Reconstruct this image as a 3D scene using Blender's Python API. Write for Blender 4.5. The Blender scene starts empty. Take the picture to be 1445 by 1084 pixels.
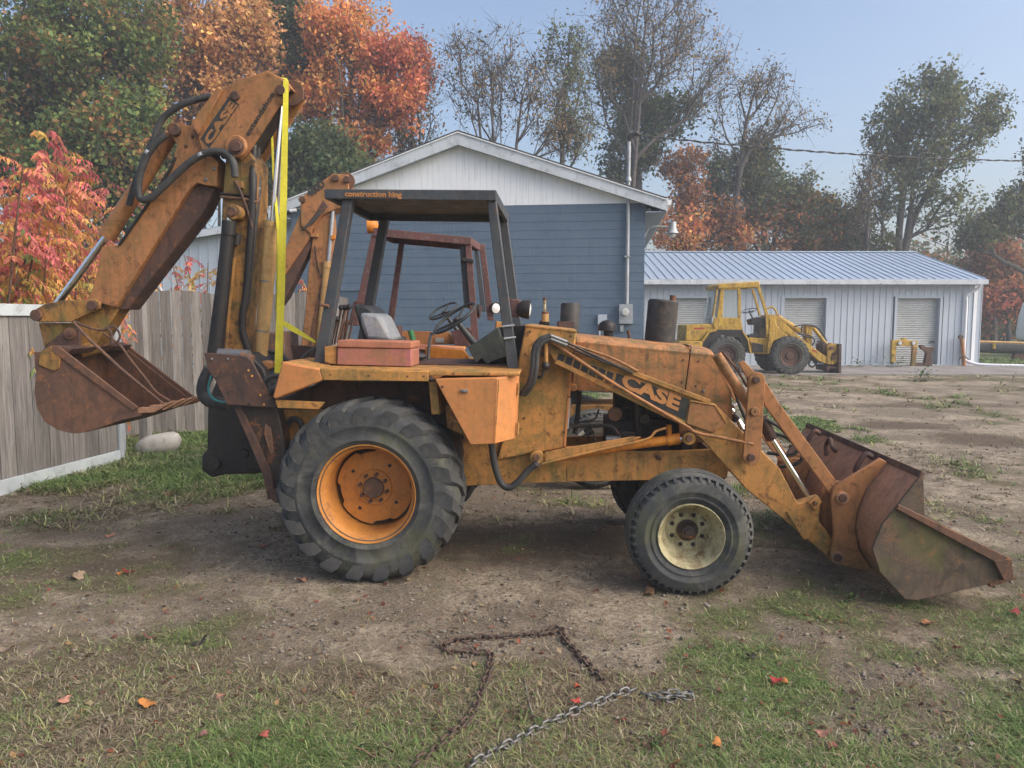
import bpy, math, random
import numpy as np
from mathutils import Vector, Matrix
R = math.radians
random.seed(7)
rng = np.random.default_rng(11)
S = bpy.context.scene
COL = S.collection

# ------------------------------------------------------------------ camera, sky, sun, exposure
CAM_H, PITCH, FPX = 1.76, R(5.06), 1040.0
cd = bpy.data.cameras.new("camera"); cam = bpy.data.objects.new("camera", cd); COL.objects.link(cam)
cam.location = (0, 0, CAM_H); cam.rotation_euler = (R(90) - PITCH, 0, 0)
cd.sensor_width = 36; cd.lens = FPX / 1445 * 36; cd.clip_start = 0.05; cd.clip_end = 2000
S.camera = cam
SUN_EL, SUN_AZ = R(38), R(112)         # azimuth measured clockwise from +Y (the view direction)
w = bpy.data.worlds.new("World"); S.world = w; w.use_nodes = True
nt = w.node_tree; nt.nodes.clear()
sky = nt.nodes.new("ShaderNodeTexSky"); sky.sky_type = 'NISHITA'; sky.sun_disc = False
sky.sun_elevation = SUN_EL; sky.sun_rotation = SUN_AZ
sky.air_density = 1.0; sky.dust_density = 5.0; sky.ozone_density = 1.5
bg = nt.nodes.new("ShaderNodeBackground"); bg.inputs[1].default_value = 0.14
wo = nt.nodes.new("ShaderNodeOutputWorld")
nt.links.new(sky.outputs[0], bg.inputs[0]); nt.links.new(bg.outputs[0], wo.inputs[0])
sl = bpy.data.lights.new("sun", 'SUN'); so = bpy.data.objects.new("sun", sl); COL.objects.link(so)
sl.energy = 1.25; sl.angle = R(60); sl.color = (1.0, 0.95, 0.89)
sd = Vector((math.sin(SUN_AZ) * math.cos(SUN_EL), math.cos(SUN_AZ) * math.cos(SUN_EL), math.sin(SUN_EL)))
so.rotation_euler = sd.to_track_quat('Z', 'Y').to_euler()
S.view_settings.view_transform = 'Standard'; S.view_settings.look = 'None'
S.view_settings.exposure = 0.86; S.view_settings.gamma = 1.0
S.view_settings.use_curve_mapping = False
S.cycles.max_bounces = 6; S.cycles.diffuse_bounces = 3; S.cycles.glossy_bounces = 3
S.cycles.transparent_max_bounces = 8; S.cycles.use_denoising = True

# ------------------------------------------------------------------ helpers
def tag(o, label=None, cat=None, group=None, kind=None):
    if label: o['label'] = label
    if cat: o['category'] = cat
    if group: o['group'] = group
    if kind: o['kind'] = kind
    return o
def thing(name, label, cat, loc=(0, 0, 0), rz=0.0, group=None):
    o = bpy.data.objects.new(name, None); COL.objects.link(o)
    o.location = loc; o.rotation_euler = (0, 0, rz); o.empty_display_size = .2
    return tag(o, label, cat, group)
def part_empty(name, parent):
    o = bpy.data.objects.new(name, None); COL.objects.link(o); o.parent = parent
    return o
def copy_tree(o, parent=None):
    c = o.copy(); COL.objects.link(c); c.parent = parent
    for ch in list(o.children): copy_tree(ch, c)
    return c
def crom(pts, n=6):
    P = [Vector(p) for p in pts]
    if len(P) < 3: return P
    out = []
    for i in range(len(P) - 1):
        p0 = P[i - 1] if i else P[0] * 2 - P[1]
        p1, p2 = P[i], P[i + 1]
        p3 = P[i + 2] if i + 2 < len(P) else P[-1] * 2 - P[-2]
        for k in range(n):
            t = k / n
            out.append(.5 * ((2 * p1) + (p2 - p0) * t + (2 * p0 - 5 * p1 + 4 * p2 - p3) * t * t + (3 * p1 - p0 - 3 * p2 + p3) * t ** 3))
    out.append(P[-1]); return out
class MB:
    def __init__(s): s.v = []; s.f = []
    def add(s, vs, fs):
        n = len(s.v); s.v += [tuple(p) for p in vs]; s.f += [tuple(i + n for i in f) for f in fs]; return s
    def box(s, c, d, rot=None):
        c = Vector(c); h = Vector(d) * .5; vs = []
        for x in (-1, 1):
            for y in (-1, 1):
                for z in (-1, 1):
                    q = Vector((x * h.x, y * h.y, z * h.z))
                    if rot is not None: q = rot @ q
                    vs.append(c + q)
        return s.add(vs, [(0, 1, 3, 2), (4, 6, 7, 5), (0, 4, 5, 1), (2, 3, 7, 6), (0, 2, 6, 4), (1, 5, 7, 3)])
    def bx(s, x0, x1, y0, y1, z0, z1):
        return s.box(((x0 + x1) / 2, (y0 + y1) / 2, (z0 + z1) / 2), (abs(x1 - x0), abs(y1 - y0), abs(z1 - z0)))
    def prism(s, uw, v0, v1):
        A = sum(uw[i][0] * uw[(i + 1) % len(uw)][1] - uw[(i + 1) % len(uw)][0] * uw[i][1] for i in range(len(uw)))
        if A < 0: uw = uw[::-1]
        n = len(uw); lo, hi = min(v0, v1), max(v0, v1)
        vs = [(u, lo, w_) for u, w_ in uw] + [(u, hi, w_) for u, w_ in uw]
        fs = [tuple(range(n)), tuple(range(2 * n - 1, n - 1, -1))]
        for i in range(n):
            j = (i + 1) % n; fs.append((i, i + n, j + n, j))
        return s.add(vs, fs)
    def loft(s, rings, closed=True, caps=True):
        n = len(rings[0]); vs = [p for r in rings for p in r]; fs = []
        for k in range(len(rings) - 1):
            for i in range(n if closed else n - 1):
                j = (i + 1) % n
                fs.append((k * n + i, k * n + j, (k + 1) * n + j, (k + 1) * n + i))
        if caps and closed:
            fs.append(tuple(range(n - 1, -1, -1))); b = (len(rings) - 1) * n
            fs.append(tuple(range(b, b + n)))
        return s.add(vs, fs)
    def tube(s, pts, r, n=8, caps=True):
        P = [Vector(p) for p in pts]; m = len(P)
        rs = r if isinstance(r, (list, tuple)) else [r] * m
        t0 = (P[1] - P[0]).normalized()
        a = t0.orthogonal().normalized(); rings = []
        for i in range(m):
            t = (P[min(i + 1, m - 1)] - P[max(i - 1, 0)])
            if t.length < 1e-9: t = t0
            t = t.normalized(); a = a - t * a.dot(t)
            a = a.normalized() if a.length > 1e-6 else t.orthogonal().normalized()
            b = t.cross(a)
            rings.append([P[i] + (a * math.cos(2 * math.pi * k / n) + b * math.sin(2 * math.pi * k / n)) * rs[i] for k in range(n)])
        return s.loft(rings, True, caps)
    def cyl(s, p0, p1, r0, r1=None, n=20): return s.tube([p0, p1], [r0, r0 if r1 is None else r1], n)
    def lathe(s, c, axis, prof, n=48, closed=False, caps=False):
        c = Vector(c); ax = Vector(axis).normalized(); a = ax.orthogonal().normalized(); b = ax.cross(a)
        rings = [[c + ax * t + (a * math.cos(2 * math.pi * k / n) + b * math.sin(2 * math.pi * k / n)) * max(r, 1e-4) for k in range(n)] for r, t in prof]
        if closed: rings.append(rings[0])
        return s.loft(rings, True, caps)
    def ball(s, c, r, n=12, m=8, sc=(1, 1, 1)):
        c = Vector(c); rings = []
        for i in range(m + 1):
            th = math.pi * i / m; rr = max(math.sin(th), .001)
            rings.append([c + Vector((r * sc[0] * rr * math.cos(2 * math.pi * k / n), r * sc[1] * rr * math.sin(2 * math.pi * k / n), -r * sc[2] * math.cos(th))) for k in range(n)])
        return s.loft(rings)
    def bar(s, p0, p1, wd, th, up=(0, 1, 0)):
        p0, p1 = Vector(p0), Vector(p1); d = (p1 - p0); L = d.length; d.normalize()
        u = Vector(up); u = (u - d * u.dot(d)).normalized(); x = d.cross(u)
        M = Matrix((d, x, u)).transposed()
        return s.box((p0 + p1) / 2, (L, wd, th), M)
def mkmesh(name, mb):
    me = bpy.data.meshes.new(name); me.from_pydata([tuple(p) for p in mb.v], [], mb.f); me.validate(); me.update()
    import bmesh
    b = bmesh.new(); b.from_mesh(me); bmesh.ops.recalc_face_normals(b, faces=b.faces); b.to_mesh(me); b.free()
    return me
def obj(name, mb, mat, parent=None, ang=35, bevel=0, seg=2):
    me = mkmesh(name, mb) if isinstance(mb, MB) else mb
    if mat and not me.materials: me.materials.append(mat)
    o = bpy.data.objects.new(name, me); COL.objects.link(o); o.parent = parent
    if ang:
        me.shade_smooth(); me.set_sharp_from_angle(angle=R(ang))
    if bevel:
        m = o.modifiers.new("bevel", 'BEVEL'); m.width = bevel; m.segments = seg; m.limit_method = 'ANGLE'; m.angle_limit = R(40)
        m.harden_normals = False
    return o
def rawmesh(name, verts, faces_idx, nper, mat, parent=None, colors=None, smooth=False):
    """numpy mesh: verts (N,3), faces (M,nper)"""
    me = bpy.data.meshes.new(name); nv, nf = len(verts), len(faces_idx)
    me.vertices.add(nv); me.vertices.foreach_set("co", np.asarray(verts, dtype=np.float32).ravel())
    me.loops.add(nf * nper); me.loops.foreach_set("vertex_index", np.asarray(faces_idx, dtype=np.int32).ravel())
    me.polygons.add(nf); me.polygons.foreach_set("loop_start", np.arange(0, nf * nper, nper, dtype=np.int32))
    me.update(calc_edges=True)
    if smooth: me.shade_smooth()
    if colors is not None:
        at = me.color_attributes.new("col", 'FLOAT_COLOR', 'POINT')
        c = np.ones((nv, 4), dtype=np.float32); c[:, :3] = colors; at.data.foreach_set("color", c.ravel())
    me.materials.append(mat)
    o = bpy.data.objects.new(name, me); COL.objects.link(o); o.parent = parent
    return o

# view ray through a point of the photograph, used once to measure where real surfaces stand
CP, SP = math.cos(PITCH), math.sin(PITCH)
def ray(px, py):
    x, y = (px - 722.5) / FPX, (542 - py) / FPX
    return Vector((x, CP + y * SP, -SP + y * CP))
def onground(px, py, z=0.0):
    d = ray(px, py); t = (z - CAM_H) / d.z; return Vector((0, 0, CAM_H)) + d * t
def aty(px, py, Y):
    d = ray(px, py); return Vector((0, 0, CAM_H)) + d * (Y / d.y)
class Frame:
    def __init__(s, O, yaw, root=None):
        s.O = Vector(O); s.yaw = yaw; s.root = root
        s.inv = Matrix.Rotation(-yaw, 3, 'Z'); s.c = s.inv @ (Vector((0, 0, CAM_H)) - s.O)
    def q(s, px, py, v):
        d = s.inv @ ray(px, py); t = (v - s.c.y) / d.y; return s.c + d * t
    def m(s, px, py, v):            # metres per photo pixel on that plane
        d = s.inv @ ray(px, py); return (v - s.c.y) / d.y / FPX
    def uw(s, pts, v): return [((lambda p: (p.x, p.z))(s.q(a, b, v))) for a, b in pts]
    def plate(s, name, mat, pts, v, th, parent=None, bevel=.004, ang=35):
        return obj(name, MB().prism(s.uw(pts, v), v, v + th), mat, parent or s.root, ang, bevel)
    def plate2(s, name, mat, pts, vt, v, th, parent=None, bevel=.004):
        return obj(name, MB().prism(s.uw(pts, vt), v, v + th), mat, parent or s.root, 35, bevel)
    def rod(s, name, mat, pts, r, parent=None, n=12, smooth=True, k=6):
        P = [s.q(*p) for p in pts]
        if smooth and len(P) > 2: P = crom(P, k)
        return obj(name, MB().tube(P, r, n), mat, parent or s.root, 40)
    def pin(s, name, mat, pt, v, r, L, parent=None, n=20, bevel=.003):
        p = s.q(pt[0], pt[1], v)
        return obj(name, MB().cyl(p, p + Vector((0, L, 0)), r, n=n), mat, parent or s.root, 35, bevel)

# ------------------------------------------------------------------ materials
def mat_base(name, rough=.6, metal=0.0, spec=.4):
    m = bpy.data.materials.new(name); m.use_nodes = True; n = m.node_tree; b = n.nodes["Principled BSDF"]
    b.inputs["Roughness"].default_value = rough; b.inputs["Metallic"].default_value = metal
    b.inputs["Specular IOR Level"].default_value = spec
    return m, n, b
def N(n, t, **kw):
    x = n.nodes.new(t)
    for k, v in kw.items(): setattr(x, k, v)
    return x
def coord(n, scale=(1, 1, 1), kind="Object"):
    tc = N(n, "ShaderNodeTexCoord"); mp = N(n, "ShaderNodeMapping"); mp.inputs["Scale"].default_value = scale
    n.links.new(tc.outputs[kind], mp.inputs[0]); return mp.outputs[0]
def noise(n, vec, scale, detail=6, rough=.6, dist=0.0):
    x = N(n, "ShaderNodeTexNoise"); x.inputs["Scale"].default_value = scale; x.inputs["Detail"].default_value = detail
    x.inputs["Roughness"].default_value = rough; x.inputs["Distortion"].default_value = dist
    n.links.new(vec, x.inputs["Vector"]); return x.outputs["Fac"]
def ramp(n, fac, a, b, v0=0.0, v1=1.0):
    x = N(n, "ShaderNodeMapRange"); x.inputs[1].default_value = a; x.inputs[2].default_value = b
    x.inputs[3].default_value = v0; x.inputs[4].default_value = v1; x.interpolation_type = 'SMOOTHSTEP'
    n.links.new(fac, x.inputs[0]); return x.outputs[0]
def mix(n, fac, a, b):
    x = N(n, "ShaderNodeMix", data_type='RGBA')
    for s_, val in ((x.inputs[6], a), (x.inputs[7], b)):
        if isinstance(val, (tuple, list)): s_.default_value = (*val[:3], 1)
        else: n.links.new(val, s_)
    if isinstance(fac, float): x.inputs[0].default_value = fac
    else: n.links.new(fac, x.inputs[0])
    return x.outputs[2]
def mul(n, a, b):
    x = N(n, "ShaderNodeMath", operation='MULTIPLY')
    for s_, val in ((x.inputs[0], a), (x.inputs[1], b)):
        if isinstance(val, (int, float)): s_.default_value = val
        else: n.links.new(val, s_)
    return x.outputs[0]
def bump(n, b, h, dist=.002, strength=.5):
    x = N(n, "ShaderNodeBump"); x.inputs["Strength"].default_value = strength; x.inputs["Distance"].default_value = dist
    n.links.new(h, x.inputs["Height"]); n.links.new(x.outputs[0], b.inputs["Normal"])
def worn(name, base, alt, grime=(.10, .08, .04), rust=(.12, .045, .02), g=.6, r=.35, chips=.3, rough=.55, spec=.4, streak=True, metal=0.0, sc=1.0, moss=0.0):
    """weathered painted metal: tone drift, soot and algae staining, runs, rust blooms, chips"""
    m, n, b = mat_base(name, rough, metal, spec)
    c = coord(n); cs = coord(n, (9, 9, .9))
    n1 = noise(n, c, 2.4 * sc, 8, .62, .3); col = mix(n, ramp(n, n1, .36, .66), base, alt)
    n2 = noise(n, c, 5.5 * sc, 12, .74, .9); col = mix(n, mul(n, ramp(n, n2, .46, .64), g), col, grime)
    nf = noise(n, c, 24 * sc, 12, .8, .5); col = mix(n, mul(n, ramp(n, nf, .44, .60), .24), col, grime)
    if streak:
        n3 = noise(n, cs, 2.2 * sc, 8, .65); col = mix(n, mul(n, ramp(n, n3, .48, .66), g * .8), col, grime)
    if moss:
        nm = noise(n, c, 3.1 * sc, 9, .7, .4); col = mix(n, mul(n, ramp(n, nm, .5, .62), moss), col, (.13, .13, .035))
    n4 = noise(n, c, 13 * sc, 14, .8, .4); col = mix(n, mul(n, ramp(n, n4, .54, .60), min(1, r * 1.6)), col, rust)
    n5 = noise(n, c, 70 * sc, 6, .7); col = mix(n, mul(n, ramp(n, n5, .63, .67), chips), col, (.05, .035, .025))
    n.links.new(col, b.inputs["Base Color"])
    n.links.new(ramp(n, n2, .3, .7, rough - .08, min(1, rough + .22)), b.inputs["Roughness"])
    bump(n, b, n4, .005, .5); return m
M = {}
M['orange'] = worn("orange_paint", (.58, .27, .07), (.50, .225, .06), (.20, .135, .045), g=.7, r=.45, chips=.3, moss=.6)
M['orange2'] = worn("orange_door_paint", (.62, .245, .075), (.56, .215, .07), (.30, .16, .06), g=.3, r=.12, chips=.2, moss=.12)
M['orange3'] = worn("faded_hood_paint", (.54, .235, .085), (.44, .19, .07), (.15, .11, .05), g=.95, r=.4, chips=.5, moss=.25)
M['cyl'] = worn("fresh_orange_paint", (.68, .25, .02), (.60, .20, .02), (.18, .07, .02), g=.35, r=.15, chips=.4)
M['boom'] = worn("dull_boom_paint", (.46, .195, .075), (.38, .16, .06), (.10, .075, .03), g=.45, r=.4, chips=.35, moss=.2)
M['boomlow'] = worn("grimy_boom_paint", (.42, .205, .05), (.32, .16, .045), (.06, .045, .025), g=.9, r=.5, chips=.3, moss=.65)
M['cream_cyl'] = worn("cream_cylinder_paint", (.56, .34, .13), (.50, .29, .11), (.2, .14, .06), g=.4, r=.1, chips=.3)
M['rust'] = worn("rusty_bucket_steel", (.20, .095, .055), (.13, .07, .048), (.06, .045, .035), (.26, .11, .045), g=.55, r=.5, chips=.2, rough=.72)
M['rustdark'] = worn("dark_rust_steel", (.13, .065, .045), (.08, .045, .035), (.035, .03, .028), (.24, .10, .04), g=.6, r=.35, rough=.7)
M['bucket'] = worn("worn_loader_bucket", (.50, .255, .14), (.40, .20, .115), (.17, .11, .07), (.26, .12, .07), g=.45, r=.35, chips=.4, moss=.25, rough=.62)
M['cheek'] = worn("mossy_bucket_cheek", (.16, .105, .07), (.105, .08, .055), (.06, .05, .04), (.24, .12, .06), g=.8, r=.4, chips=.3, moss=.5, rough=.7)
M['black'] = worn("greasy_black", (.020, .018, .018), (.035, .03, .027), (.012, .011, .012), (.08, .04, .02), g=.5, r=.2, rough=.42)
M['oily'] = worn('oily_rusted_arm', (.035, .028, .025), (.075, .045, .032), (.014, .012, .012), (.24, .10, .04), g=.6, r=.5, rough=.5, sc=.7)
M['engine'] = worn("sooty_engine", (.045, .035, .03), (.03, .025, .024), (.015, .013, .012), (.14, .06, .025), g=.5, r=.35, rough=.6)
M['rops'] = worn("slate_frame_paint", (.050, .060, .072), (.036, .042, .05), (.10, .10, .095), (.13, .06, .04), g=.35, r=.3, chips=.5, rough=.45)
M['rops2'] = worn("maroon_frame_paint", (.15, .062, .055), (.11, .05, .045), (.06, .045, .04), (.25, .17, .14), g=.4, r=.25, chips=.5)
M['pink'] = worn("faded_red_paint", (.42, .145, .15), (.42, .17, .10), (.22, .13, .06), (.5, .2, .05), g=.6, r=.3, chips=.2)
M['pinktop'] = worn("faded_lid_paint", (.50, .19, .11), (.42, .17, .10), (.2, .1, .06), g=.3, r=.2)
M['rubber'] = worn("dusty_rubber", (.022, .024, .028), (.058, .061, .064), (.125, .122, .108), (.07, .08, .05), g=.8, r=.45, chips=0, rough=.78, streak=False, sc=.7, moss=.3)
M['tread'] = worn("scuffed_tread_rubber", (.055, .056, .056), (.105, .103, .096), (.028, .030, .033), (.09, .09, .06), g=.6, r=.2, chips=0, rough=.8, streak=False)
M['hose'] = worn("hose_rubber", (.022, .023, .026), (.05, .05, .05), (.09, .085, .075), (.03, .03, .03), g=.4, r=0, chips=0, rough=.6)
M['rimc'] = worn("cream_rim_paint", (.52, .48, .29), (.44, .40, .24), (.20, .15, .08), (.16, .085, .04), g=.8, r=.65, chips=.5)
M['rimo'] = worn("orange_rim_paint", (.60, .255, .05), (.54, .21, .045), (.24, .12, .05), (.10, .05, .03), g=.25, r=.25, chips=.5)
M['chrome'] = mat_base("chrome_rod", .16, 1.0)[0]; M['chrome'].node_tree.nodes["Principled BSDF"].inputs["Base Color"].default_value = (.75, .76, .78, 1)
M['steel'] = worn("bare_steel", (.32, .32, .32), (.22, .22, .22), (.12, .11, .10), (.2, .12, .08), g=.3, r=.2, rough=.4, metal=.7)
M['chainsteel'] = worn("galvanised_chain", (.24, .24, .235), (.16, .16, .155), (.09, .08, .07), (.2, .12, .08), g=.4, r=.3, rough=.45, metal=.6, sc=6)
M['chainrust'] = worn("rusted_chain", (.10, .065, .05), (.075, .055, .045), (.04, .03, .025), (.2, .09, .04), g=.4, r=.4, rough=.75, sc=6)
M['galv'] = worn("galvanised_steel", (.42, .45, .48), (.34, .37, .40), (.22, .22, .21), (.25, .18, .13), g=.35, r=.12, rough=.5, metal=.25)
M['vinyl'] = worn("grey_vinyl", (.34, .36, .39), (.28, .30, .32), (.12, .12, .12), (.5, .42, .25), g=.25, r=.12, chips=.2, rough=.5)
M['blackplastic'] = worn("black_plastic", (.03, .032, .034), (.045, .047, .05), (.08, .08, .075), (.05, .05, .05), g=.3, r=.1, rough=.4)
M['dash'] = worn("dusty_dash_paint", (.040, .052, .050), (.06, .075, .065), (.12, .12, .08), (.02, .02, .02), g=.4, r=.2, rough=.45)
M['strap'] = worn("yellow_webbing", (.62, .56, .03), (.54, .48, .03), (.28, .25, .04), (.05, .05, .03), g=.3, r=.12, chips=.1, rough=.7)
M['decal'] = worn("black_decal", (.018, .022, .026), (.03, .034, .038), (.09, .08, .05), (.3, .15, .06), g=.3, r=.12, chips=.15, rough=.5)
M['decal_o'] = worn("orange_lettering", (.58, .25, .08), (.52, .22, .07), (.3, .16, .06), g=.3, r=.15, chips=.2)
M['white'] = worn("white_print", (.6, .6, .55), (.5, .5, .46), (.25, .24, .18), g=.3, r=.1)
M['muffler'] = worn("sooty_muffler", (.055, .05, .046), (.035, .034, .034), (.02, .02, .02), (.12, .085, .06), g=.4, r=.35, chips=.4, rough=.6)
M['yellow'] = worn("aged_yellow_paint", (.60, .38, .045), (.52, .32, .04), (.16, .10, .04), (.2, .08, .03), g=.75, r=.35, chips=.4)
M['glass'] = mat_base("cab_glass", .08, 0.0, .5)[0]
_g = M['glass'].node_tree.nodes["Principled BSDF"]; _g.inputs["Base Color"].default_value = (.75, .8, .8, 1); _g.inputs["Transmission Weight"].default_value = .85; _g.inputs["IOR"].default_value = 1.05
M['lens'] = mat_base("lamp_lens", .1, 0.0, .6)[0]; M['lens'].node_tree.nodes["Principled BSDF"].inputs["Base Color"].default_value = (.6, .62, .62, 1)
M['red'] = worn("red_marking", (.45, .03, .03), (.35, .03, .03), g=.2, r=.1)
M['green'] = worn("green_plastic", (.01, .16, .05), (.01, .12, .04), g=.1, r=0)
M['teal'] = worn("teal_hose", (.03, .25, .27), (.03, .2, .22), g=.2, r=.0)

def text_mesh(s_, size, bold=.03, width=None):
    cu = bpy.data.curves.new("lettering", 'FONT'); cu.body = s_; cu.size = size; cu.offset = bold * size; cu.extrude = .0012; cu.resolution_u = 3
    o = bpy.data.objects.new("lettering", cu); COL.objects.link(o)
    dg = bpy.context.evaluated_depsgraph_get(); me = bpy.data.meshes.new_from_object(o.evaluated_get(dg))
    bpy.data.objects.remove(o); return me
def text_on(name, s_, F, p0, p1, h_px, v, mat, parent, bold=.03, shear=0.0):
    """lettering lying on the plane v: baseline from photo point p0 to p1, cap height h_px"""
    A, B = F.q(*p0, v), F.q(*p1, v); d = (B - A); L = d.length; d.normalize(); up = Vector((-d.z, 0, d.x))
    me = text_mesh(s_, 1.0, bold); xs = [q.co.x for q in me.vertices]; ys = [q.co.y for q in me.vertices]
    x0, x1 = min(xs), max(xs); y1 = .72; hh = h_px * F.m(*p0, v)
    for q in me.vertices:
        x, y, z = q.co; xx = (x - x0) / (x1 - x0) * L; yy = y / y1 * hh
        q.co = A + d * (xx + shear * yy) + up * yy + Vector((0, -z - .0015, 0))
    me.materials.clear(); me.materials.append(mat)
    o = bpy.data.objects.new(name, me); COL.objects.link(o); o.parent = parent; return o
# ------------------------------------------------------------------ wheels
def shell(F, pts, v, th):
    """closed outline (u,w) of a bent plate that follows the traced line"""
    P = [Vector(p) for p in F.uw(pts, v)]; out = []
    for i, p in enumerate(P):
        t = (P[min(i + 1, len(P) - 1)] - P[max(i - 1, 0)]).normalized()
        out.append(p + Vector((-t.y, t.x)) * th)
    return [tuple(p) for p in P] + [tuple(p) for p in out[::-1]]
def lug_mesh(Rt, Wd, s, side, a0=.30, big=1.0):
    """one bar of the tread, centred on angle 0; side 0 = outer shoulder, 1 = inner shoulder"""
    st = [(Rt * .77, .004, -.13, .050, .030), (Rt * .85, -.014, -.07, .106, .074), (Rt * .925, -.006, .0, .122, .090), (Rt * .975, .036, .06, .100, .074), (Rt * .998, .12, .15, .070, .052), (Rt, Wd * .56, a0, .056, .042)]
    rings = []
    for r, t, ph, wb, wt in st:
        if side: t = Wd - t
        rb = min(r - .02, Rt * .935) if r > Rt * .9 else r - .05
        rr = []
        for rad, hw, sg in ((rb, wb * big, -1), (r, wt * big, -1), (r, wt * big, 1), (rb, wb * big, 1)):
            a = ph + sg * hw * .5 / Rt
            rr.append((rad * math.sin(a), s * t, rad * math.cos(a)))
        rings.append(rr)
    return mkmesh("lug", MB().loft(rings))
def tyre_prof(Rt, Rr, Wd, tread=None):
    c = [(Rr, .035), (Rr + .02, .010), (Rr + .045, -.002), (Rr + .048, -.008), (Rr + .056, -.008), (Rr + .06, -.004), (Rr + (Rt - Rr) * .42, -.011), (Rr + (Rt - Rr) * .44, -.0145), (Rr + (Rt - Rr) * .48, -.0145), (Rr + (Rt - Rr) * .50, -.012), (Rr + (Rt - Rr) * .66, -.010), (Rt * .875, .002), (Rt * .925, .040)]
    c2 = [(r, Wd - t) for r, t in c[::-1]]
    mid = tread or [(Rt * .955, Wd * .2), (Rt * .962, Wd * .5), (Rt * .955, Wd * .8)]
    return c + mid + c2
def ag_wheel(root, c, s, Rt, Rr, Wd, nl, rimm, discm, name="rear_wheel", lugs=True):
    wh = part_empty(name, root); c = Vector(c)
    obj("tyre", MB().lathe(c, (0, s, 0), tyre_prof(Rt, Rr, Wd), 72), M['rubber'], wh, 60)
    if lugs:
        for side in (0, 1):
            me = lug_mesh(Rt, Wd, s, side); me.materials.append(M['tread']); me.shade_smooth(); me.set_sharp_from_angle(angle=R(40))
            for k in range(nl):
                o = bpy.data.objects.new("lug", me); COL.objects.link(o); o.parent = wh
                o.location = c; o.rotation_euler = (0, 2 * math.pi * (k + .5 * side) / nl, 0)
    sc = Rr / .335
    pr = [(.353, .040), (.356, .012), (.350, .006), (.343, .012), (.338, .05), (.322, .062), (.310, .085), (.304, .2), (.302, .36)]
    obj("rim", MB().lathe(c, (0, s, 0), [(r * sc, t) for r, t in pr] + [(.345 * sc, Wd - .04)], 72), rimm, wh, 40)
    # dished centre with four notched lobes
    ring = []; ax = Vector((0, s, 0)); n = 72
    def circ(fr, t): return [c + ax * t + Vector((math.sin(2 * math.pi * k / n), 0, math.cos(2 * math.pi * k / n))) * fr(2 * math.pi * k / n) * sc for k in range(n)]
    lobe = lambda a: .282 if math.cos(4 * (a - .55)) > -.45 else .258
    obj("disc", MB().loft([circ(lobe, .262), circ(lobe, .250), circ(lambda a: .225, .243), circ(lambda a: .135, .228), circ(lambda a: .128, .214), circ(lambda a: .03, .212)], True, True), discm, wh, 30)
    obj("hub_cap", MB().cyl(c + ax * .215, c + ax * .178, .078 * sc, .072 * sc, 28), M['rust'], wh, 30, .006)
    bm_ = MB().cyl((0, 0, 0), (0, -.03 * s, 0), .014, .013, 6); me = mkmesh("bolt", bm_); me.materials.append(M['rustdark'])
    for k in range(8):
        a = 2 * math.pi * (k + .3) / 8; o = bpy.data.objects.new("bolt", me); COL.objects.link(o); o.parent = wh
        o.location = c + ax * .214 + Vector((math.sin(a), 0, math.cos(a))) * .102 * sc
    me = mkmesh("disc_hole", MB().box((0, 0, 0), (.022, .004, .022))); me.materials.append(M['black'])
    for k in range(4):
        a = 2 * math.pi * k / 4 + .62; o = bpy.data.objects.new("disc_hole", me); COL.objects.link(o); o.parent = wh
        o.location = c + ax * .238 + Vector((math.sin(a), 0, math.cos(a))) * .195 * sc; o.rotation_euler = (0, a, 0)
    return wh
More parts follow.
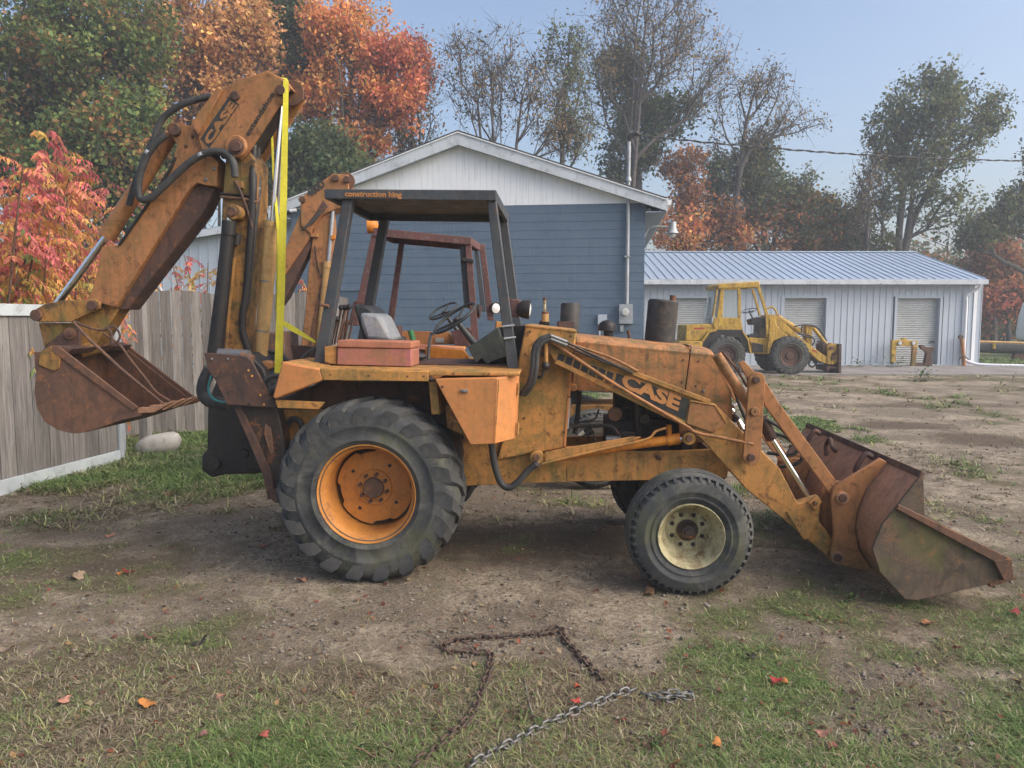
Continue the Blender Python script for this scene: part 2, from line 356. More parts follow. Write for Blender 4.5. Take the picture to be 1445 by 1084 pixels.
def road_wheel(root, c, s, Rt, Rr, Wd, rimm, name="front_wheel", yaw=0):
    wh = part_empty(name, root); c = Vector(c)
    tr = []
    for i, (f0, f1) in enumerate(((.10, .26), (.29, .41), (.44, .56), (.59, .71), (.74, .90))):
        e0, e1 = ((.960, .985) if i == 0 else (.985, .960) if i == 4 else (1, 1)); tr += [(Rt * (.972 if 0 < i < 4 else .945), Wd * f0 - .001), (Rt * e0, Wd * (f0 + .012)), (Rt * e1, Wd * (f1 - .012)), (Rt * min(e1, 1) * .975, Wd * f1)]
    obj("tyre", MB().lathe(c, (0, s, 0), tyre_prof(Rt, Rr, Wd, tr), 80), M['rubber'], wh, 30)
    mb = MB(); n = 44
    for side in (0, 1):
        for k in range(n):
            a0 = 2 * math.pi * k / n; rings = []
            for r, t, hw in ((Rt * .885, .000, .40), (Rt * .928, .012, .5), (Rt * .962, .034, .5)):
                t = Wd - t if side else t
                for_r = []
                for rad, sg in ((r - .012, -1), (r + .0015, -1), (r + .0015, 1), (r - .012, 1)):
                    a = a0 + sg * hw * math.pi / n * .72; for_r.append(c + Vector((rad * math.sin(a), s * t, rad * math.cos(a))))
                rings.append(for_r)
            mb.loft(rings)
    tag(obj("shoulder_tread", mb, M['tread'], wh, 30), kind="stuff")
    sc = Rr / .222
    pr = [(.236, .036), (.240, .008), (.234, .0), (.227, .006), (.222, .03), (.210, .04), (.204, .06), (.190, .11), (.168, .135), (.160, .165), (.150, .172), (.085, .168), (.078, .16)]
    obj("rim", MB().lathe(c, (0, s, 0), [(r * sc, t) for r, t in pr], 64), rimm, wh, 40)
    ax = Vector((0, s, 0))
    obj("hub", MB().lathe(c, (0, s, 0), [(.080 * sc, .18), (.078 * sc, .15), (.062 * sc, .14), (.056 * sc, .115), (.045 * sc, .10), (.03 * sc, .098), (.026 * sc, .085), (.001, .083)], 32), M['oily'], wh, 35)
    me = mkmesh("bolt_hole", MB().cyl((0, 0, 0), (0, -.004 * s, 0), .0145, n=14)); me.materials.append(M['black'])
    for k in range(8):
        a = 2 * math.pi * (k + .5) / 8; o = bpy.data.objects.new("bolt_hole", me); COL.objects.link(o); o.parent = wh
        o.location = c + ax * .1695 + Vector((math.sin(a), 0, math.cos(a))) * .118 * sc
    return wh
def steering(root, F, ctr, v, Rw, nrm, colm, foot):
    c = F.q(*ctr, v); nrm = Vector(nrm).normalized(); st = part_empty("steering_wheel", root)
    obj("rim", MB().lathe(c, nrm, [(Rw + .012 * math.cos(a), .012 * math.sin(a)) for a in [2 * math.pi * k / 8 for k in range(8)]], 40, closed=True), colm, st, 60)
    a = nrm.orthogonal().normalized(); b = nrm.cross(a); mb = MB()
    for k in range(3):
        an = 2 * math.pi * k / 3 + .4; mb.tube([c - nrm * .03, c + (a * math.cos(an) + b * math.sin(an)) * Rw], [.013, .008], 8)
    obj("spoke", mb, colm, st); f = F.q(*foot, v)
    obj("steering_column", MB().tube([c, c - nrm * .06, f], [.022, .02, .028], 12), colm, root)

# ------------------------------------------------------------------ the near backhoe loader
YAW1 = R(-4.0)
T1 = thing("backhoe_loader", "worn orange backhoe loader standing side-on in front, open dark canopy, rusty buckets at both ends", "backhoe loader", (-.887, 5.668, 0), YAW1)
F = Frame((-.887, 5.668, 0), YAW1, T1)
ag_wheel(T1, (0, -.955, .617), 1, .622, .312, .44, 19, M['rimo'], M['rimo'])
ag_wheel(T1, (0, .955, .617), -1, .622, .312, .44, 19, M['rimo'], M['rimo'])
road_wheel(T1, (2.086, -1.015, .398), 1, .402, .196, .27, M['rimc'])
road_wheel(T1, (2.086, .80, .398), -1, .402, .196, .27, M['rimc'])
obj("rear_axle", MB().cyl((0, -.72, .632), (0, .72, .632), .11, n=20).bx(-.22, .25, -.3, .3, .42, .95), M['rustdark'], T1, 35, .01)
obj("front_axle", MB().bx(1.98, 2.19, -.80, .62, .36, .50).cyl((2.086, -.84, .405), (2.086, .64, .405), .055, n=16), M['rustdark'], T1, 35, .01)
pl, rod, pin = F.plate, F.rod, F.pin
# --- frame, cowl, hood
pl("chassis", M['orange'], [(798, 640), (955, 637), (1012, 634), (1030, 645), (1026, 675), (909, 678), (800, 680)], -.40, .05)
F.plate2("chassis", M['orange'], [(798, 640), (955, 637), (1012, 634), (1030, 645), (1026, 675), (909, 678), (800, 680)], -.40, .35, .05)
_f = F.uw([(798, 640), (1030, 680)], -.40)
obj("radiator_guard", MB().bx(_f[1][0] - .10, _f[1][0] - .02, -.34, .34, .62, .80), M['rustdark'], T1, 35, .004)
pl("side_frame", M['orange'], [(645, 628), (732, 612), (799, 622), (799, 680.5), (742, 682), (657, 686)], -.425, .85)
pl("cowl", M['orange'], [(741.5, 459), (813.5, 467.5), (811.5, 492), (806.6, 530), (798, 632), (700, 650), (727, 560), (731, 511)], -.46, .92, bevel=.012)
pl("cowl_seam", M['orange2'], [(806.8, 530), (812, 492), (809, 492), (803.8, 530), (795, 630), (798.5, 630)], -.466, .02, bevel=.002)
rear_h = [(813.5, 482), (973, 497.5), (966, 552), (956, 557), (806.5, 551)]
nose = [(974.6, 497.7), (1007, 501), (1032, 553), (1033.5, 626), (959, 624), (957, 558), (967.5, 552)]
for v in (-.37, .345):
    F.plate2("hood_side", M['orange3'], rear_h, -.37, v, .025); F.plate2("nose_side", M['orange3'], nose, -.37, v, .025)
top = F.uw([(813.5, 482), (973, 497.5)], -.37); top2 = F.uw([(974.6, 497.7), (1007, 501), (1032, 553), (1033.5, 600)], -.37)
def strip(path, off):     # bent roof skin: follows the side edge, crowned a little across
    P = path; rings = []
    for v, dz in ((-.372, 0), (-.345, .020), (-.26, .042), (0, .052), (.26, .042), (.345, .020), (.372, 0)):
        rings.append([(u, v, z + dz * off(i)) for i, (u, z) in enumerate(P)])
    mb = MB()
    n = len(P)
    vs = [p for r in rings for p in r] + [(p[0], p[1], p[2] - .012) for r in rings for p in r]; K = len(rings)
    fs = []
    for k in range(K - 1):
        for i in range(n - 1):
            a, b, c_, d = k * n + i, k * n + i + 1, (k + 1) * n + i + 1, (k + 1) * n + i
            fs += [(a, b, c_, d), (a + K * n, d + K * n, c_ + K * n, b + K * n)]
    for i in range(n - 1): fs += [(i, i + K * n, i + 1 + K * n, i + 1), ((K - 1) * n + i, (K - 1) * n + i + 1, (K - 1) * n + i + 1 + K * n, (K - 1) * n + i + K * n)]
    for k in range(K - 1): fs += [(k * n, (k + 1) * n, (k + 1) * n + K * n, k * n + K * n), (k * n + n - 1, k * n + n - 1 + K * n, (k + 1) * n + n - 1 + K * n, (k + 1) * n + n - 1)]
    return mb.add(vs, fs)
obj("hood", strip(top, lambda i: 1), M['orange3'], T1, 30)
obj("nose", strip(top2, lambda i: (1, .8, .3, 0)[i]), M['orange3'], T1, 30)
obj("cowl_top", MB().prism(F.uw([(741, 458), (814, 466.5), (814, 469.5), (740.5, 461)], -.462), -.466, .466), M['orange'], T1, 30, .003)
# engine seen through the open bay
eng = part_empty("engine", T1)
eb = F.uw([(858, 560), (950, 640)], -.1)
u0, u1 = eb[0][0], eb[1][0]
obj("engine_block", MB().bx(u0 - .02, u1 - .05, -.2, .2, .62, 1.02).bx(u0 + .05, u1 - .1, -.14, .14, 1.02, 1.22).bx(u0 + .0, u0 + .2, -.26, -.18, .7, .95), M['engine'], eng, 35, .015)
obj("radiator", MB().bx(u1 + .02, u1 + .1, -.33, .33, .65, 1.28), M['black'], eng, 35, .004)
obj("fan", MB().cyl((u1 - .04, 0, 1.0), (u1 - .02, 0, 1.0), .2, n=24), M['black'], eng)
rod("fuel_filter", M['steel'], [(855, 620, -.3), (876, 620, -.3)], .028, eng, smooth=False)
rod("oil_filter", M['black'], [(826, 612, -.28), (836, 606, -.28)], .03, eng, smooth=False)
for i, (pts, r) in enumerate(([(806, 602), (835, 601), (862, 602), (875, 615)], ) and (
        ([(806, 602, -.3), (835, 601, -.3), (862, 602, -.3), (875, 616, -.3)], .014), ([(818, 552, -.2), (815, 585, -.2), (811, 612, -.25)], .017),
        ([(812, 597, -.2), (838, 592, -.2), (845, 578, -.2)], .007), ([(822, 616, -.3), (835, 610, -.3), (842, 626, -.32)], .006),
        ([(897, 565, -.24), (900, 600, -.26), (905, 628, -.26)], .02), ([(870, 585, -.22), (880, 575, -.25), (905, 578, -.22)], .012))):
    rod("engine_hose", M['engine'], pts, r, eng, 8)
pin("pulley", M['rust'], (868, 585), -.30, .05, .05, eng); pin("pulley", M['engine'], (910, 592), -.30, .035, .05, eng)
pin("bracket_eye", M['orange2'], (809.5, 547), -.39, .026, .02); pin("bolt", M['steel'], (809.5, 547), -.395, .009, .01)
rod("dipstick_bracket", M['galv'], [(804, 562, -.34), (800.5, 605, -.34)], .010, smooth=False)
pin("hood_latch", M['steel'], (993, 552), -.378, .009, .012)
rod("hood_strap", M['black'], [(966, 486, -.2), (975, 490, -.36), (973.5, 499, -.385)], .005)
for p in ((873, 656), (930, 646), (996, 656)): pin("frame_bolt", M['rustdark'] if p[0] == 930 else M['orange'], p, -.412, .018 if p[0] == 930 else .009, .02)
rod("bay_sill", M['orange2'], [(799, 633, -.40), (860, 628, -.40)], .014, smooth=False)
# muffler and precleaner on the hood
mf = part_empty("muffler", T1)
obj("muffler_body", MB().tube([F.q(930, 500, 0), F.q(930, 488, 0), F.q(936, 426, 0), F.q(936.3, 423.5, 0)], [.112, .112, .112, .100], 28), M['muffler'], mf, 40)
rod("tailpipe", M['rust'], [(949, 428, 0), (950, 417, 0)], .023, mf, smooth=False)
ac = part_empty("air_precleaner", T1)
rod("stem", M['black'], [(858.5, 492, .05), (858.5, 466, .05)], .036, ac, 20, False)
_c = F.q(857, 466, .05)
obj("cap", MB().lathe(_c, (0, 0, 1), [(.001, -.002), (.07, -.004), (.068, .03), (.058, .055), (.035, .072), (.001, .078)], 28), M['black'], ac)
rod("stub_pipe", M['rust'], [(890, 487, .2), (886, 466, .2)], .012, smooth=False)
# --- fender, deck, side box
pl("deck", M['orange'], [(451, 519.5), (733, 525.0), (733, 528.5), (451, 523.5)], -.865, .50, bevel=.003)
pl("deck_lip", M['orange'], [(451, 520.8), (604.5, 524.2), (604.5, 538.3), (456, 536.5)], -.885, .02)
pl("deck_lip", M['orange'], [(605.5, 524.6), (733.5, 526.3), (733.5, 530.5), (605.5, 530)], -.885, .02)
F.plate2("deck", M['orange'], [(451, 519.5), (733, 525.0), (733, 528.5), (451, 523.5)], -.865, .365, .50, bevel=.003)
pl("rear_fender", M['orange2'], [(398, 511.4), (451, 520.5), (456, 536.5), (388, 563.7), (384.6, 559.6)], -.885, .06, bevel=.01)
obj("fender_top", MB().prism(F.uw([(396.5, 510.8), (452, 519.8), (452, 523), (396, 514)], -.865), -.865, -.30), M['orange'], T1, 30, .003)
obj("fender_back", MB().prism(F.uw([(385, 560), (398.5, 511.4), (402, 511.6), (389, 563)], -.865), -.865, -.35), M['orange2'], T1, 30, .003)
pl("fender_skirt", M['orange'], [(388, 564.5), (457.7, 568), (449.4, 578), (391, 576)], -.84, .03)
pl("inner_fender", M['rustdark'], [(391, 566), (457, 537.5), (604, 539), (640, 560), (655, 640), (645, 686), (600, 686), (440, 640), (396, 640)], -.50, .03)
pl("fender_brace", M['orange'], [(392, 579), (470, 578), (470, 640), (404, 640)], -.53, .025)
pl("fender_post", M['orange'], [(604.6, 538.6), (616, 538.6), (621, 585), (609, 585)], -.83, .3)
pl("far_step_panel", M['cyl'], [(600, 489), (655, 494), (670, 516), (600, 516)], .34, .02)
pl("data_plate", M['white'], [(631, 507), (648, 507), (648.5, 514.5), (632, 514.5)], .335, .004, bevel=0)
A, B_, C_, D_ = [F.q(*p, -.945) for p in ((613.7, 535.2), (702, 533.2), (697, 626.5), (664, 628))]
E_, G_ = [F.q(*p, -.80) for p in ((731, 528.4), (727, 619))]
bk = lambda p: Vector((p.x, -.60, p.z))
obj("side_box", MB().add([A, B_, C_, D_, E_, G_, bk(A), bk(E_), bk(G_), bk(D_)],
    [(0, 1, 2, 3), (1, 4, 5, 2), (0, 6, 7, 4, 1), (3, 2, 5, 8, 9), (0, 3, 9, 6), (4, 7, 8, 5), (6, 9, 8, 7)]), M['orange2'], T1, 15, .005)
pl("box_bracket", M['orange'], [(628, 572), (640, 572), (662, 628), (652, 613), (631, 604)], -.72, .1)
pl("box_strut", M['rustdark'], [(618, 540), (731, 538), (727, 600), (660, 625)], -.62, .04)
pin("box_bolt", M['rustdark'], (624, 546), -.952, .009, .012)
for y in (541, 597): rod("box_hinge", M['orange'], [(731, y, -.80), (730.3, y + 17, -.80)], .010, smooth=False)
obj("box_latch", MB().box(F.q(655, 552, -.95), (.05, .012, .02)).cyl(F.q(655, 552, -.952), F.q(655, 552, -.952) + Vector((0, -.012, 0)), .009, n=10), M['steel'], T1, 35, .002)
for p in ((748, 468), (806, 474), (741, 500), (802, 560), (740, 590), (796, 610)): pin("cowl_bolt", M['rustdark'], p, -.470, .0075, .012)
for p in ((466, 529), (520, 530), (575, 531), (598, 531), (640, 527.5), (690, 528)): pin("deck_bolt", M['rustdark'], p, -.892, .006, .01)
for p in ((964, 508), (962, 540), (986, 510), (982, 545)): pin("hood_bolt", M['rustdark'], p, -.376, .007, .01)
obj("weld_bead", MB().tube([F.q(704, 536, -.95), F.q(698.5, 625, -.95)], .0035, 6), M['orange'], T1)
obj("weld_bead", MB().tube([F.q(975, 566, -.578), F.q(1009, 572, -.578), F.q(1025, 597, -.578)], .005, 6), M['orange'], T1)
# --- seat, console, levers, dash
pl("console_lid", M['pinktop'], [(475.6, 480), (581, 482.2), (580.8, 492.3), (475.8, 490.4)], -.63, .30, bevel=.008)
pl("console", M['pink'], [(476.2, 491), (580.2, 492.8), (580.4, 517.6), (475.4, 514.8)], -.622, .284, bevel=.006)
pl("control_box", M['orange'], [(458, 489), (475, 489), (475, 514.5), (458, 512)], -.60, .24)
seat = part_empty("seat", T1)
pl("seat_shell", M['blackplastic'], [(498, 431), (503, 429.5), (519, 432), (526, 438), (536, 470), (538, 482), (513, 482), (505, 455)], -.22, .38, seat, .02)
pl("backrest", M['vinyl'], [(506, 441), (531, 442.5), (538, 448), (554, 481.6), (516, 480), (509, 458)], -.30, .36, seat, .03)
obj("seat_cushion", MB().prism(F.uw([(520, 488), (575, 488), (575, 500), (520, 500)], -.2), -.2, .2), M['blackplastic'], seat, 35, .02)
for (a, b, c_, d, hh) in ((472, 486, 481.5, 434, 1), (468, 486, 475.5, 450, 1), (478, 486, 486.5, 434, 1), (484, 486, 492.5, 433, 1), (476, 484, 489, 434, 0)):
    rod("control_lever", M['rust'], [(a, b, -.25 + .1 * hh), (c_, d, -.25)], .008, None, 8, False)
    p = F.q(c_, d, -.25); obj("lever_knob", MB().ball(p, .021, 10, 8), M['black'], T1)
steering(T1, F, (642, 449), 0, .185, (-.50, -.30, .78), M['blackplastic'], (672, 488))
pl("dash_cover", M['dash'], [(660, 491), (703, 461.5), (716, 503), (700, 508), (687, 514.6), (680, 506), (672, 513)], -.33, .62, bevel=.006)
pl("dash_support", M['black'], [(704, 462), (741, 459), (731, 521), (672, 518)], -.22, .44)
pl("pedal_floor", M['rustdark'], [(575, 512), (735, 516), (735, 520), (575, 516)], -.36, .72)
rod("hand_rail", M['steel'], [(606, 515, .15), (604.5, 500, .15), (607, 478, .15), (609, 471, .15), (614, 471, .12)], .013)
obj("battery", MB().ball(F.q(588, 503, -.1), .075, 14, 8, (1, .8, .45)), M['blackplastic'], T1)
# --- canopy
can = part_empty("canopy", T1)
obj("canopy_roof", MB().prism(F.uw([(457, 266.8), (700, 268.2), (700, 272), (457, 270.5)], -.56), -.56, .56), M['rops'], can, 30, .004)
pl("roof_edge", M['rops'], [(457, 267), (700.3, 268.4), (699.5, 283), (458, 280.5)], -.575, .03, can)
F.plate2("roof_edge", M['rops'], [(457, 267), (700.3, 268.4), (699.5, 283), (458, 280.5)], -.575, .545, .03, can)
fr = F.uw([(457, 267), (700, 268.4), (699.5, 283), (458, 280.5)], -.575)
obj("roof_edge", MB().prism([(fr[1][0] - .03, fr[1][1]), (fr[1][0], fr[1][1]), (fr[2][0], fr[2][1]), (fr[2][0] - .03, fr[2][1])], -.543, .543), M['rops'], can, 30, .003)
obj("roof_edge", MB().prism([(fr[0][0], fr[0][1]), (fr[0][0] + .03, fr[0][1]), (fr[3][0] + .03, fr[3][1]), (fr[3][0], fr[3][1])], -.543, .543), M['rops'], can, 30, .003)
rp = [(483, 281), (497, 281), (459, 513), (442, 513)]; fp = [(687, 283), (700, 283), (731, 521.5), (716, 521.5)]
for v in (-.55, .47):
    d = .08
    pl("canopy_post", M['rops'], rp, v, d, can, .006) if v < 0 else obj("canopy_post", MB().prism(F.uw(rp, -.55), v, v + d), M['rops'], can, 30, .006)
    pl("canopy_post", M['rops'], fp, v, d, can, .006) if v < 0 else obj("canopy_post", MB().prism(F.uw(fp, -.55), v, v + d), M['rops'], can, 30, .006)
pl("post_foot", M['rustdark'], [(436, 512.5), (466, 513.5), (466, 516.5), (436, 515.5)], -.60, .16, can)
rod("post_clamp", M['rust'], [(453, 430, -.56), (464, 432, -.56)], .012, can, smooth=False)
for y in (461, 478): rod("wire_wrap", M['galv'], [(709 + (y - 461) * .12, y, -.56), (726 + (y - 461) * .12, y - 2, -.56)], .007, can, 8, False)
text_on("lettering", "construction king", F, (486.5, 277), (567, 278.5), 7.6, -.577, M['decal_o'], can, .03)
for v, pp in ((-.32, (733, 436)), ):
    lm = part_empty("work_lamp", T1)
    pl("lamp_housing", M['rops2'], [(718.5, 421.6), (734.7, 423), (731, 449), (721, 446)], v - .02, .12, lm, .008)
    p = F.q(*pp, v); d = Vector((1, 0, -.08)).normalized()
    obj("lamp_shell", MB().lathe(p, d, [(.001, -.02), (.045, -.01), (.062, .02), (.068, .06), (.068, .075), (.060, .076)], 28), M['black'], lm)
    obj("lamp_lens", MB().lathe(p, d, [(.060, .07), (.03, .082), (.001, .085)], 24), M['lens'], lm)
# --- loader arms
arm_px = [(770, 478), (800, 484), (805, 492.5), (975, 560), (1010, 570.5), (1032, 594), (1100, 661), (1126, 711), (1158, 702), (1156, 735), (1176, 762), (1174, 794),
          (1160, 778.5), (1105, 732.5), (1052.6, 690), (1000, 631), (990, 620), (966, 601), (866, 546.5), (783, 511), (773, 495)]
arm = F.uw(arm_px, -.56)
for v in (-.56, .46):
    obj("loader_arm", MB().prism(arm, v, v + .10), M['orange'], T1, 30, .006)
def edge_bar(name, a, b, wpx, v, th, mat, parent=None, va=None):
    """flat bar between two photo points on plane v"""
    A, B = F.q(*a, v), F.q(*b, v); wd = wpx * F.m(*a, v)
    return obj(name, MB().bar(A + Vector((0, th / 2, 0)), B + Vector((0, th / 2, 0)), wd, th), mat, parent or T1, 30, .003)
edge_bar("arm_flange", (776, 482), (1002, 567.5), 6.5, -.582, .03, M['orange'])
edge_bar("arm_flange", (784, 510), (966, 599), 6.5, -.580, .03, M['orange'])
pl("arm_gusset", M['boom'], [(974, 567), (1009, 573), (1025, 598), (1006, 611), (968.5, 598)], -.575, .02)
pl("arm_gusset", M['orange'], [(1110, 723), (1156, 706), (1155, 732), (1142, 760.5), (1134, 762)], -.575, .02)
# decal band with squares and name
dec = part_empty("name_decal", T1)
def band(t0, t1, a, b):      # quadrilateral between the upper and lower line of the band
    U = lambda t: (788 + (973 - 788) * t, 497 + (562.5 - 497) * t); L = lambda t: (784.5 + (967 - 784.5) * t, 507.5 + (594 - 507.5) * t)
    mixp = lambda t, f: tuple(U(t)[i] * (1 - f) + L(t)[i] * f for i in (0, 1))
    return [mixp(t0, a), mixp(t1, a), mixp(t1, b), mixp(t0, b)]
for k in range(7):
    t0 = .005 + .062 * k
    pl("decal_square", M['decal'], band(t0, t0 + .048, .1, .92), -.5625, .0035, dec, 0)
pl("decal_field", M['decal'], band(.445, 1.0, .03, .98), -.5625, .0035, dec, 0)
text_on("lettering", "CASE", F, (876, 543.5), (957, 579), 18.5, -.5632, M['decal_o'], dec, .05, shear=-.18)
rod("return_line", M['boom'], [(771, 477, -.60), (812, 505, -.595), (866, 541, -.595), (920, 573, -.595), (966, 600, -.595), (984, 611, -.60), (1020, 618, -.62), (1063, 627, -.64)], .0115, None, 10)
rod("grease_tube", M['boom'], [(800, 484, -.57), (860, 504, -.585), (900, 524, -.585)], .009)
for dy in (0, 4.5):
    rod("loader_hose", M['hose'], [(735 + dy, 557, -.56), (747 + dy, 541, -.60), (752 + dy, 518, -.62), (754 + dy, 494, -.62), (762 + dy, 480 + dy * .5, -.62), (777, 474 + dy, -.62)], .020)
    rod("hose_fitting", M['steel'], [(777, 474 + dy, -.62), (800, 483 + dy, -.61)], .014, None, 10, False)
    rod("loader_hose", M['black'], [(800, 483 + dy, -.61), (822, 494 + dy, -.60), (850, 507 + dy * .6, -.60), (893, 527, -.60)], .008)
rod("bracket_bar", M['orange'], [(770.5, 478, -.60), (770.5, 514, -.60)], .015, smooth=False)
pin("pivot_pin", M['rustdark'], (768, 494), -.59, .045, .1)
rod("valve_linkage", M['black'], [(772, 512, -.60), (768, 521, -.60), (763, 532, -.60), (756, 530, -.58)], .011)
obj("valve_knuckle", MB().ball(F.q(770, 516, -.60), .03, 12, 8), M['black'], T1)
# lift cylinder
rod("lift_cylinder", M['cyl'], [(768, 648, -.50), (905, 626, -.50), (957, 619.5, -.50)], .034, smooth=False, n=20)
rod("cylinder_gland", M['cyl'], [(942, 621.5, -.50), (959, 619, -.50)], .040, smooth=False, n=20)
rod("lift_rod", M['chrome'], [(957, 619.5, -.50), (973, 618, -.50)], .020, smooth=False)
pl("lift_shield", M['orange'], [(769, 638), (800, 632), (893, 616), (905, 617), (893, 623), (800, 645), (769, 652)], -.555, .012)
rod("cylinder_line", M['orange'], [(765, 655, -.56), (800, 646, -.57), (860, 632, -.57), (912, 620, -.565), (925, 609, -.56), (940, 604, -.55)], .009)
rod("cylinder_port", M['cyl'], [(944, 600, -.52), (944, 616, -.50)], .018, smooth=False)
for p, r_ in (((757, 646), .045), ((972.7, 619.5), .042)):
    pin("pin_boss", M['orange'], p, -.565, r_, .12); pin("pivot_pin", M['rust'], p, -.59, r_ * .5, .04)
rod("hydraulic_hose", M['hose'], [(693, 622, -.60), (698, 655, -.58), (706, 680, -.56), (718, 688, -.56), (733, 678, -.56), (746, 663, -.56), (757, 655, -.57)], .024)
rod("hose_fitting", M['steel'], [(745, 664, -.56), (760, 653, -.57)], .019, smooth=False)
# bellcrank, links, tilt cylinders on both sides
def capsule(c0, r0, c1, r1, n=9):
    a = math.atan2(c1[1] - c0[1], c1[0] - c0[0]); pts = []
    for k in range(n): t = a + math.pi / 2 + math.pi * k / (n - 1); pts.append((c0[0] + r0 * math.cos(t), c0[1] + r0 * math.sin(t)))
    for k in range(n): t = a - math.pi / 2 + math.pi * k / (n - 1); pts.append((c1[0] + r1 * math.cos(t), c1[1] + r1 * math.sin(t)))
    return pts
def both(name, mat, pts, v, th, bevel=.004):
    uw = F.uw(pts, v)
    obj(name, MB().prism(uw, v, v + th), mat, T1, 30, bevel); obj(name, MB().prism(uw, -v - th, -v), mat, T1, 30, bevel)
both("bellcrank", M['boom'], capsule((1068.5, 536.5), 11.5, (1061, 645), 12.5), -.645, .03)
both("bellcrank", M['boom'], [(1042, 512), (1050, 509), (1067, 527), (1068, 556), (1056, 560), (1055, 535)], -.54, .03)
both("tilt_link", M['boom'], [(1072, 536), (1082, 541), (1098, 567), (1184, 684), (1181, 700), (1172, 698), (1079, 572)], -.60, .045)
for p, r_ in (((1068, 536.5), .024), ((1061, 646), .024)): pin("pivot_pin", M['rustdark'], p, -.668, r_, .16)
pin("crank_boss", M['boom'], (1066, 581), -.662, .030, .03); pin("crank_hole", M['black'], (1066, 581), -.664, .007, .01)
rod("tilt_cylinder", M['boom'], [(1011, 500.5, -.56), (1057, 573, -.55)], .034, smooth=False, n=20)
rod("tilt_cylinder_guard", M['rust'], [(1019, 496, -.50), (1040, 522, -.50), (1054, 546, -.50)], .008)
rod("tilt_cylinder", M['rustdark'], [(1075, 590, -.42), (1080, 600, -.42), (1089, 620, -.42)], .040, smooth=False, n=20)
rod("tilt_rod", M['chrome'], [(1087, 616, -.42), (1143, 704, -.45)], .0185, smooth=False, n=16)
p0 = F.q(1057, 573, .5)
for (a, b, r_, mm) in (((1011, 500.5), (1057, 573), .034, 'boom'), ((1057, 573), (1143, 704), .020, 'chrome')):
    A_, B2 = F.q(*a, -.5), F.q(*b, -.5)
    obj("tilt_cylinder" if mm == 'boom' else "tilt_rod", MB().cyl((A_.x, .42, A_.z), (B2.x, .42, B2.z), r_, n=16), M[mm], T1)
pl("rod_clevis", M['orange'], [(1141, 710), (1152, 700), (1160, 708), (1152, 722)], -.60, .03); pin("clevis_pin", M['rustdark'], (1151, 711), -.62, .014, .05)
for pts in ([(1080, 591, -.45), (1100, 603, -.45), (1116, 621, -.42), (1125, 634, -.4), (1120, 641, -.38), (1106, 642, -.35), (1083, 639, -.3)],
            [(1091, 611, -.42), (1112, 619, -.40), (1131, 640, -.38), (1129, 651, -.35), (1116, 657, -.33), (1100, 659, -.3)],
            [(1036, 548, -.4), (1044, 572, -.4), (1056, 600, -.4)]):
    rod("loader_hose", M['hose'], pts, .013)
rod("hose_fitting", M['steel'], [(1034, 574, -.35), (1040, 570, -.3)], .014, smooth=False)
rod("tilt_rod", M['chrome'], [(1035, 583, -.3), (1048, 606, -.3)], .016, smooth=False); rod("cylinder_gland", M['black'], [(1034, 584, -.3), (1041, 592, -.3)], .035, smooth=False)
# --- front bucket
bk_ = part_empty("front_bucket", T1)
prof = [(1303, 668), (1281, 692), (1261, 720), (1250, 745), (1246, 770), (1250, 795), (1260, 816), (1277, 841), (1300, 846), (1417, 820)]
sh = shell(F, prof, -1.05, .016)
obj("bucket_back", MB().prism(sh, -1.035, 1.035), M['bucket'], bk_, 30, .003)
cheek_px = [(1303, 668), (1305.5, 727), (1428, 790), (1430.6, 815), (1417, 820), (1294, 847.5), (1277, 846), (1242, 808), (1231, 774.5), (1245, 740), (1266, 714), (1283, 692)]
cheek = F.uw(cheek_px, -1.055)
for v in (-1.055, 1.035): obj("bucket_cheek", MB().prism(cheek, v, v + .02), M['cheek'], bk_, 30, .004)
bar_ = F.uw([(1268, 712), (1277, 716), (1428, 789), (1428, 795), (1404, 793), (1266, 719)], -1.085)
for v in (-1.085, 1.055): obj("cheek_bar", MB().prism(bar_, v, v + .03), M['rust'], bk_, 30, .004)
blk = F.uw([(1403, 792), (1428, 788.6), (1431, 815), (1417, 820)], -1.09)
for v in (-1.09, 1.055): obj("corner_bit", MB().prism(blk, v, v + .035), M['rust'], bk_, 30, .004)
lip = F.uw([(1300, 664.5), (1306, 667.5), (1302, 676), (1296, 673)], -1.05)
obj("bucket_lip", MB().prism(lip, -1.05, 1.05), M['rustdark'], bk_, 30, .003)
edge = F.uw([(1395, 822), (1432, 813), (1433, 817), (1396, 828)], -1.05)
obj("cutting_edge", MB().prism(edge, -1.06, 1.06), M['rust'], bk_, 30, .002)
ear_px = [(1173.5, 704), (1175, 691), (1184, 683), (1242, 646.6), (1252, 652), (1222, 690), (1211, 720), (1207, 745), (1212, 775), (1228, 800), (1222, 806), (1210, 803), (1186, 797), (1172.5, 785), (1177, 753)]
ear = F.uw(ear_px, -.635)
ear2 = F.uw([(1173.5, 704), (1177, 692), (1190, 688), (1222, 690), (1211, 720), (1207, 745), (1212, 775), (1228, 800), (1222, 806), (1210, 803), (1186, 797), (1172.5, 785), (1177, 753)], -.635)
for v in (-.635, -.435, .405, .605): obj("bucket_ear", MB().prism(ear if v < -.6 else ear2, v, v + .03), M['boom'], bk_, 30, .005)
for p in ((1190, 703.5), (1183, 788)):
    pin("pin_boss", M['bucket'], p, -.655, .042, .03, bk_); pin("pivot_pin", M['rustdark'], p, -.67, .026, .26, bk_)
tl = F.q(1303, 668, -1.05)
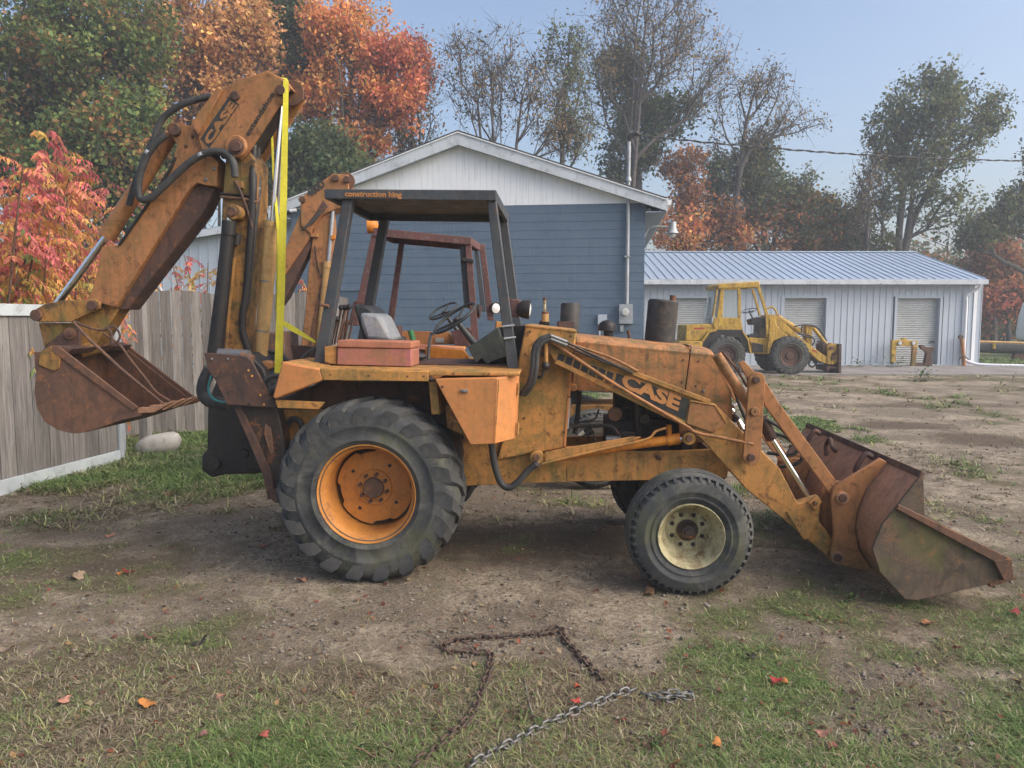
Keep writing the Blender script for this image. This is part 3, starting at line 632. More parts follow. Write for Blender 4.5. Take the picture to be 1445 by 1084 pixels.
for v, k in ((.62, 0), (.22, 1), (-.42, 0)):
    b0 = Vector((tl.x - .075, v, tl.z - .02))
    if k: obj("lift_hook", MB().tube(crom([b0 + Vector((.03, -.05, -.10)), b0 + Vector((-.03, -.05, -.03)), b0 + Vector((-.03, 0, .02)), b0 + Vector((-.04, .05, -.04)), b0 + Vector((-.04, .04, -.12))], 5), .016, 10), M['rustdark'], bk_)
    else: obj("lift_hook", MB().tube(crom([b0 + Vector((.04, 0, -.01)), b0 + Vector((-.01, 0, .02)), b0 + Vector((-.05, 0, -.03)), b0 + Vector((-.075, 0, -.10)), b0 + Vector((-.05, 0, -.15))], 4), [.012] + [.02] * 15 + [.012], 8), M['rustdark'], bk_)

# ------------------------------------------------------------------ backhoe on the rear of the near machine
hoe = part_empty("backhoe", T1)
swing = [(293, 566), (320, 500), (350, 498), (372, 520), (390, 575), (392, 664), (360, 669), (351, 669), (318, 669.6), (298, 674.6), (284, 664), (284, 643), (291.6, 635)]
pl("swing_frame", M['black'], swing, -.27, .54, hoe, .015)
pl("swing_block", M['black'], [(350, 560), (400, 560), (402, 664), (350, 664)], -.36, .70, hoe, .01)
pin("swing_pin", M['black'], (299, 655), -.32, .052, .64, hoe); pin("swing_pin", M['black'], (345, 640), -.33, .03, .1, hoe)
pl("hose_guard", M['black'], [(340, 622), (368, 624), (368, 643), (342, 643)], -.31, .06, hoe)
# stabiliser, near and far
pad = F.uw([(287.4, 498), (336.4, 501.4), (348, 503), (355, 510), (389.6, 576), (320, 571), (305, 539.6), (294, 523)], -.80)
leg = F.uw([(329, 572), (353, 625), (373, 673), (377, 704), (398, 710), (400, 690), (403, 635), (394.6, 590), (388, 572)], -.74)
flange = F.uw([(330, 574), (339, 574), (363, 622), (383, 668), (390, 704), (378, 704.5), (372, 673), (352, 625)], -.76)
for s in (0, 1):
    if s == 0:
        f0, f1, f2 = (-.80, -.775), (-.74, -.62), (-.765, -.74)
    else: f0, f1, f2 = (.775, .80), (.62, .74), (.74, .765)
    sb = part_empty("stabiliser", hoe)
    obj("stabiliser_pad", MB().prism(pad, *f0), M['rustdark'], sb, 30, .004)
    obj("stabiliser_arm", MB().prism(leg, *f1), M['oily'], sb, 30, .01)
    obj("arm_flange", MB().prism(flange, *f2), M['rustdark'], sb, 30, .004)
sb = [o for o in hoe.children if o.name.startswith("stabiliser")][0]
for p in ((298, 507), (321, 507), (350, 523), (355, 531), (367, 558), (372, 571)): pin("pad_bolt", M['orange'] if p[0] > 330 else M['steel'], p, -.806, .0085, .01, sb)
for p in ((321, 555), (351, 570)): pin("pad_hole", M['black'], p, -.803, .009, .01, sb)
pl("arm_patch", M['rust'], [(374, 598), (382, 604), (387, 640), (381, 642), (372, 612)], -.768, .01, sb)
pin("foot_pin", M['rust'], (391, 700), -.78, .05, .12, sb)
rod("stabiliser_cylinder", M['steel'], [(309, 499, -.70), (352, 501, -.70)], .035, sb, 16, False)
rod("cylinder_cap", M['rust'], [(340, 503, -.72), (356, 509, -.72)], .038, sb, 16, False)
rod("cable_loop", M['rust'], [(313, 500, -.66), (318, 493, -.66), (325, 493, -.66), (329, 498, -.66)], .009, sb)
rod("hydraulic_hose", M['hose'], [(297, 520, -.60), (288, 540, -.60), (287, 556, -.60), (298, 567, -.60), (322, 571, -.60)], .045, hoe)
rod("teal_hose", M['teal'], [(298, 530, -.655), (294, 548, -.655), (299, 561, -.655), (310, 567, -.655), (321, 567.5, -.655)], .008, hoe)
for pts, r_ in (([(374, 537, -.3), (384, 531, -.3), (394, 530, -.3)], .018), ([(376, 557, -.3), (388, 548, -.3), (398, 548, -.3)], .03),
                ([(402, 622, -.56), (404, 602, -.56), (413, 591, -.56), (424, 596, -.56), (428, 612, -.56)], .020), ([(424, 508, -.2), (434, 498, -.2), (446, 490, -.2)], .012),
                ([(375, 494, .1), (392, 500, .1), (404, 509, .1)], .012), ([(378, 495, .15), (398, 501, .15), (408, 510, .15)], .012)):
    rod("hydraulic_hose", M['hose'], pts, r_, hoe)
pl("swing_clamp", M['boom'], [(366, 511), (372, 509), (383, 511), (383, 520), (375, 524), (367, 522)], -.2, .1, hoe, .008)
# boom: leaning box section with its cylinder
boom = part_empty("boom", hoe)
pl("boom_box", M['boomlow'], [(318, 222), (350, 212), (361, 226), (361, 280), (355, 353), (343, 452), (346, 500), (300, 500), (304, 450), (311, 350), (313, 285)], -.12, .24, boom, .012)
edge_b = [(352, 285), (346, 353), (335, 452)]
rod("boom_edge_hose", M['black'], [(358, 205, -.05), (357, 240, -.1), (357, 272, -.13), (354, 330, -.13), (348, 410, -.13), (342, 460, -.13), (352, 500, -.10)], .028, boom)
rod("boom_edge_hose", M['hose'], [(364, 200, .02), (365, 240, .0), (365, 268, -.05), (358, 340, -.1), (350, 430, -.1)], .018, boom)
rod("hose_fitting", M['galv'], [(364, 265, -.05), (364, 280, -.05)], .022, boom, smooth=False)
rod("boom_cylinder", M['black'], [(323, 317, -.20), (314, 410, -.20), (303, 503, -.20)], [.046, .052, .058], boom, 20, False)
rod("cylinder_cap", M['black'], [(323.5, 312, -.2), (322.5, 332, -.2)], .052, boom, 20, False)
rod("valve_block", M['black'], [(336, 329, -.17), (334, 345, -.17)], .026, boom, 12, False)
rod("boom_rod", M['chrome'], [(325, 300, -.20), (323, 318, -.20)], .020, boom, 14, False)
rod("boom_rib", M['boomlow'], [(333, 345, -.135), (322, 450, -.135), (318, 498, -.135)], .016, boom, 8, False)
pin("pin_boss", M['boomlow'], (328, 299), -.24, .056, .2, boom); pin("pivot_pin", M['rustdark'], (326, 298.5), -.26, .034, .05, boom)
rod("boom_band", M['rust'], [(311, 278, -.14), (345, 281, -.14), (361, 285, -.14), (366, 280, -.10)], .010, boom)
rod("boom_band", M['black'], [(312, 273, -.13), (345, 276, -.13), (360, 280, -.13)], .008, boom)
pl("boom_tab", M['boom'], [(332, 254), (342, 256), (343, 266), (333, 264)], -.15, .03, boom)
rod("steel_line", M['rustdark'], [(331, 256, -.15), (340, 272, -.15), (352, 305, -.15), (356, 322, -.15)], .010, boom)
# cream dipper cylinder beside the boom
rod("dipper_cylinder", M['cream_cyl'], [(383.5, 315, -.02), (368, 503, -.02)], [.060, .050], hoe, 24, False)
rod("cylinder_cap", M['cream_cyl'], [(383.6, 312.5, -.02), (383, 320, -.02)], .064, hoe, 24, False)
for y, x in ((396, 376), (466, 370.5)): rod("cylinder_band", M['steel'], [(x + .1, y, -.02), (x - .1, y + 2, -.02)], .0585 if y < 400 else .0545, hoe, 24, False)
rod("dipper_rod", M['chrome'], [(384, 314, -.02), (397, 150, -.02)], .017, hoe, 16, False)
rod("dipper_rod", M['steel'], [(390, 312, .05), (402, 152, .05)], .012, hoe, 16, False)
rod("hose_clip", M['rust'], [(372, 322, -.04), (370, 332, -.04)], .02, hoe, smooth=False)
# boom head
head = part_empty("boom_head", hoe)
hp = [(285, 211), (278, 190), (314, 126), (321.5, 121.6), (376.3, 100), (399.6, 113), (408.7, 126), (404.6, 133), (351, 215), (340, 225), (327, 221), (318, 215)]
uw = F.uw(hp, -.165)
obj("head_plate", MB().prism(uw, -.165, -.145), M['boom'], head, 30, .004); obj("head_plate", MB().prism(uw, .145, .165), M['boom'], head, 30, .004)
obj("head_skin", MB().prism(shell(F, [(279, 189), (314, 126), (321.5, 121.8), (376.3, 100.6), (399, 113.5), (407, 125)], -.165, .014), -.145, .145), M['boom'], head, 25, .002)
obj("head_core", MB().prism(F.uw([(300, 190), (330, 140), (375, 118), (392, 128), (350, 205), (330, 212)], -.165), -.12, .12), M['black'], head, 30, .01)
pl("head_flange", M['boom'], [(269, 174), (306.5, 123), (314, 126.5), (279, 190)], -.19, .10, head, .004)
for v in (-.05, .02, .09): pin("head_cheek", M['rust'], (411, 131), v, .095, .015, head)
pin("pin_boss", M['boom'], (332, 206), -.20, .082, .06, head, 28, .01); pin("pin_collar", M['rust'], (333, 207), -.205, .060, .05, head, 28); pin("pivot_pin", M['rustdark'], (332, 206), -.235, .040, .06, head)
pin("pivot_pin", M['rustdark'], (331, 135), -.19, .030, .05, head); pin("pin_boss", M['rust'], (331, 135), -.175, .036, .02, head); pin("pivot_pin", M['rustdark'], (395, 127), -.19, .036, .08, head)
pl("decal_field", M['decal'], [(282.5, 196), (323, 136), (337.5, 147.5), (295, 209.5)], -.1675, .0025, head, 0)
text_on("lettering", "CASE", F, (295.5, 205.5), (334.5, 148.5), 11.5, -.1685, M['boom'], head, .05)
text_on("lettering", "extendahoe", F, (351, 193), (388, 133), 7.6, -.1675, M['decal'], head, .018)
# dipper
dip = part_empty("dipper", hoe)
pl("dipper_box", M['boom'], [(234, 180), (240, 173), (253, 174), (270, 178), (280, 196), (290, 214), (307.5, 229), (304, 263), (290, 262), (278, 258), (266, 268), (178, 410), (164, 434), (125, 424), (137, 384), (143, 348), (170, 345), (236, 246), (250, 205)], -.13, .26, dip, .006)
pl("dipper_side_rail", M['rustdark'], [(304, 262), (290, 262), (279, 259), (267, 268), (176, 412), (168, 437), (180, 437), (286, 300)], -.085, .17, dip, .006)
rod("dipper_line", M['black'], [(248, 222, -.13), (236, 246, -.14), (206, 292, -.14), (168, 346, -.14)], .011, dip)
pl("dipper_end", M['boomlow'], [(118, 424), (170, 432), (152, 461), (140, 480), (132, 494), (112, 494), (108, 466), (100, 454)], -.08, .16, dip, .01)
pin("pivot_pin", M['rustdark'], (245, 183), -.17, .040, .06, dip); pin("pin_boss", M['rust'], (245, 183), -.145, .047, .03, dip)
for p in ((271, 192), (262, 206), (301, 238), (290, 253)): pin("head_bolt", M['steel'] if p[0] > 280 else M['rustdark'], p, -.14, .013, .02, dip)
rod("bucket_cylinder", M['boom'], [(242, 190, -.02), (151, 334, -.02)], [.052, .066], dip, 24, False)
rod("bucket_rod", M['chrome'], [(152, 332, -.02), (80, 430, -.02)], .027, dip, 18, False)
rod("dipper_hose", M['hose'], [(298, 135.6, -.16), (274, 141.5, -.17), (249.5, 151.4, -.18), (231, 166, -.18), (223, 180, -.18), (216, 200, -.18), (207, 218, -.15), (192, 255, -.12), (182, 290, -.1)], .024, hoe)
rod("dipper_hose", M['hose'], [(234, 190, -.18), (220, 202, -.2), (207, 220, -.2), (198, 245, -.2), (195, 265, -.2), (199, 281, -.2), (213, 279, -.2), (231, 263, -.2), (253, 242, -.2), (275, 224, -.2), (298, 214, -.2), (320, 217, -.2), (330, 232, -.2), (331.5, 250, -.2)], .027, hoe)
for a, b in (((283, 217), (287, 222)), ((208, 214), (213, 218))): rod("hose_clip", M['galv'], [(a[0], a[1], -.2), (b[0] - 2, b[1] - 1, -.2)], .032, hoe, 12, False)
rod("hose_fitting", M['galv'], [(331, 237, -.2), (331.5, 250, -.2)], .022, hoe, smooth=False)
# bucket linkage
pl("bucket_link", M['boomlow'], [(44, 445), (47, 438), (61, 430), (88, 424), (134, 422), (141, 428), (140, 436), (128, 441), (100, 454.6), (55, 454.6), (46, 451)], -.15, .03, dip, .006)
obj("bucket_link", MB().prism(F.uw([(44, 445), (47, 438), (61, 430), (134, 422), (141, 428), (128, 441), (100, 454.6), (55, 454.6)], -.15), .12, .15), M['boomlow'], dip, 30, .006)
for p in ((49.5, 445), (128.5, 431)): pin("pivot_pin", M['rustdark'], p, -.175, .044 if p[0] < 60 else .038, .34, dip)
pl("guide_link", M['boomlow'], [(54, 456), (86, 456), (88, 466), (80, 478), (62, 490), (60, 480)], -.10, .20, dip, .006)
hb = part_empty("rear_bucket", hoe)
pl("bucket_hinge", M['rustdark'], [(59, 495), (78, 476), (95, 462), (112, 465), (113, 500), (100, 505)], -.17, .03, hb, .006); pl("bucket_hinge", M['rustdark'], [(59, 495), (78, 476), (95, 462), (112, 465), (113, 500), (100, 505)], .12, .03, hb, .006)
pin("pin_boss", M['rust'], (97, 471), -.19, .045, .04, hb); pin("pivot_pin", M['rustdark'], (97, 471), -.21, .022, .4, hb)
rod("hinge_tube", M['boomlow'], [(112, 496, -.12), (138, 490, -.02)], .052, hb, 18, False)
ck = [(58, 496), (73, 488), (86, 496), (188, 576.6), (201, 578.5), (199, 587), (172, 593), (143.7, 603), (121, 610), (103, 612), (80.8, 607), (62.5, 595), (52, 576.6), (48, 554), (51, 526), (49, 520), (48, 497)]
cku = F.uw(ck, -.40)
for v in (-.40, .385): obj("bucket_cheek", MB().prism(cku, v, v + .015), M['rust'], hb, 30, .004)
obj("bucket_shell", MB().prism(shell(F, [(60, 497), (51, 526), (48, 554), (52, 576.6), (62.5, 595), (80.8, 607), (103, 612), (121, 610), (143.7, 603), (172, 593), (200, 585)], -.40, .014), -.385, .385), M['rust'], hb, 35, .002)
edge2 = F.uw([(74, 487.5), (82, 489), (194, 575), (188, 580), (72, 495)], -.415)
for v in (-.415, .40): obj("side_cutter", MB().prism(edge2, v, v + .02), M['rust'], hb, 30, .003)
pl("ear_plate", M['boomlow'], [(56, 497), (73, 488), (86, 497), (83, 520), (76, 524), (54, 515)], -.412, .012, hb)
obj("bucket_top", MB().prism(F.uw([(60, 494), (76, 488), (100, 492), (92, 500), (64, 503)], -.40), -.385, .385), M['rustdark'], hb, 30, .005)
tt = F.uw([(200, 576), (213, 580)], -.40); tx, tz = tt[1]; tx += .0
for k in range(6):
    v = -.37 + .148 * k
    mb = MB().loft([[(tx - .10, v - .032, tz - .018), (tx - .10, v + .032, tz - .018), (tx - .10, v + .032, tz + .022), (tx - .10, v - .032, tz + .022)],
                    [(tx + .02, v - .030, tz - .012), (tx + .02, v + .030, tz - .012), (tx + .02, v + .030, tz + .022), (tx + .02, v - .030, tz + .022)],
                    [(tx + .16, v - .020, tz + .062), (tx + .16, v + .020, tz + .062), (tx + .16, v + .020, tz + .074), (tx + .16, v - .020, tz + .074)]])
    obj("tooth", mb, M['bucket'] if k < 4 else M['boom'], hb, 30, .003)
# sticks and a vine fallen across the rear bucket: things of their own
def loose(name, label, cat, mb, mat, **kw):
    o = obj(name, mb, mat, None, 60); o.location = T1.location; o.rotation_euler = T1.rotation_euler; return tag(o, label, cat, **kw)
loose("stick", "long straight pale stick leaning from the dipper across the open rear bucket", "stick", MB().tube([F.q(104, 455, -.28), F.q(126, 479, -.3), F.q(170, 520, -.3), F.q(233, 572, -.3)], [.010, .013, .012, .008], 8), M['rust'])
loose("stick", "crooked thin stick lying across the rear bucket behind the straight one", "stick", MB().tube(crom([F.q(146, 470, -.1), F.q(170, 488, -.1), F.q(182, 505, -.1), F.q(205, 534, -.1), F.q(220, 553, -.1), F.q(240, 566, -.1)], 4), .010, 8), M['rust'])
loose("vine", "curled dead vine hooked round the pin above the rear bucket", "vine", MB().tube(crom([F.q(104, 453, -.2), F.q(125, 462, -.2), F.q(146, 466, -.18), F.q(160, 460, -.15), F.q(169, 472, -.15), F.q(166, 482, -.15), F.q(154, 488, -.16), F.q(142, 490, -.18), F.q(156, 486, -.2), F.q(157, 470, -.2), F.q(150, 461, -.2)], 5), .009, 7), M['rustdark'])
# ------------------------------------------------------------------ yellow lashing strap
def ribbon(mb, pts, wd, th=.004, side=(0, 1, 0)):
    P = [Vector(p) for p in pts]; rings = []
    for i, p in enumerate(P):
        t = (P[min(i + 1, len(P) - 1)] - P[max(i - 1, 0)]).normalized(); ww = wd[i] if isinstance(wd, list) else wd
        sd_ = Vector(side); sd_ = (sd_ - t * sd_.dot(t)).normalized(); nn = t.cross(sd_).normalized()
        rings.append([p + sd_ * ww / 2 + nn * th, p - sd_ * ww / 2 + nn * th, p - sd_ * ww / 2 - nn * th, p + sd_ * ww / 2 - nn * th])
    return mb.loft(rings)
st = thing("lashing_strap", "bright yellow webbing strap looped over the near boom head and hanging straight down", "strap", T1.location, YAW1)
obj("webbing", ribbon(MB(), [F.q(399, 110, .10), F.q(401, 112, 0), F.q(403.5, 115, -.172), F.q(403.2, 140, -.182), F.q(400, 280, -.18), F.q(397, 400, -.17), F.q(394.5, 470, -.16), F.q(392.5, 533, -.15)], [.05, .05, .038, .038, .050, .054, .056, .058], .003, (.9, .45, 0)), M['strap'], st, 20)
obj("webbing", ribbon(MB(), [F.q(401, 118, .16), F.q(382.5, 165, .15), F.q(386, 249, .05), F.q(393, 330, -.10), F.q(392, 440, -.12)], [.045, .02, .018, .03, .035], .003, (.6, .8, 0)), M['strap'], st, 20)
obj("webbing_tail", ribbon(MB(), crom([F.q(399, 452, -.15), F.q(405, 459, -.15), F.q(420, 468, -.15), F.q(432, 475, -.15), F.q(445, 483, -.15)], 3), [.01, .02, .03, .038, .040, .040, .038, .034, .03, .028, .025, .022, .018], .003, (.35, .2, .9)), M['strap'], st, 20)
# ------------------------------------------------------------------ second backhoe loader parked behind the first
YAW2 = R(1.5)
T2 = thing("backhoe_loader", "second backhoe loader parked behind the near one, with maroon canopy and 480D on its boom", "backhoe loader", (-1.2, 8.45, 0), YAW2)
G = Frame((-1.2, 8.45, 0), YAW2, T2)
ag_wheel(T2, (0, -.955, .617), 1, .622, .312, .44, 19, M['rimo'], M['rimo'])
ag_wheel(T2, (0, .955, .617), -1, .622, .312, .44, 19, M['rimo'], M['rimo'])
M['whitetyre'] = worn("pale_rim_paint", (.62, .62, .58), (.5, .5, .47), (.2, .18, .14), g=.4, r=.3)
road_wheel(T2, (2.05, -.98, .405), 1, .412, .235, .27, M['whitetyre']); road_wheel(T2, (2.05, .78, .405), -1, .412, .235, .27, M['whitetyre'])
gp = G.plate
obj("chassis", MB().bx(-.3, 2.5, -.30, .30, .48, .80).bx(1.95, 2.15, -.8, .6, .36, .48), M['boomlow'], T2, 35, .01)
obj("rear_axle", MB().cyl((0, -.7, .632), (0, .7, .632), .1), M['rustdark'], T2)
obj("engine_block", MB().bx(1.15, 1.95, -.2, .2, .8, 1.2), M['engine'], T2, 35, .01)
hl = G.uw([(726, 461), (812, 470.5), (905, 489), (915, 520), (914, 552), (726, 552)], -.36)
obj("hood", MB().prism(hl, -.36, .36), M['orange3'], T2, 30, .03)
obj("cowl", MB().prism(G.uw([(700, 453), (728, 459), (722, 560), (690, 560)], -.42), -.42, .42), M['orange'], T2, 30, .015)
obj("loader_arm", MB().prism(G.uw([(740, 470), (752, 472), (900, 560), (893, 572)], -.5), -.56, -.48).prism(G.uw([(740, 470), (752, 472), (900, 560), (893, 572)], -.5), .48, .56), M['orange'], T2, 30, .006)
gp("deck", M['orange2'], [(480, 484), (655, 491), (655, 495), (480, 488)], -.86, .5)
gp("deck_lip", M['pinktop'], [(583, 484.5), (655, 492), (655, 500), (583, 492)], -.87, .02)
gp("deck", M['orange2'], [(480, 484), (655, 491), (655, 495), (480, 488)], .36, .5)
gp("fender_side", M['orange2'], [(480, 489), (655, 496), (655, 560), (480, 560)], -.55, .03)
gp("side_panel", M['orange2'], [(563, 467), (634, 468.5), (645, 486), (600, 486), (564, 484)], .2, .05)
gp("data_plate", M['white'], [(614, 476.5), (626, 477), (627, 484), (615, 483.5)], .19, .005, bevel=0)
gp("console", M['rops2'], [(546, 460), (563, 460), (563, 476), (546, 476)], -.3, .3)
s2 = part_empty("seat", T2)
gp("backrest", M['rops2'], [(499, 425), (506, 424), (504, 460), (491, 459)], -.1, .45, s2, .01)
gp("seat_base", M['blackplastic'], [(548, 477), (566, 475), (570, 484), (548, 484)], -.2, .4, s2, .02)
steering(T2, G, (625.5, 439), 0, .175, (-.42, -.32, .82), M['blackplastic'], (655, 478))
gp("dash", M['rops2'], [(636, 468), (662, 462), (672, 478), (662, 490), (642, 488)], -.3, .5)
obj("grip_handle", MB().tube([G.q(579, 466, -.4), G.q(583, 481, -.4)], [.03, .034], 12), M['green'], T2)
c2 = part_empty("canopy", T2)
gp("roof_edge", M['rops2'], [(527, 321.5), (665, 335), (665, 345.5), (527, 333)], -.5, .03, c2)
ru = G.uw([(527, 321.5), (665, 335), (665, 338), (527, 324.5)], -.47)
re_ = G.uw([(527, 321.5), (665, 335), (665, 345.5), (527, 333)], -.5); sh_ = lambda q, d=.09: (q[0] + d, q[1])
obj("canopy_roof", MB().loft([[(u, -.47, w_) for u, w_ in ru], [(u + .09, .24, w_) for u, w_ in ru]]), M['rops2'], c2, 30, .003)
obj("roof_edge", MB().prism([sh_(q) for q in re_], .24, .27), M['rops2'], c2, 30, .003)
for i_, j_ in ((1, 2), (0, 3)):
    e_ = .0 if i_ else .03; qa = [(re_[i_][0] - .03 + e_, re_[i_][1]), (re_[i_][0] + e_, re_[i_][1]), (re_[j_][0] + e_, re_[j_][1]), (re_[j_][0] - .03 + e_, re_[j_][1])]
    obj("roof_edge", MB().loft([[(u, -.47, w_) for u, w_ in qa], [(u + .09, .24, w_) for u, w_ in qa]]), M['rops2'], c2, 30, .003)
for px, v in (([(524, 331), (536.5, 331), (515, 428), (503, 428)], -.48), ([(656, 343), (665, 343), (675.5, 480), (666, 480)], -.48)):
    uwp = G.uw([*px[:2], *px[2:]], v); obj("canopy_post", MB().prism(uwp, v, v + .07), M['rops2'], c2, 30, .005)
for px in ([(563, 341), (570, 342), (554, 464), (545, 463)], [(676, 344), (684, 345), (697, 453), (688, 452)]):
    uwp = G.uw(px, .20); obj("canopy_post", MB().prism(uwp, .20, .27), M['rops2'], c2, 30, .005)
gp("door_post", M['rops'], [(648, 347), (656.5, 347.5), (664, 436), (655, 434)], -.42, .05, c2)
gp("door_post", M['rops'], [(669, 350), (675, 350), (686, 440), (679, 440)], .08, .05, c2)
gp("post_bracket", M['black'], [(651, 363), (668, 366), (668, 371), (651, 368)], -.5, .1, c2)
wl = part_empty("work_lamp", T2); p = G.q(523, 319, -.2)
obj("lamp_shell", MB().lathe(p + Vector((.0, 0, 0)), (-1, 0, 0), [(.001, -.09), (.05, -.075), (.078, -.04), (.085, 0), (.085, .03), (.078, .03)], 24), M['cyl'], wl)
obj("lamp_lens", MB().lathe(p, (-1, 0, 0), [(.08, .025), (.04, .035), (.001, .038)], 20), M['black'], wl)
for (a, b), v, col in (((699, 435), .2, 'lens'), ((674, 438), -.3, 'black')):
    wl = part_empty("work_lamp", T2); p = G.q(a, b, v); d = Vector((.55, -.8, -.05)).normalized() if col == 'lens' else Vector((1, 0, 0))
    obj("lamp_shell", MB().lathe(p, d, [(.001, -.07), (.05, -.05), (.068, -.01), (.068, .02), (.06, .02)], 24), M['black'], wl)
    obj("lamp_lens", MB().lathe(p, d, [(.06, .012), (.03, .024), (.001, .027)], 20), M[col], wl)
gp("lamp_bracket", M['rops2'], [(668, 429), (680, 432), (677, 450), (668, 448)], -.3, .08)
mf = part_empty("muffler", T2)
obj("muffler_body", MB().tube([G.q(803, 475, 0), G.q(805, 430, 0), G.q(805, 427.5, 0)], [.112, .112, .10], 26), M['muffler'], mf, 40)
gp("muffler_box", M['rustdark'], [(788, 453.5), (811, 454), (810.5, 470), (788, 470)], -.16, .18, mf)
ex = part_empty("exhaust_stack", T2)
G.rod("pipe", M['rimc'], [(768.6, 441, 0), (768.6, 421, 0)], .017, ex, 14, False); G.rod("pipe_tip", M['rust'], [(768.6, 424, 0), (768.6, 420, 0)], .021, ex, 14, False)
G.rod("pipe_base", M['cream_cyl'], [(769.5, 454, 0), (769.5, 441, 0)], .042, ex, 16, False); G.rod("pipe_collar", M['rust'], [(769.5, 443, 0), (769.5, 440, 0)], .045, ex, 16, False)
pc = part_empty("air_precleaner", T2); _c = G.q(768, 460, .1)
obj("cap", MB().lathe(_c, (0, 0, 1), [(.001, -.02), (.06, -.02), (.066, .02), (.055, .055), (.03, .07), (.001, .073)], 22), M['black'], pc)
G.rod("stem", M['black'], [(768, 475, .1), (768, 458, .1)], .035, pc, 14, False)
for a in (481, 486, 492): G.rod("control_lever", M['rustdark'], [(a, 480, -.2), (a + 6, 452, -.2)], .012, None, 8, False)
# its boom
h2 = part_empty("backhoe", T2)
gp("boom_head", M['boom'], [(424, 279), (469, 245), (491, 246.5), (492, 268), (483, 292), (462, 300), (452, 306), (443, 318), (438, 330), (424, 318)], -.15, .30, h2, .008)
gp("dipper_box", M['boom'], [(424, 300), (447, 292), (443, 318), (437.8, 335), (403, 387), (396, 392), (396, 366)], -.13, .26, h2, .006)
gp("dipper_underside", M['rustdark'], [(443, 322), (438, 350), (403, 421), (393, 434), (393, 392), (403, 384), (439, 331)], -.10, .20, h2, .006)
gp("boom_box", M['boom'], [(453, 296), (468, 298), (470, 340), (463, 400), (450, 470), (437, 508), (422, 508), (430, 445), (434.5, 386), (443, 318)], -.11, .22, h2, .01)
gp("boom_edge", M['rust'], [(455, 388), (463, 385), (448, 440), (436, 508), (432, 508), (446, 430)], -.125, .02, h2)
G.rod("dipper_cylinder", M['cream_cyl'], [(461.5, 371, -.12), (452, 470, -.12), (449, 510, -.12)], .038, h2, 18, False)
G.rod("cylinder_cap", M['cream_cyl'], [(461.8, 369, -.12), (461, 378, -.12)], .046, h2, 18, False)
G.rod("dipper_rod", M['galv'], [(463.5, 371, -.12), (471, 282, -.12)], .020, h2, 14, False)
for p in ((473, 251), (489, 253), (425.5, 281.5)): G.pin("pivot_pin", M['rustdark'], p, -.19, .036, .06, h2)
G.pin("head_cheek", M['rust'], (488, 256), -.10, .10, .015, h2); G.pin("head_cheek", M['rust'], (488, 256), .05, .10, .015, h2)
G.rod("hydraulic_hose", M['hose'], [(452, 300, -.18), (441, 312, -.2), (430, 322, -.2), (426, 325, -.18)], .012, h2)
gp("grease_stain_plate", M['rustdark'], [(456, 282), (463, 292), (440, 318), (432, 318), (446, 300)], -.155, .006, h2)
G.rod("steel_line", M['black'], [(444, 347, -.13), (448, 375, -.13), (452, 386, -.13), (455, 392, -.13)], .008, h2)
gp("boom_lug", M['boom'], [(438, 329), (448, 330), (449, 335), (438, 334)], -.15, .05, h2); gp("boom_lug", M['cyl'], [(467, 332), (473, 332), (473, 338), (467, 338)], -.15, .05, h2)
text_on("lettering", "480D", G, (437, 279), (460, 261.5), 10.5, -.1525, M['decal'], h2, .045)
obj("swing_frame", MB().bx(-1.65, -1.2, -.25, .25, .5, 1.2), M['black'], h2, 35, .01)
obj("rear_bucket", MB().prism(G.uw([(352, 470), (400, 468), (405, 520), (385, 545), (360, 540), (348, 510)], -.3), -.3, .3), M['rustdark'], h2, 30, .02)

# ------------------------------------------------------------------ small yellow wheel loader by the garage
T3 = thing("wheel_loader", "small yellow wheel loader with open cab parked by the white garage doors", "wheel loader", (0, 23.9, 0), 0)
Y3 = Frame((0, 23.9, 0), 0, T3); yp = Y3.plate
def q8(*p): return [(950 + x / 6.02, 390 + y / 6.02) for x, y in p]
def small_wheel(root, c, s, Rt, Wd, n=22, rm=None):
    wh = part_empty("wheel", root); c = Vector(c); rm = rm or M['rustdark']
    obj("tyre", MB().lathe(c, (0, s, 0), tyre_prof(Rt, Rt * .52, Wd), 40), M['rubber'], wh, 60)
    for side in (0, 1):
        me = lug_mesh(Rt, Wd, s, side, .2, .9); me.materials.append(M['tread'])
        for k in range(n):
            o = bpy.data.objects.new("lug", me); COL.objects.link(o); o.parent = wh; o.location = c; o.rotation_euler = (0, 2 * math.pi * (k + .5 * side) / n, 0)
    obj("rim", MB().lathe(c, (0, s, 0), [(Rt * .54, .02), (Rt * .50, .01), (Rt * .47, .05), (Rt * .40, .09), (Rt * .36, .08), (Rt * .22, .10), (Rt * .20, .06), (Rt * .12, .05), (.001, .045)], 32), rm, wh, 40)
    return wh
pf = Y3.q(1116, 501.3, -.85); pr = Y3.q(1025.6, 500, -.85)
for c in (pf, pr):
    small_wheel(T3, (c.x, -.85, .60), 1, .62, .40); small_wheel(T3, (c.x - .0, .85, .60), -1, .62, .40)
obj("axle", MB().cyl((pf.x, -.6, .6), (pf.x, .6, .6), .12).cyl((pr.x, -.6, .6), (pr.x, .6, .6), .12), M['rustdark'], T3)
yp("rear_body", M['yellow'], q8((110, 412), (355, 405), (355, 450), (300, 470), (240, 550), (105, 550)), -.62, 1.24, None, .03)
yp("counterweight", M['yellow'], q8((50, 560), (75, 550), (255, 552), (245, 615), (150, 640), (50, 600)), -.75, 1.5, None, .03)
yp("fender_arch", M['black'], q8((255, 560), (305, 480), (360, 455), (590, 455), (640, 560), (650, 640), (620, 640), (560, 520), (420, 500), (320, 560), (290, 620), (245, 615)), -.70, .6, None)
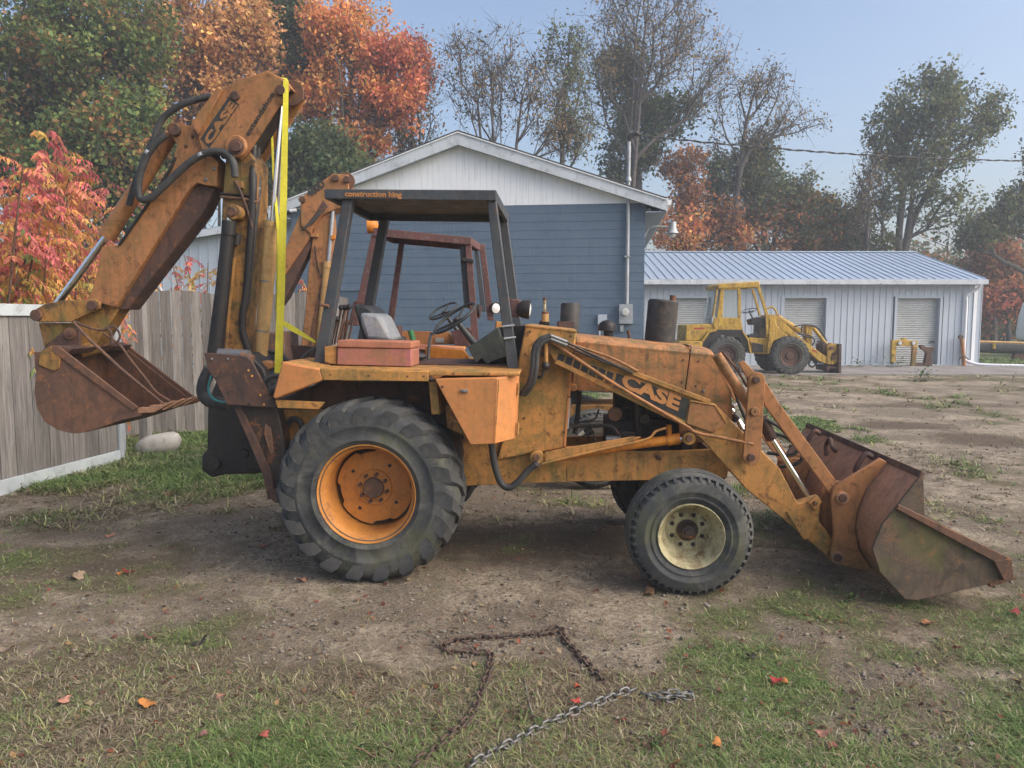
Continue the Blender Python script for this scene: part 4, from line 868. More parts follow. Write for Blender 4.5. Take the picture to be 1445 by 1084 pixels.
yp("fender_rib", M['yellow'], q8((300, 465), (360, 450), (375, 462), (310, 480), (262, 553), (240, 553)), -.76, .12, None, .01)
yp("fender_strut", M['yellow'], q8((592, 460), (640, 525), (668, 655), (652, 655), (630, 540), (588, 480)), -.76, .12, None, .01)
yp("floor", M['yellow'], q8((640, 520), (810, 530), (800, 545), (790, 662), (665, 655), (655, 560)), -.55, 1.1, None, .01)
yp("step_box", M['engine'], q8((670, 560), (765, 580), (765, 645), (680, 645)), -.60, .1, None, .01)
yp("front_body", M['yellow'], q8((820, 330), (862, 325), (880, 420), (960, 490), (1000, 560), (900, 600), (860, 545), (822, 650), (795, 662), (810, 520)), -.45, .9, None, .02)
yp("front_post", M['yellow'], q8((818, 480), (862, 482), (845, 560), (822, 655), (798, 662), (808, 560)), -.72, .12, None, .01)
cb = part_empty("cab", T3)
yp("cab_roof", M['yellow'], q8((370, 78), (400, 62), (735, 42), (738, 85), (715, 97), (375, 108)), -.68, 1.36, cb, .03)
yp("cab_side", M['yellow'], q8((345, 352), (575, 352), (592, 455), (360, 455), (335, 400)), -.66, .04, cb, .01)
yp("cab_side", M['yellow'], q8((345, 352), (575, 352), (592, 455), (360, 455), (335, 400)), .62, .04, cb, .01)
for v in (-.66, .60):
    for pp in (((405, 105), (432, 105), (420, 355), (372, 355)), ((550, 98), (574, 98), (577, 355), (552, 355)), ((715, 92), (738, 88), (812, 330), (808, 522), (790, 520), (786, 335)), ((432, 98), (552, 98), (552, 112), (432, 114)), ((372, 105), (382, 105), (345, 350), (332, 350))):
        yp("cab_post", M['yellow'], q8(*pp), v, .06, cb, .008)
yp("cab_post", M['yellow'], q8((667, 108), (684, 108), (747, 330), (730, 336)), .25, .06, cb, .008)
for v in (-.635, .61): yp("side_pane", M['glass'], q8((432, 112), (550, 112), (552, 352), (421, 352)), v, .006, cb, 0)
yp("rear_pane", M['glass'], q8((383, 112), (402, 112), (371, 348), (346, 348)), -.6, 1.2, cb, 0)
yp("dash", M['black'], q8((660, 370), (735, 348), (790, 345), (800, 420), (740, 440), (735, 520), (780, 530), (720, 530), (725, 400), (675, 415)), -.25, .5, cb, .01)
yp("seat", M['blackplastic'], q8((640, 505), (730, 485), (735, 520), (650, 530)), -.25, .5, cb, .02)
steering(T3, Y3, (950 + 645 / 6.02, 390 + 292 / 6.02), 0, .23, (-.25, -.2, .9), M['black'], (950 + 700 / 6.02, 390 + 400 / 6.02))
yp("marking", M['red'], q8((175, 436), (265, 434), (265, 448), (175, 450)), -.626, .005, None, 0)
yp("lift_arm", M['yellow'], q8((840, 350), (875, 335), (1100, 535), (1180, 600), (1312, 690), (1306, 745), (1230, 715), (1150, 640), (1080, 560), (870, 420)), -.42, .10, None, .01)
obj("lift_arm", MB().prism(Y3.uw(q8((840, 350), (875, 335), (1100, 535), (1180, 600), (1312, 690), (1306, 745), (1230, 715), (1150, 640), (1080, 560), (870, 420)), -.42), .32, .42), M['yellow'], T3, 30, .01)
yp("marking", M['red'], q8((1186, 618), (1222, 640), (1218, 652), (1184, 632)), -.428, .005, None, 0)
Y3.rod("tilt_cylinder", M['yellow'], [(*q8((880, 345))[0], -.1), (*q8((1085, 475))[0], -.1)], .10, None, 16, False)
Y3.rod("arm_guard", M['yellow'], [(*q8((800, 275))[0], -.2), (*q8((840, 262))[0], -.2), (*q8((875, 300))[0], -.2), (*q8((875, 345))[0], -.2)], .03)
Y3.pin("arm_boss", M['yellow'], q8((842, 352))[0], -.46, .11, .12)
yp("link_post", M['yellow'], q8((1130, 415), (1182, 418), (1178, 600), (1155, 600), (1130, 540)), -.15, .3, None, .01)
Y3.rod("link_arm", M['yellow'], [(*q8((1180, 430))[0], 0), (*q8((1215, 470))[0], 0), (*q8((1300, 580))[0], 0)], .06, None, 10)
for pts in (((1030, 425), (1100, 412), (1180, 420), (1260, 470), (1305, 550)), ((1095, 480), (1095, 425), (1140, 412), (1220, 430), (1290, 520)), ((1080, 490), (1150, 500), (1200, 540), (1180, 590)), ((1060, 480), (1120, 510), (1190, 520)), ((1240, 590), (1270, 560), (1305, 590))):
    Y3.rod("hydraulic_hose", M['hose'], [(*p, -.2) for p in q8(*pts)], .022, None, 8)
co = part_empty("coupler", T3)
yp("coupler_plate", M['yellow'], q8((1310, 590), (1340, 565), (1395, 580), (1425, 610), (1420, 715), (1360, 750), (1310, 745)), -.45, .06, co, .01)
obj("coupler_plate", MB().prism(Y3.uw(q8((1310, 590), (1340, 565), (1395, 580), (1425, 610), (1420, 715), (1360, 750), (1310, 745)), -.45), .39, .45), M['yellow'], co, 30, .01)
yp("carriage_bar", M['rustdark'], q8((1405, 575), (1432, 575), (1428, 825), (1405, 825)), -.55, 1.1, co, .01)
yp("carriage_foot", M['rustdark'], q8((1308, 760), (1420, 765), (1420, 785), (1330, 785), (1320, 808), (1308, 805)), -.45, .9, co, .01)
yp("coupler_core", M['rustdark'], q8((1262, 580), (1300, 560), (1320, 590), (1320, 690), (1275, 690)), -.25, .5, co, .02)
for p in ((1345, 610), (1370, 660), (1362, 695)): Y3.pin("pivot_pin", M['rustdark'], q8(p)[0], -.50, .06, .1, co)
Y3.rod("hose_coil", M['hose'], [(*p, -.2) for p in q8((1155, 700), (1200, 690), (1215, 740), (1180, 770), (1150, 740), (1180, 705), (1205, 740))], .03, T3, 8)
# ------------------------------------------------------------------ blue block building
def plainmat(name, base, alt, rough=.8, nscale=3, bscale=40, bd=.003, streak=None, dirt=None, sp=.3, metal=0.0):
    m, n, b = mat_base(name, rough, metal, sp); c = coord(n)
    n1 = noise(n, c, nscale, 8, .6, .3); col = mix(n, ramp(n, n1, .35, .65), base, alt)
    if dirt: col = mix(n, mul(n, ramp(n, noise(n, c, nscale * 2.3, 10, .7, .5), .5, .7), .7), col, dirt)
    if streak: col = mix(n, mul(n, ramp(n, noise(n, coord(n, (5, 5, .35)), 3, 8, .65), .52, .75), .5), col, streak)
    n.links.new(col, b.inputs["Base Color"]); bump(n, b, noise(n, c, bscale, 6, .6), bd, .5); return m
M['block'] = plainmat("blue_painted_block", (.112, .160, .222), (.100, .147, .206), .75, 1.6, 60, .004, streak=(.17, .22, .28), dirt=(.075, .115, .185))
M['joint'] = plainmat("block_joint", (.080, .118, .165), (.07, .105, .15))
M['gable'] = plainmat("white_siding", (.84, .86, .88), (.80, .82, .85), .5, 1.2, 30, .001, streak=(.33, .34, .34))
M['trim'] = plainmat("grey_fascia", (.60, .64, .68), (.52, .56, .60), .6, 1.8, 30, .002, streak=(.22, .23, .24), dirt=(.25, .26, .27))
M['soffit'] = plainmat("soffit", (.32, .36, .42), (.28, .32, .38), .6)
M['roofing'] = plainmat("dark_roofing", (.05, .05, .055), (.08, .08, .08), .9)
M['shed'] = plainmat("pale_metal_siding", (.47, .53, .60), (.44, .495, .56), .5, .8, 20, .001, streak=(.36, .40, .45), dirt=(.42, .46, .52), sp=.4)
M['shedroof'] = plainmat("blue_grey_metal_roof", (.38, .46, .57), (.34, .42, .53), .42, 1.1, 20, .001, sp=.5, metal=.15)
M['rolldoor'] = plainmat("roll_door", (.50, .52, .52), (.44, .46, .46), .5, 2, 20, .001, dirt=(.36, .37, .37))
M['dark'] = plainmat("dark_gap", (.02, .02, .022), (.03, .03, .03))
BY = R(-7)
bl = thing("block_building", "blue painted block building with white gable behind the two backhoe loaders", "building", (3.13, 17.6, 0), BY)
# local: x to the right along the face, y into the building, z up; right corner at x=0
HB = 4.47; WB = 8.7; DB = 9.2
obj("wall_core", MB().bx(-WB + .02, -.02, .03, DB, 0, HB - .01), M['joint'], bl, 0)
nc = 22; ch = HB / nc
for k in range(nc):
    z0 = k * ch + .004; z1 = (k + 1) * ch - .003; off = (k % 2) * .2
    mb = MB(); x = -WB + off - .4
    while x < 0:
        a, b = max(x + .0004, -WB), min(x + .3996, 0)
        if b - a > .02: mb.bx(a, b, (k * 37 % 5) * .0006, .03, z0, z1)
        x += .4
    y = 0.03
    mb.bx(-.02, 0.0, .031, DB, z0, z1); mb.bx(-WB, -WB + .02, .031, DB, z0, z1)
    obj("block_course", mb, M['block'], bl, 0)
APX = -4.42; APZ = 5.93
# gable siding boards
xb = -WB + .0; sw = .145
def zr(x): return HB + (APZ - HB - .02) * (1 - abs(x - APX) / (-APX)) + .10
i = 0
while xb < -.001:
    xe = min(xb + sw - .003, 0)
    mb = MB().prism([(xb, HB), (xe, HB), (xe, max(zr(xe), HB + .02)), (xb, max(zr(xb), HB + .02))], -.004 - (i % 2) * .002, .02)
    obj("siding_board", mb, M['gable'], bl, 0); xb += sw; i += 1
obj("gable_back", MB().prism([(-WB, HB), (0, HB), (APX, APZ)], .022, .06), M['gable'], bl, 0)
OV = .46; RE = HB - .22; AB, AT = 5.87, 6.17; slope = (APZ + .16 - RE) / (-APX + OV)
def rake(sx):   # fascia board from the eave to the ridge
    xe = OV if sx > 0 else -WB - OV
    return [(xe, RE), (APX, AB), (APX, AT), (xe, RE + .26)]
for sx in (1, -1):
    obj("fascia", MB().prism(rake(sx), -.24, -.20), M['trim'], bl, 0, .004)
    xe = OV if sx > 0 else -WB - OV
    obj("roof_slab", MB().prism([(xe, RE + .262), (APX, AT + .002), (APX, AT + .04), (xe, RE + .30)], -.26, DB + .4), M['roofing'], bl, 0, .003)
    obj("fascia_cap", MB().prism([(xe, RE + .238), (APX, AT - .025), (APX, AT), (xe, RE + .26)], -.27, -.241), M['gable'], bl, 0)
    obj("rake_soffit", MB().prism([(xe, RE + .04), (APX, AB + .04), (APX, AB + .02), (xe, RE + .02)], -.199, -.012), M['soffit'], bl, 0)
    # boxed eave along the side
    a, b = (0.001, OV) if sx > 0 else (-WB - OV, -WB - .001)
    obj("eave_soffit", MB().bx(a, b, -.198, DB, RE - .03, RE - .005), M['soffit'], bl, 0)
    e = OV if sx > 0 else -WB - OV
    obj("eave_fascia", MB().bx(e - .0 if sx > 0 else e - .03, e + .03 if sx > 0 else e, -.24, DB, RE - .03, RE + .25), M['trim'], bl, 0, .004)
    g = e + .03 if sx > 0 else e - .03
    obj("gutter", MB().prism([(g, RE + .12), (g, RE + .24), (g + .10 * sx, RE + .24), (g + .085 * sx, RE + .13)], -.23, DB), M['gable'], bl, 0, .004)
blF = Frame((3.13, 17.6, 0), BY, bl)
# low vent opening
obj("wall_vent", MB().prism(blF.uw([(478, 411), (506, 411), (506, 432), (478, 432)], -.01), -.006, .02), M['joint'], bl, 0)
obj("vent_lintel", MB().prism(blF.uw([(476, 406), (508, 406), (508, 410.5), (476, 410.5)], -.03), -.03, .02), M['block'], bl, 0, .004)
# fittings that hang on it
cv = thing("electric_meter", "grey electric meter box with round glass on the right end of the blue wall", "meter", bl.location, BY)
obj("meter_box", MB().prism(blF.uw([(873.5, 429.5), (892.5, 429.5), (892.5, 457), (873.5, 457)], -.16), -.16, -.005), M['galv'], cv, 30, .008)
p = blF.q(882, 440.5, -.16)
obj("meter_dial", MB().cyl(p, p + Vector((0, -.07, 0)), .088, .08, 24), M['lens'], cv, 35, .006)
obj("meter_face", MB().cyl(p + Vector((0, -.071, 0)), p + Vector((0, -.074, 0)), .06, n=20), M['white'], cv)
obj("conduit_stub", MB().prism(blF.uw([(875, 459), (880, 459), (880, 468), (875, 468)], -.12), -.12, -.02), M['galv'], cv, 30, .004)
jb = thing("junction_box", "small pale junction box on the blue wall left of the meter", "junction box", bl.location, BY)
obj("box", MB().prism(blF.uw([(843.5, 444), (856.5, 444), (856.5, 458), (843.5, 458)], -.10), -.10, -.005), M['shed'], jb, 30, .006)
obj("conduit", MB().tube([blF.q(846, 458, -.05), blF.q(846, 500, -.05)], .02, 8), M['shed'], jb)
ma = thing("service_mast", "galvanised conduit mast rising from the meter through the roof eave", "electric mast", bl.location, BY)
x = blF.q(885.5, 360, -.10).x; zb = blF.q(885.5, 429, -.10).z
obj("conduit", MB().cyl((x, -.08, zb), (x, -.08, 5.9), .042, n=14), M['galv'], ma)
obj("weather_head", MB().tube([(x, -.08, 5.86), (x + .03, -.08, 5.98), (x + .14, -.08, 6.06), (x + .24, -.08, 6.0)], [.045, .055, .06, .04], 14), M['hose'], ma, 50)
obj("roof_flashing", MB().lathe((x, -.08, 5.0), (0, 0, 1), [(.07, -.04), (.055, .05), (.05, .06)], 16), M['galv'], ma)
for z in (3.2, 2.0): obj("conduit_clamp", MB().bx(x - .07, x + .07, -.125, -.005, z, z + .04), M['galv'], ma)
la = thing("yard_lamp", "bell shaped aluminium yard lamp on an arm at the blue building corner", "wall lamp", bl.location, BY)
lp = blF.q(948, 322, .6)
obj("lamp_arm", MB().tube([(.01, .6, lp.z - .22), (.12, .6, lp.z + .02), (.3, .6, lp.z + .05), (lp.x, .6, lp.z + .02)], .025, 8), M['galv'], la)
obj("arm_bracket", MB().bx(.0, .03, .54, .66, lp.z - .32, lp.z - .05), M['galv'], la)
obj("lamp_head", MB().lathe((lp.x + .02, .6, lp.z), (0, 0, -1), [(.001, -.16), (.085, -.15), (.09, .0), (.11, .05), (.155, .13), (.15, .13), (.09, .04)], 24), M['galv'], la)
obj("lamp_bulb", MB().ball((lp.x + .02, .6, lp.z - .15), .08, 14, 10), M['lens'], la)
fl = thing("floodlight", "small white floodlight under the right eave of the blue building", "floodlight", bl.location, BY)
fp = blF.q(913, 297, .2)
obj("lamp_cone", MB().lathe(fp, (.7, -.3, -.6), [(.02, -.09), (.04, -.06), (.085, .05), (.08, .05), (.001, .03)], 18), M['gable'], fl)
obj("lamp_arm", MB().tube([(fp.x, .2, RE - .03), (fp.x - .02, .2, fp.z + .04)], .015, 8), M['gable'], fl)
sc_ = thing("security_camera", "small white security camera below the left eave of the blue building", "camera", bl.location, BY)
sp_ = blF.q(414.5, 298, -.1)
obj("camera_body", MB().tube([(sp_.x + .10, -.16, sp_.z + .02), (sp_.x - .06, -.2, sp_.z)], .05, 12), M['gable'], sc_, 35)
obj("camera_mount", MB().tube([(sp_.x + .03, -.16, sp_.z + .03), (sp_.x + .03, -.05, sp_.z + .16), (sp_.x + .03, -.02, sp_.z + .16)], .014, 8), M['gable'], sc_)
# low wing of pale ribbed metal to the left
wg = thing("side_wing", "low pale metal sided wing left of the blue building seen over the wooden fence", "building", bl.location, BY)
wx0, wx1 = -WB - 5.2, -WB - .03
zt = lambda x: 3.55 + (x - wx0) / (wx1 - wx0) * .72
obj("wall_core", MB().prism([(wx0, 0), (wx1, 0), (wx1, zt(wx1)), (wx0, zt(wx0))], .33, 6.0), M['shed'], wg, 0)
x = wx0; 
while x < wx1 - .05:
    obj("wall_panel", MB().prism([(x, 0), (x + .232, 0), (x + .232, zt(x) - .01), (x, zt(x) - .01)], .31, .33).prism([(x + .234, 0), (x + .256, 0), (x + .256, zt(x) - .01), (x + .234, zt(x) - .01)], .292, .33), M['shed'], wg, 0); x += .258
obj("roof_slab", MB().prism([(wx0 - .3, zt(wx0) + .01), (wx1, zt(wx1) + .06), (wx1, zt(wx1) + .10), (wx0 - .3, zt(wx0) + .05)], .1, 6.2), M['shedroof'], wg, 0)
obj("fascia", MB().prism([(wx0 - .3, zt(wx0) - .14), (wx1, zt(wx1) - .09), (wx1, zt(wx1) + .07), (wx0 - .3, zt(wx0) + .02)], .06, .10), M['trim'], wg, 0)

# ------------------------------------------------------------------ white metal garage
GX0, GX1, GY, GD, GH = 4.45, 17.16, 27.4, 9.0, 3.06
ga = thing("garage", "long low pale metal garage with blue-grey roof and three roll-up doors", "garage", (0, GY, 0))
doors = [(5.95, 7.40), (10.05, 11.62), (14.25, 15.82)]; DH = 2.52
obj("wall_core", MB().bx(GX0, GX1 - .02, .22, GD, 0, GH), M['dark'], ga, 0)
def rib_mesh(w_, h_):
    return mkmesh("wall_panel", MB().bx(0, w_ - .028, 0, .02, 0, h_).bx(w_ - .026, w_ - .002, -.016, .02, 0, h_))
pw = .235; full = rib_mesh(pw, GH); full.materials.append(M['shed']); topm = rib_mesh(pw, GH - DH - .06); topm.materials.append(M['shed'])
x = GX0; segs = []
while x < GX1 - .02:
    ind = next((d for d in doors if x + pw * .5 > d[0] - .06 and x + pw * .5 < d[1] + .06), None)
    o = bpy.data.objects.new("wall_panel", topm if ind else full); COL.objects.link(o); o.parent = ga
    o.location = (x, 0, DH + .06 if ind else 0); x += pw
obj("end_wall", MB().bx(GX1 - .03, GX1, -.0, GD, 0, GH).prism([(GX1 - .03, GH), (GX1, GH), (GX1, GH + .01), (GX1 - .03, GH + .01)], 0, GD), M['shed'], ga, 0)
for d in doors:
    rd = part_empty("roll_door", ga); mb = MB(); z = .02; n = 0
    while z < DH - .02:
        mb.prism([(d[0], z), (d[1], z), (d[1], z + .075), (d[0], z + .075)], .17, .20)
        mb.add([(d[0], .17, z + .012), (d[1], .17, z + .012), (d[1], .150, z + .04), (d[0], .150, z + .04), (d[1], .17, z + .068), (d[0], .17, z + .068)], [(0, 1, 2, 3), (3, 2, 4, 5)])
        z += .082
    tag(obj("door_curtain", mb, M['rolldoor'], rd, 0), kind="stuff")
    for a, b in ((d[0] - .10, d[0]), (d[1], d[1] + .10)): obj("door_jamb", MB().bx(a, b, -.024, .20, 0, DH), M['shed'], rd, 0, .003)
    obj("door_header", MB().bx(d[0] - .10, d[1] + .10, -.028, .20, DH + .002, DH + .075), M['shed'], rd, 0, .003)
    obj("door_handle", MB().bx(d[1] - .22, d[1] - .06, .11, .15, .88, .93), M['rustdark'], rd, 0, .004)
RIDZ = 4.56
rw = .305; x = GX0 - .3
dy, dz = GD / 2 + .35, RIDZ - (GH + .12)
L = math.hypot(dy, dz); ra = math.atan2(dz, dy)
rp_ = mkmesh("roof_panel", MB().bx(0, rw - .03, 0, L, 0, .02).bx(rw - .028, rw - .002, 0, L, 0, .05)); rp_.materials.append(M['shedroof'])
while x < GX1 - .12:
    o = bpy.data.objects.new("roof_panel", rp_); COL.objects.link(o); o.parent = ga; o.location = (x, -.35, GH + .12); o.rotation_euler = (ra, 0, 0)
    o = bpy.data.objects.new("roof_panel", rp_); COL.objects.link(o); o.parent = ga; o.location = (x + rw, GD + .35, GH + .12); o.rotation_euler = (ra, 0, math.pi)
    x += rw
obj("ridge_cap", MB().prism([(GX0 - .3, RIDZ + .02), (x, RIDZ + .02), (x, RIDZ + .07), (GX0 - .3, RIDZ + .07)], GD / 2 - .12, GD / 2 + .12), M['shedroof'], ga, 0, .01)
obj("gable_end", MB().add([(GX1 - .02, 0, GH), (GX1 - .02, GD, GH), (GX1 - .02, GD / 2, RIDZ - .03), (GX1, 0, GH), (GX1, GD, GH), (GX1, GD / 2, RIDZ - .03)], [(0, 1, 2), (3, 5, 4), (0, 2, 5, 3), (1, 4, 5, 2), (0, 3, 4, 1)]), M['shed'], ga, 0)
obj("gutter", MB().bx(GX0 - .3, x + .02, -.46, -.36, GH - .06, GH + .115).bx(GX0 - .3, x, -.36, .0, GH - .03, GH - .01), M['trim'], ga, 0, .012)
obj("base_trim", MB().bx(GX0, GX1, -.03, -.018, .0, .07), M['trim'], ga, 0)
obj("corner_trim", MB().bx(GX1 - .11, GX1 + .012, -.032, -.017, 0, GH), M['gable'], ga, 0, .003)
xd = GX1 - .42
obj("downspout", MB().tube(crom([(xd + .3, -.41, GH - .04), (xd + .27, -.30, GH - .2), (xd, -.10, GH - .42), (xd, -.09, GH - .7)], 4), .055, 10).cyl((xd, -.09, GH - .7), (xd, -.09, .45), .055, n=10)
    .tube(crom([(xd, -.09, .5), (xd + .04, -.12, .25), (xd + .35, -.3, .10), (xd + .9, -.5, .07), (xd + 1.9, -.8, .06)], 4), .055, 10), M['gable'], ga, 40)

# things by the garage
def trace_thing(name, label, cat, Y, group=None):
    t = thing(name, label, cat, (0, Y, 0), 0, group); return t, Frame((0, Y, 0), 0, t)
fi = lambda *p: [(1180 + x / 4.713, 330 + y / 4.713) for x, y in p]
t, f = trace_thing("lamp_frame", "yellow steel frame with two round headlamps standing before the garage door", "machine frame", 26.9)
f.plate("crossbar", M['yellow'], fi((372, 708), (440, 705), (445, 692), (465, 692), (470, 708), (543, 712), (541, 752), (374, 745)), 0, .12, None, .01)
f.plate("leg", M['yellow'], fi((372, 740), (402, 745), (395, 850), (368, 860)), 0, .12, None, .01)
f.plate("leg", M['boomlow'], fi((510, 750), (540, 752), (528, 885), (502, 885)), 0, .12, None, .01)
for c in ((423, 728), (514, 728)):
    hl_ = part_empty("headlamp", t); p = f.q(*fi(c)[0], -.02)
    obj("lamp_ring", MB().lathe(p, (0, -1, 0), [(.075, -.02), (.082, .03), (.07, .035), (.066, .02)], 20), M['steel'], hl_); obj("lamp_lens", MB().lathe(p, (0, -1, 0), [(.068, .02), (.03, .032), (.001, .035)], 20), M['lens'], hl_)
t, f = trace_thing("cast_bracket", "dark rusty angled casting leaning on the right garage door", "machine part", 26.9)
f.plate("casting", M['rustdark'], fi((558, 745), (572, 738), (600, 752), (652, 755), (650, 775), (636, 800), (640, 880), (600, 895), (582, 892), (602, 800), (600, 785), (568, 765)), 0, .15, None, .01)
f.plate("base_plate", M['rustdark'], fi((505, 858), (585, 860), (600, 895), (500, 885)), .02, .15, None, .01)
t, f = trace_thing("steel_post", "short rusty orange post leaning on the garage wall by the downspout", "post", 27.1)
f.rod("post_tube", M['boom'], [(*fi((852, 900))[0], 0), (*fi((835, 700))[0], .1)], .07, None, 14, False)
f.pin("post_eye", M['rustdark'], fi((831, 687))[0], .04, .08, .08)
f.rod("chain_binder", M['rustdark'], [(*fi((818, 835))[0], -.08), (*fi((845, 812))[0], -.1), (*fi((880, 838))[0], -.08)], .02)
# items beyond the garage on the right
t, f = trace_thing("pipe_trailer", "long dark pipe on a low trailer beyond the garage at the right edge", "trailer", 31.0)
f.rod("pipe", M['hose'], [(1374, 489.5, 0), (1470, 492.5, 0)], .24, None, 18, False)
f.rod("frame_rail", M['cream_cyl'], [(1374, 482, -.3), (1470, 485, -.3)], .05, None, 6, False)
f.rod("clamp", M['yellow'], [(1402.5, 481, -.26), (1402.5, 492, -.26)], .06, None, 8, False)
f.plate("axle_stand", M['rustdark'], [(1434, 496), (1460, 498), (1460, 509), (1430, 507)], -.1, .2, None)
f.plate("landing_leg", M['rustdark'], [(1377, 494), (1381, 494), (1381, 512), (1377, 512)], -.1, .2, None)
t, f = trace_thing("camper", "white rounded camper front at the far right edge beyond the garage", "camper", 33.5)
f.plate2("shell", M['gable'], [(1452, 418), (1442, 428), (1435.5, 448), (1432, 470), (1433, 479), (1438, 480), (1440, 474), (1520, 474), (1520, 418)], 2.2, 0, 2.2, None, .12)
f.plate2("seam", M['trim'], [(1436, 453.5), (1520, 455), (1520, 456), (1436, 454.5)], 2.2, -.01, .01, None, 0)
f.plate2("underframe", M['black'], [(1441, 474), (1520, 474), (1520, 482), (1443, 481)], 2.0, .05, 2.0, None, .02)
obj("wheel", MB().cyl(f.q(1475, 492, .1), f.q(1475, 492, .1) + Vector((0, .25, 0)), .36, n=24), M['rubber'], t, 35, .02)

# ------------------------------------------------------------------ overhead cable
ca = MB(); A0 = blF.inv.inverted() @ Vector((x * 0 + blF.q(885.5, 360, -.10).x + .2, -.08, 6.0)) + Vector((3.13, 17.6, 0))
B0 = aty(1445, 228.5, 21); B1 = B0 + (B0 - A0) * .35; B1.z += .25
pts = []
for k in range(41):
    t_ = k / 40; q_ = A0.lerp(B1, t_); q_.z -= 1.35 * .55 * 4 * t_ * (1 - t_) * .28; pts.append(q_)
tw = []
for ph in (0, 2.1):
    tw.append([p + Vector((0, math.cos(i * 1.3 + ph), math.sin(i * 1.3 + ph))) * .016 for i, p in enumerate(crom(pts, 3))])
ca.tube(tw[0], .013, 6); ca.tube(tw[1], .013, 6)
tag(obj("power_cable", ca, M['hose'], None, 60), "black twisted overhead cable running from the roof mast across the sky", "cable")

# ------------------------------------------------------------------ fences
M['wood'] = None
m, n, b = mat_base("weathered_boards", .85, 0, .2); tc = N(n, "ShaderNodeTexCoord"); oi = N(n, "ShaderNodeObjectInfo")
mp = N(n, "ShaderNodeMapping"); mp.inputs["Scale"].default_value = (16, 16, .8); n.links.new(tc.outputs["Object"], mp.inputs[0])
ad = N(n, "ShaderNodeVectorMath", operation='ADD'); cm = N(n, "ShaderNodeCombineXYZ"); sx_ = N(n, "ShaderNodeMath", operation='MULTIPLY'); sx_.inputs[1].default_value = 37.0
n.links.new(oi.outputs["Random"], sx_.inputs[0]); n.links.new(sx_.outputs[0], cm.inputs[0]); n.links.new(sx_.outputs[0], cm.inputs[2]); n.links.new(mp.outputs[0], ad.inputs[0]); n.links.new(cm.outputs[0], ad.inputs[1])
g1 = noise(n, ad.outputs[0], 2.2, 10, .65, .8); col = mix(n, ramp(n, g1, .3, .7), (.14, .128, .118), (.275, .258, .243))
g2 = noise(n, ad.outputs[0], .55, 6, .6, .4); col = mix(n, mul(n, ramp(n, g2, .45, .7), .65), col, (.11, .098, .09))
g3 = noise(n, ad.outputs[0], 7, 8, .7, .2); col = mix(n, mul(n, ramp(n, g3, .58, .66), .8), col, (.035, .028, .025))
vt = N(n, "ShaderNodeMix", data_type='RGBA', blend_type='MULTIPLY'); vt.inputs[0].default_value = 1.0
rr = ramp(n, oi.outputs["Random"], 0, 1, .66, 1.2); cc = N(n, "ShaderNodeCombineColor"); [n.links.new(rr, cc.inputs[i]) for i in range(3)]
n.links.new(col, vt.inputs[6]); n.links.new(cc.outputs[0], vt.inputs[7]); n.links.new(vt.outputs[2], b.inputs["Base Color"]); bump(n, b, g1, .006, .7); M['wood'] = m
M['whitewood'] = plainmat("peeling_white_rail", (.48, .52, .54), (.40, .44, .46), .7, 3, 50, .002, dirt=(.20, .20, .18))
def board(parent, p0, dirv, wd, z0, zl, zr_, th=.02, tilt=0.0, off=0.0):
    """one upright board, its top cut from zl to zr_"""
    d = Vector(dirv).normalized(); nn = Vector((d.y, -d.x, 0)); a = Vector(p0) + nn * off; b_ = a + d * wd
    a2 = a + nn * th; b2 = b_ + nn * th; Z = lambda p, z, t=0: (p.x + d.x * t, p.y + d.y * t, z)
    mz = z0 + (zl - z0) * .5; k = random.uniform(-.004, .004)
    ring = lambda z_a, z_b, t: [Z(a, z_a, t), Z(b_, z_b, t), Z(b2, z_b, t), Z(a2, z_a, t)]
    return obj("board", MB().loft([ring(z0, z0, 0), ring(mz, mz, tilt + k), ring(zl, zr_, tilt * 2)]), M['wood'], parent, 0)
fe = thing("board_gate", "grey board gate panel with white top and bottom rails at the left edge", "gate", (0, 0, 0))
P0, P1 = Vector((-5.42, 5.6, 0)), Vector((-4.86, 8.95, 0)); d = (P1 - P0); Lg = d.length; d.normalize()
bot0 = onground(0, 690).y
s = 0.0
random.seed(3)
while s < Lg - .04:
    wd = min(random.choice([.15, .19, .24, .14, .2]), Lg - s); t_ = s / Lg
    board(fe, P0 + d * s, d, wd - .006, .06, 1.80, 1.80, .02, random.uniform(-.003, .003), random.uniform(0, .006)); s += wd
for z0, z1, nm in ((1.79, 1.91, "top_rail"), (.0, .15, "bottom_rail")):
    nn = Vector((d.y, -d.x, 0)); mb = MB()
    vs = []
    for q_ in (P0, P1):
        for o_, z in ((-.02, z0), (.055, z0), (.055, z1), (-.02, z1)):
            vs.append(q_ + nn * o_ + Vector((0, 0, z)))
    mb.add(vs, [(0, 1, 2, 3), (7, 6, 5, 4), (0, 4, 5, 1), (1, 5, 6, 2), (2, 6, 7, 3), (3, 7, 4, 0)])
    obj(nm, mb, M['whitewood'], fe, 0, .004)
obj("frame_tube", MB().cyl((P1.x + .02, P1.y + .06, .05), (P1.x + .02, P1.y + .06, 1.88), .045, n=14), M['galv'], fe)
f2 = thing("board_fence", "weathered grey board fence with arched tops behind the white rock", "fence", (0, 0, 0))
Q0, Q1 = Vector((-5.95, 10.9, 0)), Vector((-2.75, 12.3, 0)); d = (Q1 - Q0); Lf = d.length; d.normalize(); s = 0; i = 0
def arch(s):
    x_ = (s % 1.9) / 1.9; return 2.02 + .17 * math.sin(math.pi * x_)
while s < Lf:
    wd = random.choice([.13, .14, .15, .14]); board(f2, Q0 + d * s, d, wd - .005, .02, arch(s + .003), arch(min(s + wd - .01, (s // 1.9) * 1.9 + 1.899)), .02, random.uniform(-.006, .006), random.uniform(0, .01)); s += wd
nn = Vector((-d.y, d.x, 0))
